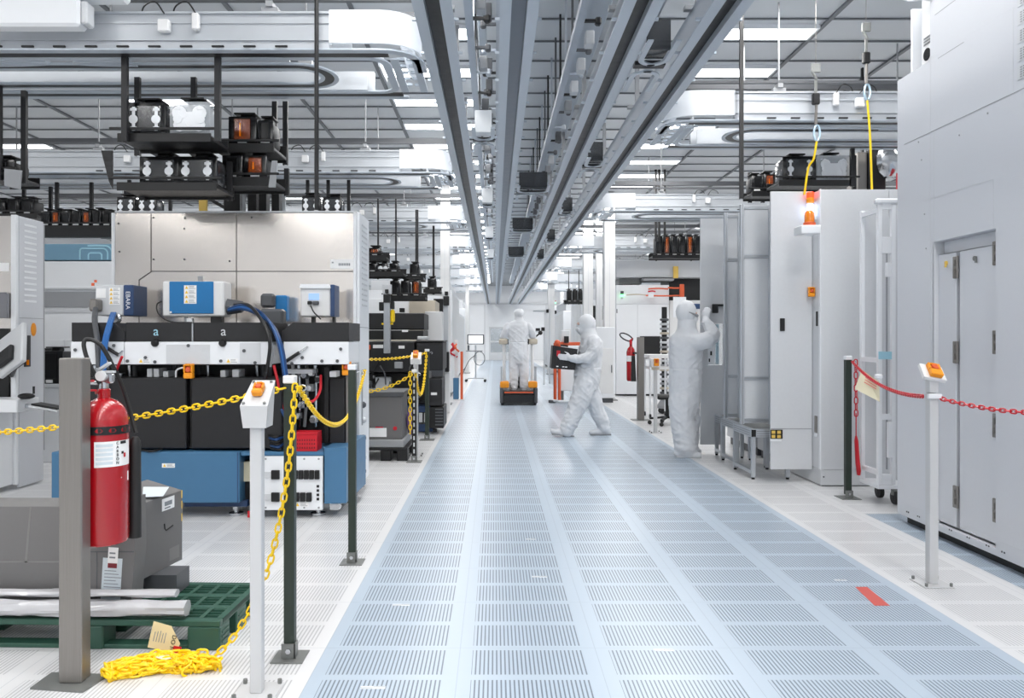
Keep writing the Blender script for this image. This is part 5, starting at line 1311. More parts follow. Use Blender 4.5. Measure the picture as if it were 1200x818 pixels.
framed(849, 868.5, 249, 490, 8.75, 'narrow aluminium framed panel, second from the grey cabinet', (253, 304, 441, 486))
# third one: plain door with a glazed cut-out and a handle
Y = 9.42; xa, xb = wx(821, Y), wx(849, Y)
r = thing('service_door', 'grey open service door with a small glazed cut-out, at the raised hand of the person', 'door panel', ((xa+xb)/2, Y, .1))
z0, z1 = wz(521, Y), wz(256, Y); a, c = wx(829.5, Y), xb-.012; zl, zh = wz(428, Y), wz(379, Y)
b = MB(); b.box(xa, a, Y, Y+.03, z0, z1); b.box(c, xb, Y, Y+.03, z0, z1); b.box(a, c, Y, Y+.03, z0, zl); b.box(a, c, Y, Y+.03, zh, z1); obj('leaf', b, 'panel', r, False)
obj('glazing', B(a, c, Y+.012, Y+.018, zl, zh), 'pane', r)
obj('window_strip', B(a+.002, a+.09, Y+.005, Y+.0115, zl+.01, zh-.01), 'white', r)
obj('window_strip', B(a+.10, a+.14, Y+.019, Y+.022, zl+.01, zh-.01), 'cyanp', r)
obj('switch', MB().box(a+.03, a+.05, Y-.002, Y+.0045, zl+.12, zl+.17).box(a+.012, a+.026, Y-.002, Y+.0045, zl+.04, zl+.08), 'black', r)
obj('door_handle', MB().box(wx(833, Y), wx(840, Y), Y-.07, Y-.04, wz(367, Y), wz(356.5, Y), .006).box(wx(836, Y), xb, Y-.04, Y-.0005, wz(359, Y), wz(356.5, Y), .004), 'black', r)
# cabinet row that these doors belong to, behind them
for k, (ya, yb, h_, lab) in enumerate(((8.36, 9.2, 2.55, 'grey cabinet body behind the wide aluminium framed panel'), (9.3, 10.4, 2.6, 'grey cabinet body behind the plain open service door'))):
    r = thing('tall_cabinet', lab, 'cabinet', (3.6, ya, 0))
    obj('body', B(3.10, 4.0, ya, yb, .1, h_, .006), 'panel', r); obj('plinth', B(3.14, 3.98, ya+.02, yb-.02, 0, .099), 'dgrey', r)
    obj('inner_shelf', B(3.05, 3.099, ya+.1, yb-.1, 1.2, 1.24), 'alu', r)

# ------------------------------------------------------------------ red chain barrier
xr, zr = None, None
def red_post():
    global xr, zr
    xr, zr = chain_post(993.5, 6.85, 417, 'slim dark green post holding the red chain, in front of the grey cabinet', .05, 'green', .17)
red_post()
chain('red plastic chain sagging from the slim green post to the white stop post', catenary((xr+.03, 6.83, zr-.05), (2.47, 4.50, 1.07), .07, 60), 'redp', .03, .012, .0042)
chain('red plastic chain running from the white stop post out past the right edge', catenary((2.53, 4.44, 1.065), (2.98, 3.1, 1.22), .10, 50), 'redp', .03, .012, .0042)
x_ = xr+.052
chain('short end of red chain dangling down the slim green post', [(x_, 6.81, zr-.06), (x_+.003, 6.81, zr-.50)], 'redp', .055, .017, .0052)
obj('chain_joint', MB().cbox((2.5, 4.43, 1.075), (.08, .02, .028), .004), 'white', None); tag(bpy.context.scene.objects['chain_joint'], 'white joint clip where the red chains meet on the stop post', 'clip')
r = thing('red_pull_tag', 'long red handle hanging on a cord beside the slim green post', 'handle', (x_, 6.81, .4))
obj('cord', MB().tube([(x_+.002, 6.81, zr-.5), (x_, 6.805, zr-.70)], .005, 6), 'redp', r)
obj('grip', MB().tube([(x_, 6.805, zr-.70), (x_, 6.80, zr-.74), (x_+.012, 6.80, zr-.93), (x_+.02, 6.80, zr-1.0), (x_+.02, 6.80, zr-1.04)], [.012, .024, .028, .028, .02], 10, flat=.6), 'redp', r)
r = thing('warning_tag', 'cream paper tag hanging from the red chain by the wheeled rack', 'tag', (wx(1016, 6.5), 6.5, 1.0))
q = [(wx(1011, 6.5), 6.52, wz(433, 6.5)), (wx(1030.5, 6.3), 6.3, wz(447, 6.3)), (wx(1031, 6.3), 6.3, wz(471, 6.3)), (wx(1003, 6.5), 6.52, wz(456, 6.5))]
k = MB(); k.poly(q); k.poly([V(p)+V((.002, .004, 0)) for p in q]); obj('card', k, 'cream', r, False)
k = MB()
for i in range(3):
    f = lambda u, v: V(q[0]).lerp(V(q[1]), u).lerp(V(q[3]).lerp(V(q[2]), u), v)+V((-.001, -.003, 0))
    k.poly([f(.28, .2+i*.12), f(.85, .2+i*.12), f(.85, .26+i*.12), f(.28, .26+i*.12)])
obj('print_lines', k, mat('faded_red_print', (226, 150, 134), .7), r, False)
obj('clip', MB().cbox((wx(1028, 6.2), 6.18, wz(441, 6.2)), (.05, .05, .035), .008), 'white', r)

# ------------------------------------------------------------------ safety lanyards hanging from the ceiling
def lanyard(px, Y, pyt, pyb, label, drift, dy=0):
    x = wx(px, Y); s_ = lambda py: wz(py, Y)
    r = thing('safety_lanyard', label, 'lanyard', (x, Y, s_(pyb)), 'safety lanyards')
    t = wz(pyt, Y)
    if t < ZC-.05: obj('drop_rod', MB().cyl((x, Y, t), (x, Y, ZC-.023), .0028, n=6), 'steel', r)
    obj('anchor_plate', MB().box(x-.04, x+.04, Y-.012, Y+.012, t-.08, t).cyl((x-.03, Y, t-.08), (x+.01, Y, t-.15), .014, n=8), 'zinc', r)
    obj('webbing', B(x-.012, x+.012, Y-.005, Y+.005, t-.28, t-.15), 'zinc', r)
    obj('shock_block', B(x-.034, x+.034, Y-.025, Y+.025, t-.39, t-.2805, .01), 'black', r)
    obj('swivel', MB().cyl((x, Y, t-.58), (x+.005, Y, t-.391), .014, n=10), 'steel', r)
    lo = [(x+.01+.028*math.sin(a), Y, t-.66+.075*math.cos(a)) for a in [2*PI*i/14 for i in range(14)]]
    obj('snap_hook', MB().tube(lo, .011, 8, closed=True), mat('pale_blue_hook', (176, 200, 216), .3, .5), r)
    obj('rope', MB().tube(spline([(x+.01, Y, t-.73), (x+.012+drift*.3, Y+dy*.2, t-.9), (x+.01+drift*.7, Y+dy*.6, (t-.73+s_(pyb))/2), (x+.01+drift, Y+dy, s_(pyb))], 6), .0105, 8), 'yellow', r)
lanyard(1015, 7.44, 27, 222, 'yellow safety lanyard hanging from the ceiling closest to the big white machine', .045)
lanyard(956, 7.44, 75, 226, 'yellow safety lanyard hanging from the ceiling behind the orange beacon', -.08, .1)

# ------------------------------------------------------------------ pods behind the tall cabinet
Yp = 8.52
shelf(wx(912, Yp), wx(1000, Yp), Yp-.02, Yp+.36, wz(213, Yp), 'black hanging shelf with two clear pods behind the tall grey cabinet', [(wx(997, Yp), Yp-.04, ZR-.03), (wx(958, 8.93), 8.93, ZR), (wx(977, 8.93), 8.93, ZR), (wx(1001, 8.93), 8.93, ZR)])
pod(wx(937, Yp), Yp, wz(213, Yp), .34, .27, .3, 'smoked carrier pod with white latches behind the tall grey cabinet', 'clear')
pod(wx(977, Yp), Yp, wz(213, Yp), .34, .28, .3, 'bright clear carrier pod behind the tall grey cabinet', 'bright')
shelf(wx(880, 9.5), wx(914, 9.5), 9.46, 9.8, wz(226, 9.5), 'black hanging shelf with small amber pods over the aluminium framed panels', [(wx(879, 9.85), 9.85, ZR), (wx(894, 9.85), 9.85, ZR), (wx(908, 9.85), 9.85, ZR)])
pod(wx(887, 9.5), 9.5, wz(226, 9.5), .12, .2, .26, 'narrow black pod over the aluminium framed panels', 'dark')
pod(wx(902, 9.5), 9.5, wz(226, 9.5), .13, .22, .26, 'narrow amber windowed pod over the aluminium framed panels', 'amber')
r = thing('vent_column', 'steel and black vent column behind the yellow lanyard and the tall cabinet', 'column', (wx(1014, 9.3), 9.3, 2.8))
Y = 9.3
obj('steel_sheet', B(wx(1005, Y), wx(1016.5, Y), Y, Y+.3, wz(226, Y), wz(178, Y), .01), 'steel', r); obj('black_sheet', B(wx(1017, Y), wx(1036, Y), Y-.05, Y+.3, wz(226, Y), wz(176, Y), .01), 'black2', r)
obj('crumpled_bag', MB().ball((wx(1041, Y-.1), Y-.1, wz(190, Y)), .2, 10, 7, (.7, .6, 1.1)), 'chrome', r); obj('hanger', B(wx(1015, Y), wx(1017, Y), Y+.1, Y+.14, wz(176, Y), ZC-.03), 'black', r)
obj('red_cylinder', MB().cyl((wx(1044, Y), Y-.25, wz(226, Y)), (wx(1044, Y), Y-.25, wz(208, Y)), .06), 'redp', r)
# ------------------------------------------------------------------ white columns
def column(px0, px1, Y, label, m='offwhite', dep=.3, base=None):
    x0, x1 = wx(px0, Y), wx(px1, Y)
    r = thing('column', label, 'column', ((x0+x1)/2, Y, 0), 'white columns')
    obj('shaft', B(x0, x1, Y, Y+dep, .02, ZC-.03, .006), m, r)
    obj('base_plate', B(x0-.05, x1+.05, Y-.05, Y+dep+.05, 0, .0195), 'zinc', r)
    obj('groove', B(x0+(x1-x0)*.46, x0+(x1-x0)*.5, Y-.002, Y-.0002, .1, ZC-.05), 'panel', r)
column(708.5, 721, 17.5, 'white column rising from behind the low white cabinet, right of the walking person')
column(684, 695, 22.0, 'white column directly behind the head of the walking person')
column(699, 706, 21.0, 'thin white column between two wider white columns', dep=.2)
column(516, 526.5, 16.4, 'white column left of the aisle beside the black equipment')
column(545.5, 549.5, 31.0, 'thin white column far down the left side of the aisle')
column(642, 650, 30.0, 'white column far down the right side of the aisle')
column(657, 661, 36.0, 'thin white column far down the right side of the aisle, behind a wider one')

# ------------------------------------------------------------------ dark equipment at the left edge of the aisle
def equip(name, label, cat, parts, grp=None, loc=None):
    """parts: (name, px0, px1, py0, py1, Y, depth, material[, bevel])"""
    p = parts[0]
    r = thing(name, label, cat, (wx((p[1]+p[2])/2, p[5]), p[5], wz(p[4], p[5])) if loc is None else loc, grp)
    for q in parts:
        obj(q[0], PB(MB(), *q[1:7], q[8] if len(q) > 8 else .006), q[7], r)
    return r
# storage bin on a black pallet
Y = 8.95
x0, x1 = wx(424, Y), wx(469, Y)
r = thing('pallet', 'black plastic pallet under the grey storage bin', 'pallet', ((x0+x1)/2, Y, 0))
obj('deck', B(x0-.2, wx(478, Y), Y-.05, Y+.75, .12, .15, .004), 'black', r)
for a in (x0-.2, (x0+x1)/2, wx(478, Y)-.12):
    for y in (Y-.05, Y+.55): obj('block', B(a, a+.12, y, y+.2, 0, .1195, .006), 'black', r)
r = thing('storage_bin', 'grey storage bin with a white label on the black pallet', 'bin', ((x0+x1)/2, Y, .15))
obj('tub', MB().prism([(x0-.2, .241), (x1+.02, .241), (x1+.01, .73), (x0-.2, .73)], 'Y', Y, Y+.6), 'cart', r)
obj('base_tray', B(x0-.22, wx(474, Y), Y-.04, Y+.66, .151, .24, .01), 'grey', r)
obj('rim', B(x0-.22, x1+.04, Y-.02, Y+.62, .7305, .79, .008), 'dgrey', r)
obj('label', B(wx(433, Y), wx(453, Y), Y-.004, Y-.0005, wz(512, Y), wz(501.5, Y)), 'paper', r); obj('label_stripe', B(wx(440, Y), wx(449, Y), Y-.006, Y-.0005, wz(501.4, Y), wz(500, Y)), 'redp', r)
obj('red_badge', MB().lathe([(.024, 0), (.024, -.004)], (wx(463, Y), Y-.0005, wz(502, Y)), 12, 'Y'), 'redp', r)
o = obj('plastic_bag', MB().ball((-1.0, 9.42, .40), .085, 12, 8, (.85, .8, 2.0)), 'purple'); tag(o, 'small purple plastic bag beside the grey storage bin', 'bag')
# black machine built of stacked modules
def black_stack():
    Y = 11.6
    r = thing('process_machine', 'black machine of stacked modules beside the aisle, behind the yellow chains', 'machine', (wx(480, Y), Y, 0))
    def q(n, a, b, c, d, y, dep, m, bv=.01): obj(n, PB(MB(), a, b, c, d, y, dep, bv), m, r)
    q('upper_module', 425, 497, 367, 386, Y+.1, .8, 'black2'); q('upper_module', 425, 496, 387, 398, Y+.05, .85, 'black')
    q('seam_strip', 425, 488, 398.3, 400, Y, .8, 'beige'); q('module', 425, 486, 400.5, 436, Y-.05, .9, 'black2'); q('module', 488, 519, 401, 434, Y-.25, .9, 'black2')
    q('module_lid', 487, 520, 399, 400.8, Y-.27, .95, 'black'); q('module', 502, 518, 444, 476, Y-.3, .7, 'black2'); q('module', 503, 520, 477, 502, Y-.3, .7, 'black')
    q('lower_bay', 425, 502, 437, 470, Y+.3, .6, 'black'); q('glazed_bay', 466, 507, 476, 506, Y+.0, .6, 'navy'); q('bay_window', 470, 504, 483, 497, Y-.02, .015, 'smoke', 0)
    for k in range(5): q('bay_bottle', 473+k*6, 477+k*6, 484, 495, Y-.06, .03, 'panel', .004)
    q('white_unit', 440, 458, 442, 463, Y+.1, .15, 'panel'); q('orange_lamp', 430, 434, 404, 410, Y-.08, .025, 'dorange'); q('name_label', 437, 449, 404, 408, Y-.06, .008, 'paper', 0)
    q('name_label', 471, 478, 386.5, 389, Y+.03, .015, 'paper', 0); q('name_label', 467, 474, 405, 408.5, Y-.06, .008, 'paper', 0); q('name_label', 505, 512, 460, 463, Y-.31, .008, 'paper', 0)
    q('bracket', 489, 502, 394, 398, Y-.2, .1, 'panel'); q('hose_drum', 462, 472, 424, 432, Y-.1, .04, 'grey'); q('frame', 424, 500, 470, 473, Y+.2, .5, 'black')
    q('foot', 507, 512, 502.5, 507, Y-.2, .06, 'black'); q('foot', 469, 473, 506, 510, Y+.1, .1, 'black')
    rnd = random.Random(4)
    for k in range(10):
        a = rnd.uniform(428, 498); b = rnd.uniform(412, 470)
        obj('cable', MB().tube(spline([(wx(a, Y-.1), Y-.08, wz(b, Y)), (wx(a+rnd.uniform(-8, 8), Y), Y-.12, wz(b+10, Y)), (wx(a+rnd.uniform(-12, 12), Y), Y-.08, wz(b+22, Y))], 4), .012, 5), rnd.choice(['black', 'dgrey', 'dgrey', 'chrome']), r)
    for k in range(8):
        a, b = rnd.uniform(430, 498), rnd.uniform(438, 468)
        q('small_fitting', a, a+rnd.uniform(2, 5), b, b+rnd.uniform(2, 4), Y+.15, .1, rnd.choice(['panel', 'chrome', 'grey', 'dgrey']), .003)
    for k in range(6): q('grille_slat', 510, 519, 479+k*3.6, 480.6+k*3.6, Y-.32, .015, 'dgrey', 0)
black_stack()
equip('process_machine', 'white machine top and beige end seen over the black stacked modules', 'machine', [('body', 425, 479, 350, 367, 13.6, 1, 'white'), ('end_cover', 479.5, 510, 352, 398, 13.2, 1, 'beige'), ('panel', 498, 518, 365, 400, 12.6, .4, 'offwhite'), ('corner', 468, 474, 361, 366, 13.5, .05, 'black'), ('lower', 425, 519, 402, 470, 13.65, .6, 'dgrey')], loc=(wx(470, 13.6), 13.6, 0))
equip('alignment_column', 'aluminium column with a black and yellow head standing at the black machine', 'column', [('mast', 449.5, 457, 355, 414, 10.9, .1, 'alu'), ('head', 448, 458, 333, 344.5, 10.9, .12, 'panel'), ('lens', 451, 455, 339, 343.5, 10.85, .045, 'black'), ('neck', 449, 457, 345, 354.5, 10.88, .1, 'black'), ('grip', 444, 449, 354, 364, 10.9, .1, 'black'), ('grip', 457.5, 461.5, 353, 362, 10.9, .1, 'black'), ('yellow_cover', 457.3, 462, 362.5, 378, 10.9, .1, 'yellow', .02), ('foot', 447, 460, 378.5, 380.5, 10.92, .1, 'yellow')])
equip('camera_arm', 'black sensor arm on a steel mast beside the white column', 'sensor', [('mast', 518.5, 525, 344, 412, 14.6, .12, 'alu'), ('arm', 497, 518, 341.5, 346, 14.6, .12, 'panel'), ('head', 521, 525, 341.5, 346, 14.5, .09, 'black'), ('sensor', 508, 519, 350, 366, 14.5, .2, 'black'), ('sensor', 502, 507, 352, 361, 14.5, .2, 'dgrey'), ('claw', 519.5, 526, 347, 358, 14.45, .1, 'black'), ('cable_box', 519, 526, 412.5, 436, 14.5, .2, 'black'), ('base', 516, 527, 436.5, 484, 14.55, .2, 'offwhite')])
# black racks and pods above it
def rack_of_pods(px0, px1, py, Y, n, styles, where, hh, st=True):
    x0, x1 = wx(px0, Y), wx(px1, Y); z = wz(py, Y)
    shelf(x0-.06, x1+.06, Y-.02, Y+.36, z, 'black pod rack '+where, [(x0+.1, Y+.40, ZR-.02, .011), (x1-.1, Y+.40, ZR-.02, .011)] if st else [], .08)
    for i in range(n):
        w_ = (x1-x0)/n
        pod(x0+w_*(i+.5), Y, z, w_*.78, hh, .3, '%s pod, %s on the rack %s' % ({'amber': 'amber windowed', 'dark': 'black', 'clear': 'latched grey'}[styles[i % len(styles)]], ORD[i], where), styles[i % len(styles)])
rack_of_pods(430, 468, 320, 11.2, 3, ['dark', 'clear', 'dark'], 'by the slotted side panel, lower tier', .13)
rack_of_pods(430, 448, 301, 11.2, 1, ['amber'], 'by the slotted side panel, upper tier', .12, False)
rack_of_pods(479, 492, 325, 12.2, 1, ['dark'], 'high beside the white column', .2)
rack_of_pods(456, 494, 348, 12.0, 3, ['dark', 'dark', 'amber'], 'just over the white machine top', .24, False)
rack_of_pods(500, 512, 340, 14.0, 1, ['dark'], 'behind the sensor arm', .2)
# far slotted post, stop post and chain posts
xs, zs_ = chain_post(485.5, 8.85, 433, 'black slotted post with a short yellow chain end, behind the grey bin', .05, 'black', .17)
sp_ = bpy.context.scene.objects
k = MB()
for i in range(14): k.box(xs-.008, xs+.008, 8.85-.0275, 8.85-.0265, .1+i*.075, .145+i*.075)
o = obj('slot_mark', k, 'panel', [q for q in C.objects if q.get('label', '').startswith('black slotted post')][0])
xt, zt_ = chain_post(500.5, 10.75, 409, 'dark green chain post farthest down the left side, in front of the black machine', .055, 'green', .2)
r, x, zt = stop_post(487.5, 9.3, 413, 'white stop post in front of the black machine, farther down the left side', .05, 0)
Y = 9.3
obj('head', MB().prism([(Y-.07, zt-.08), (Y+.07, zt+.0), (Y+.06, zt-.14), (Y-.06, zt-.14)], 'X', x-.06, x+.06), 'offwhite', r)
estop(r, (x, Y-.02, zt-.035), .9, math.radians(50))
chain('yellow plastic chain running behind the machine corner to the far stop post', catenary((wx(428, 9.6), 9.6, wz(421, 9.6)), (xt, 10.68, zt_-.05), .03, 40), 'yellow', .04, .016, .0055)
chain('yellow plastic chain rising from the machine corner to the black slotted post', catenary((wx(428, 8.6), 8.75, wz(460, 8.6)), (xs-.02, 8.80, zs_-.05), .04, 30), 'yellow', .04, .016, .0055)
chain('yellow plastic chain sagging between the slotted post and the far green post', catenary((xs+.02, 8.80, zs_-.06), (xt, 10.68, zt_-.05), .38, 40), 'yellow', .04, .016, .0055)
chain('short yellow chain end hanging down the black slotted post', [(xs-.04, 8.79, zs_-.05), (xs-.04, 8.79, zs_-.72)], 'yellow', .05, .018, .006)

# ------------------------------------------------------------------ white cabinets down the left side
def cabinet_row(side, spec):
    for (Ya, Yb, xin, wd, h, lab, v) in spec:
        xa, xb = (xin-wd, xin) if side < 0 else (xin, xin+wd)
        r = thing('white_cabinet', lab, 'cabinet', ((xa+xb)/2, Ya, 0))
        obj('body', B(xa, xb, Ya, Yb, .1, h, .01), 'white', r)
        obj('toe_kick', B(xa+.04, xb-.04, Ya+.04, Yb-.04, 0, .0995), 'dgrey', r)
        nd = 2 if wd > 1.2 else 1
        for i in range(nd):
            a = xa+wd*i/nd+.04; b = xa+wd*(i+1)/nd-.04
            obj('front_door', B(a, b, Ya-.012, Ya-.0005, .2, h*.72, .003), 'offwhite', r)
            obj('door_handle', B(b-.05, b-.03, Ya-.03, Ya-.0125, h*.4, h*.5, .003), 'dgrey', r)
        xs_ = xb+.0005 if side < 0 else xa-.0125
        m_ = max(1, int((Yb-Ya)/1.0))
        for i in range(m_):
            a = Ya+(Yb-Ya)*i/m_+.03; b = Ya+(Yb-Ya)*(i+1)/m_-.03
            obj('side_door', B(xs_, xs_+.012, a, b, .16, h-.1, .003), 'offwhite', r)
        if v & 1: obj('window', B(xa+.1, xb-.1, Ya-.006, Ya-.0005, h*.76, h*.93), 'gblack', r)
        if v & 2: obj('top_unit', B(xa+.1, xb-.1, Ya+.1, Yb-.1, h+.001, h+.35, .01), 'panel', r)
        if v & 4:
            xx = xa+.15
            for kk, (mm, zz) in enumerate((('greenl', .12), ('offwhite', .16), ('redp', .2))): obj('signal_light', MB().cyl((xx, Ya+.1, h+zz+(.36 if v & 2 else 0)), (xx, Ya+.1, h+zz+.038+(.36 if v & 2 else 0)), .03), mm, r)
            obj('signal_pole', MB().cyl((xx, Ya+.1, h+(.351 if v & 2 else .001)), (xx, Ya+.1, h+.12+(.36 if v & 2 else 0)), .012), 'alu', r)
cabinet_row(-1, [
    (18.6, 21.5, -1.02, 2.2, 2.55, 'white cabinet beside the aisle just past the leftmost white column', 0),
    (22.2, 27.0, -1.25, 2.4, 2.7, 'white cabinet beside the aisle behind the monitor trolley', 2),
    (27.6, 33.0, -1.30, 2.4, 2.3, 'white cabinet far down the left side, second past the monitor trolley', 0),
    (34.0, 40.0, -1.30, 2.4, 2.7, 'white cabinet at the far end of the left side', 2),
    (13.2, 15.4, -3.2, 2.6, 2.5, 'white cabinet behind the stainless machine, deep in the left bay', 7),
    (15.2, 17.0, -6.4, 2.6, 2.4, 'white cabinet deep in the left bay behind the striped machine', 5),
    (12.6, 14.6, -9.2, 2.6, 2.5, 'white cabinet at the far side of the left bay', 2)])
cabinet_row(1, [
    (16.9, 17.44, 2.19, .42, 1.64, 'low white cabinet at the right edge of the aisle, under a white column', 0),
    (24.5, 27.5, 2.7, 2.2, 2.6, 'white cabinet beside the aisle behind the walking person', 7),
    (28.5, 33.0, 2.5, 2.4, 2.4, 'white cabinet far down the right side, second past the walking person', 2),
    (34.0, 39.5, 2.5, 2.4, 2.8, 'white cabinet at the far end of the right side', 5),
    (24.0, 26.6, 6.2, 3.0, 2.6, 'white cabinet deep in the right bay', 3),
    (11.4, 13.0, 5.6, 2.2, 2.5, 'white cabinet hidden deep behind the grey cabinets', 1)])
# large white machine behind the person at the open door
Y = 18.9
def q3(nm, a, b, c, d, y, dep, m, bv=.008): obj(nm, PB(MB(), a, b, c, d, y, dep, bv), m, r)
r = thing('process_machine', 'large white machine with a dark opening, behind the person in white at the open panel', 'machine', (wx(775, Y), Y, 0))
q3('body', 722, 784, 334, 462, Y, 2.0, 'white'); q3('body', 784.5, 835, 352, 462, Y+.1, 1.8, 'offwhite'); q3('dark_bay', 784, 835, 325, 352, Y+.6, 1, 'black2'); q3('blue_sign', 806, 822, 356, 362, Y+.05, .04, 'navy')
q3('top_cover', 722, 835, 305, 325, Y+.2, 1.5, 'panel'); q3('top_gear', 726, 752, 325.5, 333, Y+.5, .8, 'zinc'); q3('top_plate', 754, 790, 326, 329, Y+.1, .6, 'grey'); q3('dark_opening', 750, 774, 394, 420, Y-.03, .025, 'black'); q3('door_seam', 722, 784, 356, 356.6, Y-.01, .008, 'panel'); q3('door_seam', 747, 747.5, 357, 460, Y-.01, .008, 'panel')
q3('toe_kick', 735, 776, 462.3, 466, Y+.1, 1.7, 'black'); q3('hinge', 722.5, 723.6, 362, 367, Y-.02, .018, 'dgrey'); q3('knob', 778, 781, 365, 368, Y-.03, .028, 'black'); q3('caution_strip', 789, 795, 312, 326, Y+.1, .03, 'gold')
q3('signal_light', 727.5, 731, 345, 347.5, Y-.08, .06, 'greenl'); q3('signal_cap', 727.5, 731, 341, 344.8, Y-.08, .06, 'dgrey'); q3('signal_base', 728, 730.5, 347.7, 350, Y-.08, .06, 'panel')
for i, (a, b, c, m) in enumerate(((734, 757, 346, 'beige'), (757, 800, 346.5, 'dorange'), (760, 783, 339, 'dorange'), (783, 800, 337.5, 'dorange'), (760, 768, 342, 'redp'))):
    obj('orange_hose', MB().tube(spline([(wx(a, Y-.15), Y-.12, wz(c, Y)), (wx((a+b)/2, Y-.15), Y-.16, wz(c+(i % 2)*1.2-.5, Y)), (wx(b, Y-.15), Y-.12, wz(c, Y))], 4), .02 if m != 'beige' else .016, 7), m, r)
q3('hose_bracket', 797, 802, 333, 350, Y-.2, .08, 'dorange'); q3('hose_clamp', 760, 766, 343.5, 349, Y-.22, .05, 'white')
o = obj('paper_sheet', MB().box(wx(789, 12), wx(804, 12), 12.0, 12.01, wz(372, 12), wz(348, 12)), 'white')
o.name = 'white_board'; tag(o, 'white board standing behind the head of the person at the open panel', 'board'); 
o2 = obj('stand', MB().box(wx(795, 12), wx(797, 12), 12.011, 12.03, .02, wz(349, 12)).box(wx(790, 12), wx(803, 12), 11.95, 12.1, 0, .0195), 'alu', o)
# pod racks high on the right
def high_rack():
    Y = 15.2
    for i in range(6): pass
rack_of_pods(768, 822, 300, 15.2, 6, ['dark', 'amber', 'dark', 'dark', 'amber', 'dark'], 'high over the large white machine', .38)
rack_of_pods(664, 684, 354, 23.4, 3, ['dark'], 'far beyond the walking person', .35)
for px in (768.5, 772.5, 779): rod(px, 15.1, 283, .02, 'black strut above the high right pod rack, %s of three' % {768.5: 'first', 772.5: 'second', 779: 'third'}[px])
# steel bollard with a red extinguisher on the right side of the aisle
Y = 13.3
x0, x1 = wx(747.5, Y), wx(755, Y)
r = thing('bollard', 'steel bollard beside the aisle on the right, carrying the small red extinguisher', 'bollard', ((x0+x1)/2, Y, 0))
obj('post', B(x0, x1, Y, Y+.11, .008, 1.42, .004), 'steel', r); obj('base_plate', B(x0-.1, x1+.1, Y-.08, Y+.19, 0, .0079), 'zinc', r)
xe2, ye2 = x0-.085, Y+.2
r = thing('fire_extinguisher', 'small red fire extinguisher with a looped hose on the right hand bollard', 'fire extinguisher', (xe2, ye2, .6))
obj('cylinder', MB().lathe([(.06, .66), (.075, .68), (.077, 1.16), (.06, 1.22), (.025, 1.26), (.022, 1.30)], (xe2, ye2, 0), 20), 'red', r)
obj('label_band', MB().lathe([(.0785, 1.0), (.0785, 1.10)], (xe2, ye2, 0), 20), 'paper', r)
obj('horn', MB().tube([(xe2+.025, ye2-.125, .66), (xe2+.025, ye2-.11, 1.1)], [.045, .03], 10), 'rubber', r)
obj('hose', MB().tube([(xe2-.08+.11*math.cos(a), ye2, 1.42+.055*math.sin(a)-.4*.11*math.cos(a)) for a in [2*PI*i/16 for i in range(16)]], .012, 6, closed=True), 'rubber', r)
obj('valve', MB().cyl((xe2, ye2, 1.30), (xe2, ye2, 1.36), .025).bar((xe2-.02, ye2, 1.36), (xe2+.04, ye2, 1.40), .02), 'redp', r)
obj('bracket', B(xe2+.02, x0-.0005, Y+.112, ye2-.0, 1.13, 1.16), 'black', r)
# white stop post and table there
r, x, zt = stop_post(768, 11.55, 420, 'white stop post with a square orange switch on the right side of the aisle', .05, 0)
Y = 11.55; obj('head', B(x-.07, x+.07, Y-.05, Y+.06, zt-.129, zt+.0, .006), 'offwhite', r); estop(r, (x, Y-.052, zt-.055), 1.0)
obj('head_collar', B(x-.05, x+.05, Y-.04, Y+.04, zt-.17, zt-.1295), 'beige', r)
r = thing('trolley', 'white tubular trolley with a top tray behind the white stop post', 'trolley', (wx(775, 13.6), 13.6, 0))
Y = 13.6
for px in (762, 787):
    for yy in (Y, Y+.5): obj('leg', MB().cyl((wx(px, Y), yy, .08), (wx(px, Y), yy, wz(420, Y)), .018, n=8), 'white', r); obj('caster', MB().lathe([(.038, -.015), (.038, .015)], (wx(px, Y), yy, .039), 12, 'X'), 'rubber', r)
obj('top_tray', B(wx(760, Y), wx(789, Y), Y-.03, Y+.53, wz(420, Y)+.001, wz(417, Y)+.02, .006), 'offwhite', r); obj('shelf', B(wx(762, Y), wx(787, Y), Y+.02, Y+.48, wz(433, Y), wz(430, Y), .004), 'offwhite', r)
# coiled tower
Y = 14.5; xc = wx(778.5, Y)
r = thing('cable_tower', 'tower of stacked dark and pale rings on casters behind the white trolley', 'rack', (xc, Y, 0))
for k in range(18): obj('ring', MB().lathe([(.07, 0), (.085, .012), (.085, .034), (.07, .044)], (xc, Y, .28+k*.085), 14), ['panel', 'dgrey', 'beige', 'grey'][k % 4], r)
obj('core_pole', MB().cyl((xc, Y, .1), (xc, Y, 1.98), .05), 'black', r)
for a in (0, 2.1, 4.2): obj('caster', MB().ball((xc+.1*math.cos(a), Y+.1*math.sin(a), .05), .05, 10, 7), 'rubber', r)
obj('base_ring', MB().lathe([(.14, .1005), (.14, .15), (.06, .27)], (xc, Y, 0), 14), 'grey', r)
r = thing('office_chair', 'black star base of a chair seen behind the standing person', 'chair', (wx(778, 12.6), 12.6, 0))
for a in range(5): 
    q_ = (wx(782, 12.6)+.28*math.cos(a*1.257+.4), 12.6+.28*math.sin(a*1.257+.4)); obj('base_arm', MB().bar((wx(782, 12.6), 12.6, .13), (q_[0], q_[1], .1), .04, .03), 'black', r); obj('caster', MB().ball((q_[0], q_[1], .035), .035, 8, 6), 'rubber', r)
obj('gas_column', MB().cyl((wx(782, 12.6), 12.6, .12), (wx(782, 12.6), 12.6, .42), .03), 'black', r); obj('seat', MB().box(wx(782, 12.6)-.2, wx(782, 12.6)+.2, 12.4, 12.8, .4205, .49, .03), 'black', r)

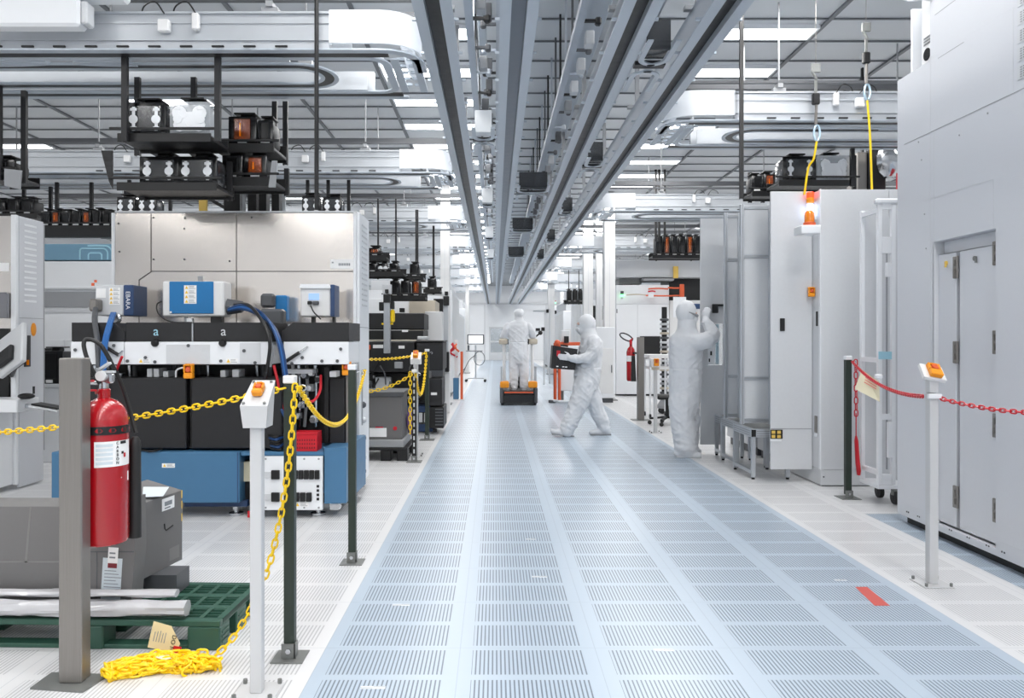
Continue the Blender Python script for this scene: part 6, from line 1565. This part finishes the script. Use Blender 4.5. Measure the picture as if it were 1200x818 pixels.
# ------------------------------------------------------------------ further down the aisle
Y = 25.0; x = wx(557.5, Y)
r = thing('monitor_trolley', 'rolling stand with a lit monitor and keyboard far down the aisle', 'trolley', (x, Y, 0))
obj('pole', MB().cyl((x, Y, .12), (x, Y, 1.18), .025), 'alu', r)
obj('base', MB().box(x-.34, x+.34, Y-.04, Y+.04, .09, .13, .01).box(x-.34, x-.26, Y-.28, Y+.28, .088, .12, .01).box(x+.26, x+.34, Y-.28, Y+.28, .088, .12, .01), 'panel', r)
for sx in (-.3, .3):
    for sy in (-.24, .24): obj('caster', MB().ball((x+sx, Y+sy, .044), .043, 10, 7), 'rubber', r)
obj('monitor_bezel', B(x-.27, x+.27, Y-.06, Y-.02, wz(403.5, Y), wz(392, Y), .01), 'black', r); obj('screen', B(x-.235, x+.235, Y-.064, Y-.0605, wz(402.6, Y), wz(393, Y)), 'scr', r)
obj('keyboard_shelf', B(x-.3, x+.22, Y-.24, Y-.03, wz(412, Y), wz(410.6, Y), .005), 'grey', r); obj('device', B(x-.26, x-.2, Y-.12, Y-.05, wz(410.5, Y), wz(404.5, Y), .005), 'dgrey', r)
obj('cable', MB().tube([(x+.12+.17*math.cos(a), Y-.05, .75+.22*math.sin(a)) for a in [2*PI*i/18 for i in range(18)]], .01, 6, closed=True).tube(spline([(x-.02, Y-.05, .85), (x-.2, Y-.05, .7), (x-.33, Y-.1, .45), (x-.42, Y-.1, .22)], 5), .012, 6), 'dgrey', r)
obj('wall_mount_rod', MB().cyl((x-.12, Y+.1, 1.48), (x-.12, Y+.1, 2.1), .01), 'grey', r) if False else None
# red and orange robot stand on the left, far
Y = 20.0
r = thing('hose_stand', 'red and white hose stand with an orange post by the far white cabinets', 'stand', (wx(536, Y), Y-1.6, 0))
Y = 17.6
obj('orange_post', B(wx(539.5, Y), wx(542.5, Y), Y, Y+.06, .02, wz(412, Y)), 'dorange', r); obj('base', B(wx(531, Y), wx(544, Y), Y-.1, Y+.3, 0, .0195), 'panel', r)
obj('blue_box', B(wx(531, Y), wx(537.5, Y), Y, Y+.2, .0196, .5, .01), 'blue', r)
for i in range(7):
    a, b = random.uniform(528, 539), random.uniform(398, 416)
    obj('hose', MB().tube(spline([(wx(a, Y), Y+.1, wz(b, Y)), (wx(a+random.uniform(-4, 4), Y), Y+.06, wz(b+4, Y)), (wx(a+random.uniform(-5, 5), Y), Y+.1, wz(b+9, Y))], 4), .022, 6), ['redp', 'panel', 'dorange'][i % 3], r)
obj('tower', B(wx(532, Y), wx(536, Y), Y+.201, Y+.3, .02, wz(398, Y)), 'offwhite', r)
# white trolley with orange posts beyond the walking person
Y = 16.9
r = thing('barrier_trolley', 'white trolley with orange posts beyond the walking person', 'trolley', (wx(662, Y), Y, 0))
for px in (650.5, 655.5): obj('orange_post', MB().cyl((wx(px, Y), Y, .05), (wx(px, Y), Y, wz(402, Y)), .035, n=10), 'dorange', r)
obj('orange_knob', MB().ball((wx(653, Y), Y-.02, wz(402, Y)), .07, 10, 7), 'dorange', r)
obj('cabinet', B(wx(657, Y), wx(690, Y), Y+.1, Y+.7, .25, wz(405, Y), .01), 'white', r); obj('base_frame', MB().tube([(wx(647, Y), Y, .05), (wx(654, Y), Y-.2, .045), (wx(690, Y), Y-.2, .045), (wx(690, Y), Y+.6, .045)], .03, 8), 'white', r)
obj('foot', MB().cyl((wx(647, Y), Y, .0), (wx(647, Y), Y, .06), .08).cyl((wx(688, Y), Y+.5, 0), (wx(688, Y), Y+.5, .06), .06), 'dgrey', r)
obj('instrument', B(wx(656, Y), wx(690, Y), Y+.15, Y+.6, wz(405, Y)+.001, wz(401, Y), .01), 'dorange', r); obj('screen_box', B(wx(659, Y), wx(669, Y), Y+.2, Y+.5, wz(401, Y)+.001, wz(387, Y), .01), 'white', r); obj('dark_column', B(wx(661.5, Y), wx(667, Y), Y+.08, Y+.15, wz(402, Y), wz(394, Y)), 'black', r)
obj('leg', MB().cyl((wx(660, Y), Y+.2, .02), (wx(660, Y), Y+.2, .25), .03).cyl((wx(685, Y), Y+.2, .02), (wx(685, Y), Y+.2, .25), .03), 'zinc', r)
# arms and small fixtures seen over there
equip('wall_arm', 'grey pipe arm with a black end reaching into the aisle, above the cart rider', 'arm', [('pipe', 625, 640, 363.5, 365.5, 24, .1, 'alu'), ('end', 640.3, 643, 362.5, 366.5, 24, .15, 'black'), ('post', 643.2, 645, 362, 450, 24, .1, 'panel')])
equip('instrument_shelf', 'small shelf of dark instruments behind the armrest of the ride-on cart', 'shelf', [('plate', 627, 639, 388, 389.2, 23, .4, 'panel'), ('instrument', 628, 633, 384.5, 387.8, 23, .2, 'black'), ('instrument', 634.5, 638.5, 383.5, 387.8, 23, .2, 'black'), ('post', 637, 638.5, 389.4, 451, 23.1, .1, 'panel')])
# ------------------------------------------------------------------ people in cleanroom suits
def loft(mb, secs, n=20):
    """secs: (centre, half-size x, half-size y)"""
    rings = []
    for c, hx, hy in secs:
        c = V(c); rings.append([mb._v(c+V((hx*math.cos(2*PI*j/n), hy*math.sin(2*PI*j/n), 0))) for j in range(n)])
    for A_, B_ in zip(rings, rings[1:]):
        for j in range(n): mb.face([A_[j], A_[(j+1) % n], B_[(j+1) % n], B_[j]])
    mb.face(rings[0][::-1]); mb.face(rings[-1])
def limb(mb, pts, k=6):
    """pts: (point, radius): a smooth tapering tube with rounded ends"""
    P_ = spline([p for p, _ in pts], k); R = []
    for i in range(len(pts)-1):
        for j in range(k): R.append(pts[i][1]+(pts[i+1][1]-pts[i][1])*j/k)
    R.append(pts[-1][1])
    mb.tube(P_, R, 14); mb.ball(P_[0], R[0]*.99, 14, 9); mb.ball(P_[-1], R[-1]*.99, 14, 9)
def hand(mb, wrist, f, s, nrm, curl=(.5, .6, .4), spread=.0225, thumb=(.8, .6), sc_=1.0):
    """palm of four metacarpals, four unequal bent fingers and a thumb leaving the side of the palm"""
    w_ = V(wrist); f = V(f).normalized(); s = (V(s)-f*V(s).dot(f)).normalized(); n = V(nrm); n = (n-f*n.dot(f)-s*n.dot(s)).normalized()
    L = ((.046, .027, .022), (.050, .031, .023), (.046, .028, .022), (.036, .022, .019)); mc = (.088, .090, .086, .079)
    for i in range(4):
        o = spread*(1.5-i)
        a = w_+s*o*.6; k = w_+f*mc[i]*sc_+s*o
        mb.tube([a, a.lerp(k, .5)+s*o*.1-n*.002, k], [.016*sc_, .0155*sc_, .0125*sc_], 9); mb.ball(k, .0125*sc_, 9, 7)
        ang = 0; p = k
        for j in range(3):
            ang += curl[j]; d = f*math.cos(ang)+n*math.sin(ang)+s*(o*1.2)
            q = p+d.normalized()*L[i][j]*sc_
            mb.tube([p, q], [(.0115-.0012*j)*sc_, (.0105-.0012*j)*sc_], 9); mb.ball(q, (.0105-.0012*j)*sc_, 9, 7); p = q
    t0 = w_+s*.022+f*.02; t1 = t0+(s*thumb[0]+f*.6+n*.25).normalized()*.042*sc_; t2 = t1+(s*thumb[1]+f*.9+n*.3).normalized()*.034*sc_; t3 = t2+(s*thumb[1]*.4+f*1.0+n*.35).normalized()*.026*sc_
    mb.tube([t0, t1, t2, t3], [.019*sc_, .0145*sc_, .012*sc_, .010*sc_], 9); mb.ball(t3, .010*sc_, 9, 7)
def grow(mb, voxel, wr, seams=(), seed=0., smooth=3, base=0.):
    """fuse the shapes into one continuous skin and crease it like loose fabric"""
    me = bpy.data.meshes.new('body'); mb.bm.to_mesh(me); mb.bm.free()
    o = bpy.data.objects.new('tmp', me); C.objects.link(o)
    m_ = o.modifiers.new('r', 'REMESH'); m_.mode = 'VOXEL'; m_.voxel_size = voxel
    s_ = o.modifiers.new('s', 'SMOOTH'); s_.factor = .5; s_.iterations = smooth
    dg = bpy.context.evaluated_depsgraph_get(); dg.update()
    out = bpy.data.meshes.new_from_object(o.evaluated_get(dg)); bpy.data.objects.remove(o)
    nr = [v.normal.copy() for v in out.vertices]
    for v, n_ in zip(out.vertices, nr):
        p = v.co; a = wr(p)
        if a <= 0: continue
        h_ = p.z-base; lo = max(0., min(1., (.42-h_)/.25))            # folds pile up over the shoes, hang upright above
        w1 = noise.noise(V((p.x*15+p.z*3+seed, p.y*15, p.z*4.5)))*(1-lo)+noise.noise(V((p.x*6+seed, p.y*6, p.z*26+p.x*6)))*lo
        w2 = 1-abs(noise.noise(V((p.x*8+p.z*7+seed, p.y*8+p.z*4, p.z*3.2))))*2.6
        w3 = 1-abs(noise.noise(V((p.x*9-p.z*9+seed+5, p.y*9-p.z*6, p.z*4))))*2.6
        d = a*(w1*.75+max(0, w2)*.55+max(0, w3)*.45-.45)
        for zs_, dep in seams: d -= dep*math.exp(-((p.z-zs_)/.009)**2)
        v.co = p+n_*d
    return out

# ---- walking person with the black case
YP = 11.2; X0p = wx(680, YP)
def P1(px, py, dy=0): return V((X0p+(px-680)/81.5, YP+dy, (511-py)/81.5))
b = MB()
loft(b, [(P1(688, 457), .15, .16), (P1(688, 449), .185, .20), (P1(688, 438), .19, .205), (P1(690, 424), .18, .20), (P1(692, 410), .175, .215), (P1(693, 401), .16, .21), (P1(692, 395), .12, .17), (P1(690, 391), .085, .10), (P1(689, 386), .08, .085)])
limb(b, [(P1(684, 449, -.085), .155), (P1(680, 466, -.09), .145), (P1(673, 482, -.09), .125), (P1(666, 497, -.09), .118), (P1(663.5, 503.5, -.09), .105)])
limb(b, [(P1(690, 449, .085), .15), (P1(695, 466, .09), .135), (P1(701, 482, .09), .112), (P1(707, 496, .09), .105), (P1(709, 502, .09), .088)])
limb(b, [(P1(668, 506.2, -.09), .052), (P1(660, 506.0, -.09), .052), (P1(651, 505.2, -.095), .044), (P1(646.5, 504.2, -.095), .034)])
limb(b, [(P1(713.5, 506.7, .09), .05), (P1(704, 506.9, .09), .05), (P1(697, 507.8, .09), .038), (P1(693.5, 508.2, .09), .032)])
limb(b, [(P1(694, 400, -.19), .095), (P1(693, 410, -.24), .088), (P1(687.5, 418.5, -.26), .08), (P1(679, 420, -.25), .068), (P1(670, 420, -.235), .055), (P1(666.5, 419.5, -.23), .046)])
limb(b, [(P1(692, 400, .19), .09), (P1(690, 412, .24), .085), (P1(684, 420, .25), .075), (P1(674, 424, .24), .06), (P1(668, 426, .235), .046)])
# hood: skull, cape to the shoulders
b.ball(P1(687.5, 380.5), .135, 20, 14, (.98, .86, 1.12)); b.ball(P1(683.5, 384.5), .105, 18, 12, (1.0, .82, 1.1))
loft(b, [(P1(691, 397), .135, .165), (P1(690, 391), .115, .125), (P1(688.5, 385), .11, .105)])
b.ball(P1(676.2, 386.5), .028, 10, 8, (1.0, .8, 1.0))      # nose under the mask
hand(b, P1(666.8, 419.4, -.235), (-1, .10, .12), (.1, .05, 1), (0, 1, 0), (.12, .25, .3), thumb=(.95, .5))
hand(b, P1(668, 426, .235), (-1, -.05, .1), (.1, 0, 1), (0, -1, 0), (.15, .3, .3), thumb=(.9, .5))
zt_ = lambda p: .016*min(1, max(0, (1.40-p.z)/.1))*min(1, max(.15, (p.x-P1(669, 0).x)/.05) if .9 < p.z < 1.2 else 1)*(.35 if p.z < .1 else 1)+.002*(p.z > 1.42)
me = grow(b, .0095, zt_, ((P1(0, 431).z, .006),), 1.3)
r = thing('person', 'person in a white hooded cleanroom suit walking across the aisle with a black case', 'person', (X0p, YP, 0))
body = link('body', me, 'suit', r)
obj('goggles', MB().prism([(P1(675.6, 0).x, P1(0, 382.8).z), (P1(679, 0).x, P1(0, 382.8).z), (P1(679.5, 0).x, P1(0, 377.5).z), (P1(676.3, 0).x, P1(0, 377.8).z)], 'Y', YP-.075, YP+.075), 'pane', r)
k = MB(); k.ball(P1(679.2, 380.3), .075, 14, 10, (.55, .92, .5)); obj('face', k, 'skin', r)
k = MB(); k.ball(P1(678.4, 386.2), .075, 14, 10, (.66, .92, .72)); obj('face_mask', k, 'white', r)
k = MB(); k.tube([P1(678.5, 380.2, -.078), P1(684, 379, -.108), P1(692, 377.6, -.098), P1(697.6, 377.2, -.03), P1(697.6, 377.2, .03)], .005, 6); obj('hood_strap', k, 'panel', r)
for pts, nm in (((P1(672, 510.2, -.09), P1(646, 507.8, -.095)), 'shoe_sole'), ((P1(717, 510.4, .09), P1(692.5, 510.6, .09)), 'shoe_sole')):
    k = MB(); k.bar(pts[0], pts[1], .095, .014); obj(nm, k, 'grey', r)
# the case
c = [P1(646.8, 405), P1(675.5, 409.3), P1(672.5, 433.5), P1(645, 431.5)]
r = thing('carrying_case', 'black ribbed carrying case held by the walking person', 'case', (P1(662, 420).x, YP, P1(0, 434).z))
k = MB(); y0c, y1c = YP-.175, YP+.17
pc = sum(c, V((0, 0, 0)))/4; f_ = lambda s_: [tuple((pc+(p-pc)*s_).xz) for p in c]
k.prism(f_(1), 'Y', y0c, y1c); obj('shell', k, 'black', r)
k = MB(); k.prism(f_(.9), 'Y', y0c-.012, y0c-.0005); obj('side_panel', k, 'black2', r)
k = MB()
for i in range(7):
    t = (i+.8)/7.6; a = c[0].lerp(c[1], t); d_ = c[3].lerp(c[2], t)
    k.bar(V((a.lerp(d_, .08).x, y0c-.006, a.lerp(d_, .08).z)), V((a.lerp(d_, .92).x, y0c-.006, a.lerp(d_, .92).z)), .01, .02)
obj('rib', k, 'black', r)
k = MB(); k.bar(c[0].lerp(c[1], .35)+V((0, 0, .02)), c[0].lerp(c[1], .65)+V((0, 0, .02)), .08, .025); obj('top_handle', k, 'black', r)
k = MB(); q = c[0].lerp(c[1], .22); k.cbox((q.x, y0c-.017, q.z-.10), (.05, .004, .08)); obj('red_sticker', k, 'redp', r)
for t in (.25, .5, .62): 
    q = c[3].lerp(c[2], t); obj('white_sticker', MB().cbox((q.x, y0c-.016, q.z+.035), (.03, .004, .014)), 'paper', r)

# ---- person standing at the open service door
YP = 9.28; X0p = wx(803, YP); S2 = F/YP; G2 = CY+F*H/YP
def P2(px, py, dy=0): return V((X0p+(px-803)/S2, YP+dy, (G2-py)/S2))
b = MB()
loft(b, [(P2(803, 486), .15, .13), (P2(802.5, 470), .18, .17), (P2(802.5, 450), .19, .18), (P2(803, 430), .19, .18), (P2(804, 412), .20, .19), (P2(804.5, 401), .208, .20), (P2(804.5, 394), .185, .18), (P2(804.5, 388), .11, .12), (P2(804.5, 380), .085, .09)])
limb(b, [(P2(797, 470, -.05), .15), (P2(798, 490, -.06), .14), (P2(800, 508, -.07), .135), (P2(801.5, 518, -.07), .138), (P2(801.5, 524.5, -.07), .135)])
limb(b, [(P2(808, 470, .08), .13), (P2(810, 490, .10), .125), (P2(811, 508, .12), .118), (P2(811.5, 521, .13), .115), (P2(812, 526, .13), .10)])
limb(b, [(P2(792, 530.5, -.09), .044), (P2(803, 530.5, -.11), .048), (P2(812, 531, -.13), .042), (P2(816, 531.4, -.13), .032)])
limb(b, [(P2(806, 530, .14), .042), (P2(816, 530, .13), .042), (P2(822, 530.6, .12), .034)])
limb(b, [(P2(813, 401, -.14), .105), (P2(822, 399, -.19), .10), (P2(829.5, 394, -.19), .088), (P2(829, 386, -.14), .072), (P2(826.5, 380, -.10), .062), (P2(825.8, 376.5, -.06), .050), (P2(825.6, 374.4, -.045), .040)])
limb(b, [(P2(806, 401, .16), .10), (P2(807, 414, .20), .09), (P2(808, 427, .21), .08), (P2(810, 440, .20), .065), (P2(812, 448, .18), .045)])
b.ball(P2(804, 366), .125, 20, 14, (.98, .92, 1.18)); b.ball(P2(806.5, 371), .098, 18, 12, (1.05, .86, 1.1))
loft(b, [(P2(804.8, 395), .18, .172), (P2(804.8, 390), .14, .138), (P2(805, 385), .115, .112), (P2(805, 376), .108, .104)])
b.ball(P2(816.3, 373), .026, 10, 8)
hand(b, P2(825.6, 374, -.045), (.20, .10, 1), (-.8, .5, 0), (.9, .35, .1), (.35, .8, .75), thumb=(.6, .1))
hand(b, P2(812, 448, .18), (.2, .0, -1), (1, 0, 0), (0, -1, 0), (.3, .4, .3))
me = grow(b, .0098, lambda p: .016*min(1, max(0, (1.44-p.z)/.1))*(.35 if p.z < .09 else 1)*(1 if p.z < 1.44 else 0)+.002*(p.z > 1.44)+(.007 if p.x > P2(823, 0).x and 1.44 < p.z < 1.62 else 0), ((P2(0, 432).z, .007),), 7.7)
r = thing('person', 'person in a white hooded cleanroom suit standing at the open service door, one arm raised', 'person', (X0p, YP, 0))
link('body', me, 'suit', r)
k = MB(); k.ball(P2(811.5, 367.8), .085, 14, 10, (.62, .9, .55)); obj('face', k, 'skin', r)
k = MB(); k.ball(P2(812.5, 373.4), .078, 14, 10, (.66, .92, .8)); obj('face_mask', k, 'white', r)
k = MB(); k.tube([P2(816.2, 370.2, .02), P2(815.6, 370.0, -.05), P2(812.3, 369.0, -.092), P2(806, 366.6, -.113), P2(798, 365.2, -.09), P2(792.8, 364.8, -.02), P2(792.8, 364.8, .03)], [.02, .02, .014, .006, .005, .005, .005], 8); obj('goggles', k, 'grey', r)
for a, c_, y_ in ((790, 818, -.10), (805, 824, .135)):
    k = MB(); k.bar(P2(a, 533.6, y_), P2(c_, 533.6, y_-.01), .1, .013); obj('shoe_sole', k, 'panel', r)
k = MB(); k.tube([P2(825.3, 378.5, -.07)+V((.06*math.cos(t), .055*math.sin(t), 0)) for t in [2*PI*i/14 for i in range(14)]], .012, 6, closed=True); obj('cuff', k, 'suit', r)

# ---- rider on the stand-on cart
YP = 16.6; X0p = wx(607.5, YP); S3 = F/YP; G3 = CY+F*H/YP; ZPL = .30
def P3(px, py, dy=0): return V((X0p+(px-607.5)/S3, YP+dy, (G3-py)/S3))
b = MB()
loft(b, [(P3(608, 426), .17, .12), (P3(608, 418), .215, .15), (P3(608, 408), .205, .15), (P3(607.5, 397), .20, .15), (P3(607.5, 388), .238, .15), (P3(607.5, 381.5), .232, .135), (P3(607.5, 378), .19, .11), (P3(607.8, 375), .09, .09), (P3(608, 371), .07, .075)])
for sx in (-1, 1):
    cx_ = 608+sx*5.9
    limb(b, [(P3(608+sx*5.6, 419), .115), (P3(cx_, 432), .108), (P3(cx_+.2*sx, 444), .10), (P3(cx_+.3*sx, 452.5), .098)])
    limb(b, [(P3(cx_, 0, -.05).xy.to_3d()+V((0, 0, ZPL+.055)), .052), (P3(cx_, 0, .07).xy.to_3d()+V((0, 0, ZPL+.055)), .05), (P3(cx_+sx*.8, 0, .17).xy.to_3d()+V((0, 0, ZPL+.042)), .04)])
    limb(b, [(P3(607.5+sx*12.0, 382.3), .08), (P3(607.5+sx*15.2, 388.5, .0), .076), (P3(607.5+sx*17.3, 393.6, .05), .072), (P3(607.5+sx*17.0, 393.4, .18), .056), (P3(607.5+sx*16.6, 392.8, .28), .045)])
    hand(b, P3(607.5+sx*16.6, 392.6, .29), (-.1*sx, 1, .0), (-sx, 0, .2), (0, 0, -1), (.5, .7, .5))
b.ball(P3(608.2, 368.2), .098, 18, 12, (1, 1.1, 1.16)); loft(b, [(P3(607.8, 378), .13, .12), (P3(608, 374.5), .095, .10), (P3(608, 371), .085, .09)])
me = grow(b, .0098, lambda p: .012*min(1, max(0, (1.72-p.z)/.1))+.004*(p.z > 1.78), ((P3(0, 401).z, .01),), 3.1, 3, ZPL)
r = thing('person', 'person in a white cleanroom suit seen from behind, standing on a ride-on cart', 'person', (X0p, YP, ZPL))
link('body', me, 'suit', r)
k = MB(); k.ball(P3(608.3, 366.6), .108, 18, 10, (1.02, 1.1, .82)); obj('bouffant_cap', k, 'white', r)
k = MB()
for sx in (-1, 1): k.bar(P3(608+sx*5.9, 0, -.10).xy.to_3d()+V((0, 0, ZPL+.009)), P3(608+sx*6.7, 0, .21).xy.to_3d()+V((0, 0, ZPL+.009)), .09, .014); obj('shoe_sole', k, 'panel', r); k = MB()
k.bm.free()
# the cart
Yk = 16.22; xl, xr_ = wx(586, Yk), wx(630, Yk); xm = (xl+xr_)/2
r = thing('ride_on_cart', 'black and orange ride-on cart with padded armrests under the standing rider', 'cart', (xm, Yk, 0))
P = lambda n, mb, m: obj(n, mb, m, r)
P('chassis', B(xl+.06, xr_-.06, Yk+.02, Yk+1.25, .07, .22, .01), 'black')
P('platform', B(xl+.065, xr_-.065, Yk+.01, Yk+1.2, .2205, ZPL, .008), 'black2')
P('orange_edge', B(xl+.09, xr_-.09, Yk-.004, Yk+.0095, .255, .285, .004), 'dorange')
P('front_skirt', B(xl+.07, xr_-.07, Yk-.006, Yk+.0195, .05, .2195), 'gblack')
for s_, xa in ((-1, xl), (1, xr_)):
    a, c_ = sorted((xa, xa-s_*.062))
    P('side_box', B(a, c_, Yk-.01, Yk+1.2, .05, .36, .01), 'dgrey')
    P('orange_cover', MB().box(*sorted((xa-s_*.0, xa-s_*.19)), Yk+.02, Yk+.22, .3605, .50, .03, 2), 'orange')
    P('wheel', MB().lathe([(.04, -.03), (.055, -.024), (.06, 0), (.055, .024), (.04, .03)], (xa-s_*.05, Yk+.08, .0605), 16, 'X'), 'rubber')
    P('wheel', MB().lathe([(.04, -.03), (.055, -.024), (.06, 0), (.055, .024), (.04, .03)], (xa-s_*.05, Yk+1.1, .0605), 16, 'X'), 'rubber')
    xp_ = xa-s_*.09
    P('post', MB().cyl((xp_, Yk+.45, .30), (xp_, Yk+.45, 1.32), .035, n=12), 'offwhite')
    P('armrest', MB().box(*sorted((xa+s_*.02, xa-s_*.165)), Yk+.35, Yk+.95, 1.27, 1.392, .03, 2), 'beige')
    P('armrest_end', MB().box(*sorted((xa-s_*.1655, xa-s_*.18)), Yk+.36, Yk+.9, 1.265, 1.385, .01), 'black')
    P('guard_rail', MB().tube([(xa-s_*.03, Yk+.1, .36), (xa-s_*.03, Yk+.1, .80), (xa-s_*.03, Yk+.5, .80), (xa-s_*.03, Yk+.5, .36)], .014, 8), 'alu')
P('front_mast', B(xm-.06, xm+.06, Yk+1.02, Yk+1.12, .3005, 1.1, .01), 'black2')
P('lever', MB().cyl((xr_-.0, Yk+.9, 1.43), (xr_+.09, Yk+.9, 1.50), .018).ball((xr_+.11, Yk+.9, 1.52), .05, 10, 7), 'black')
P('rear_plate', B(xl+.2, xl+.3, Yk+.3, Yk+.34, .301, .46, .01), 'steel')
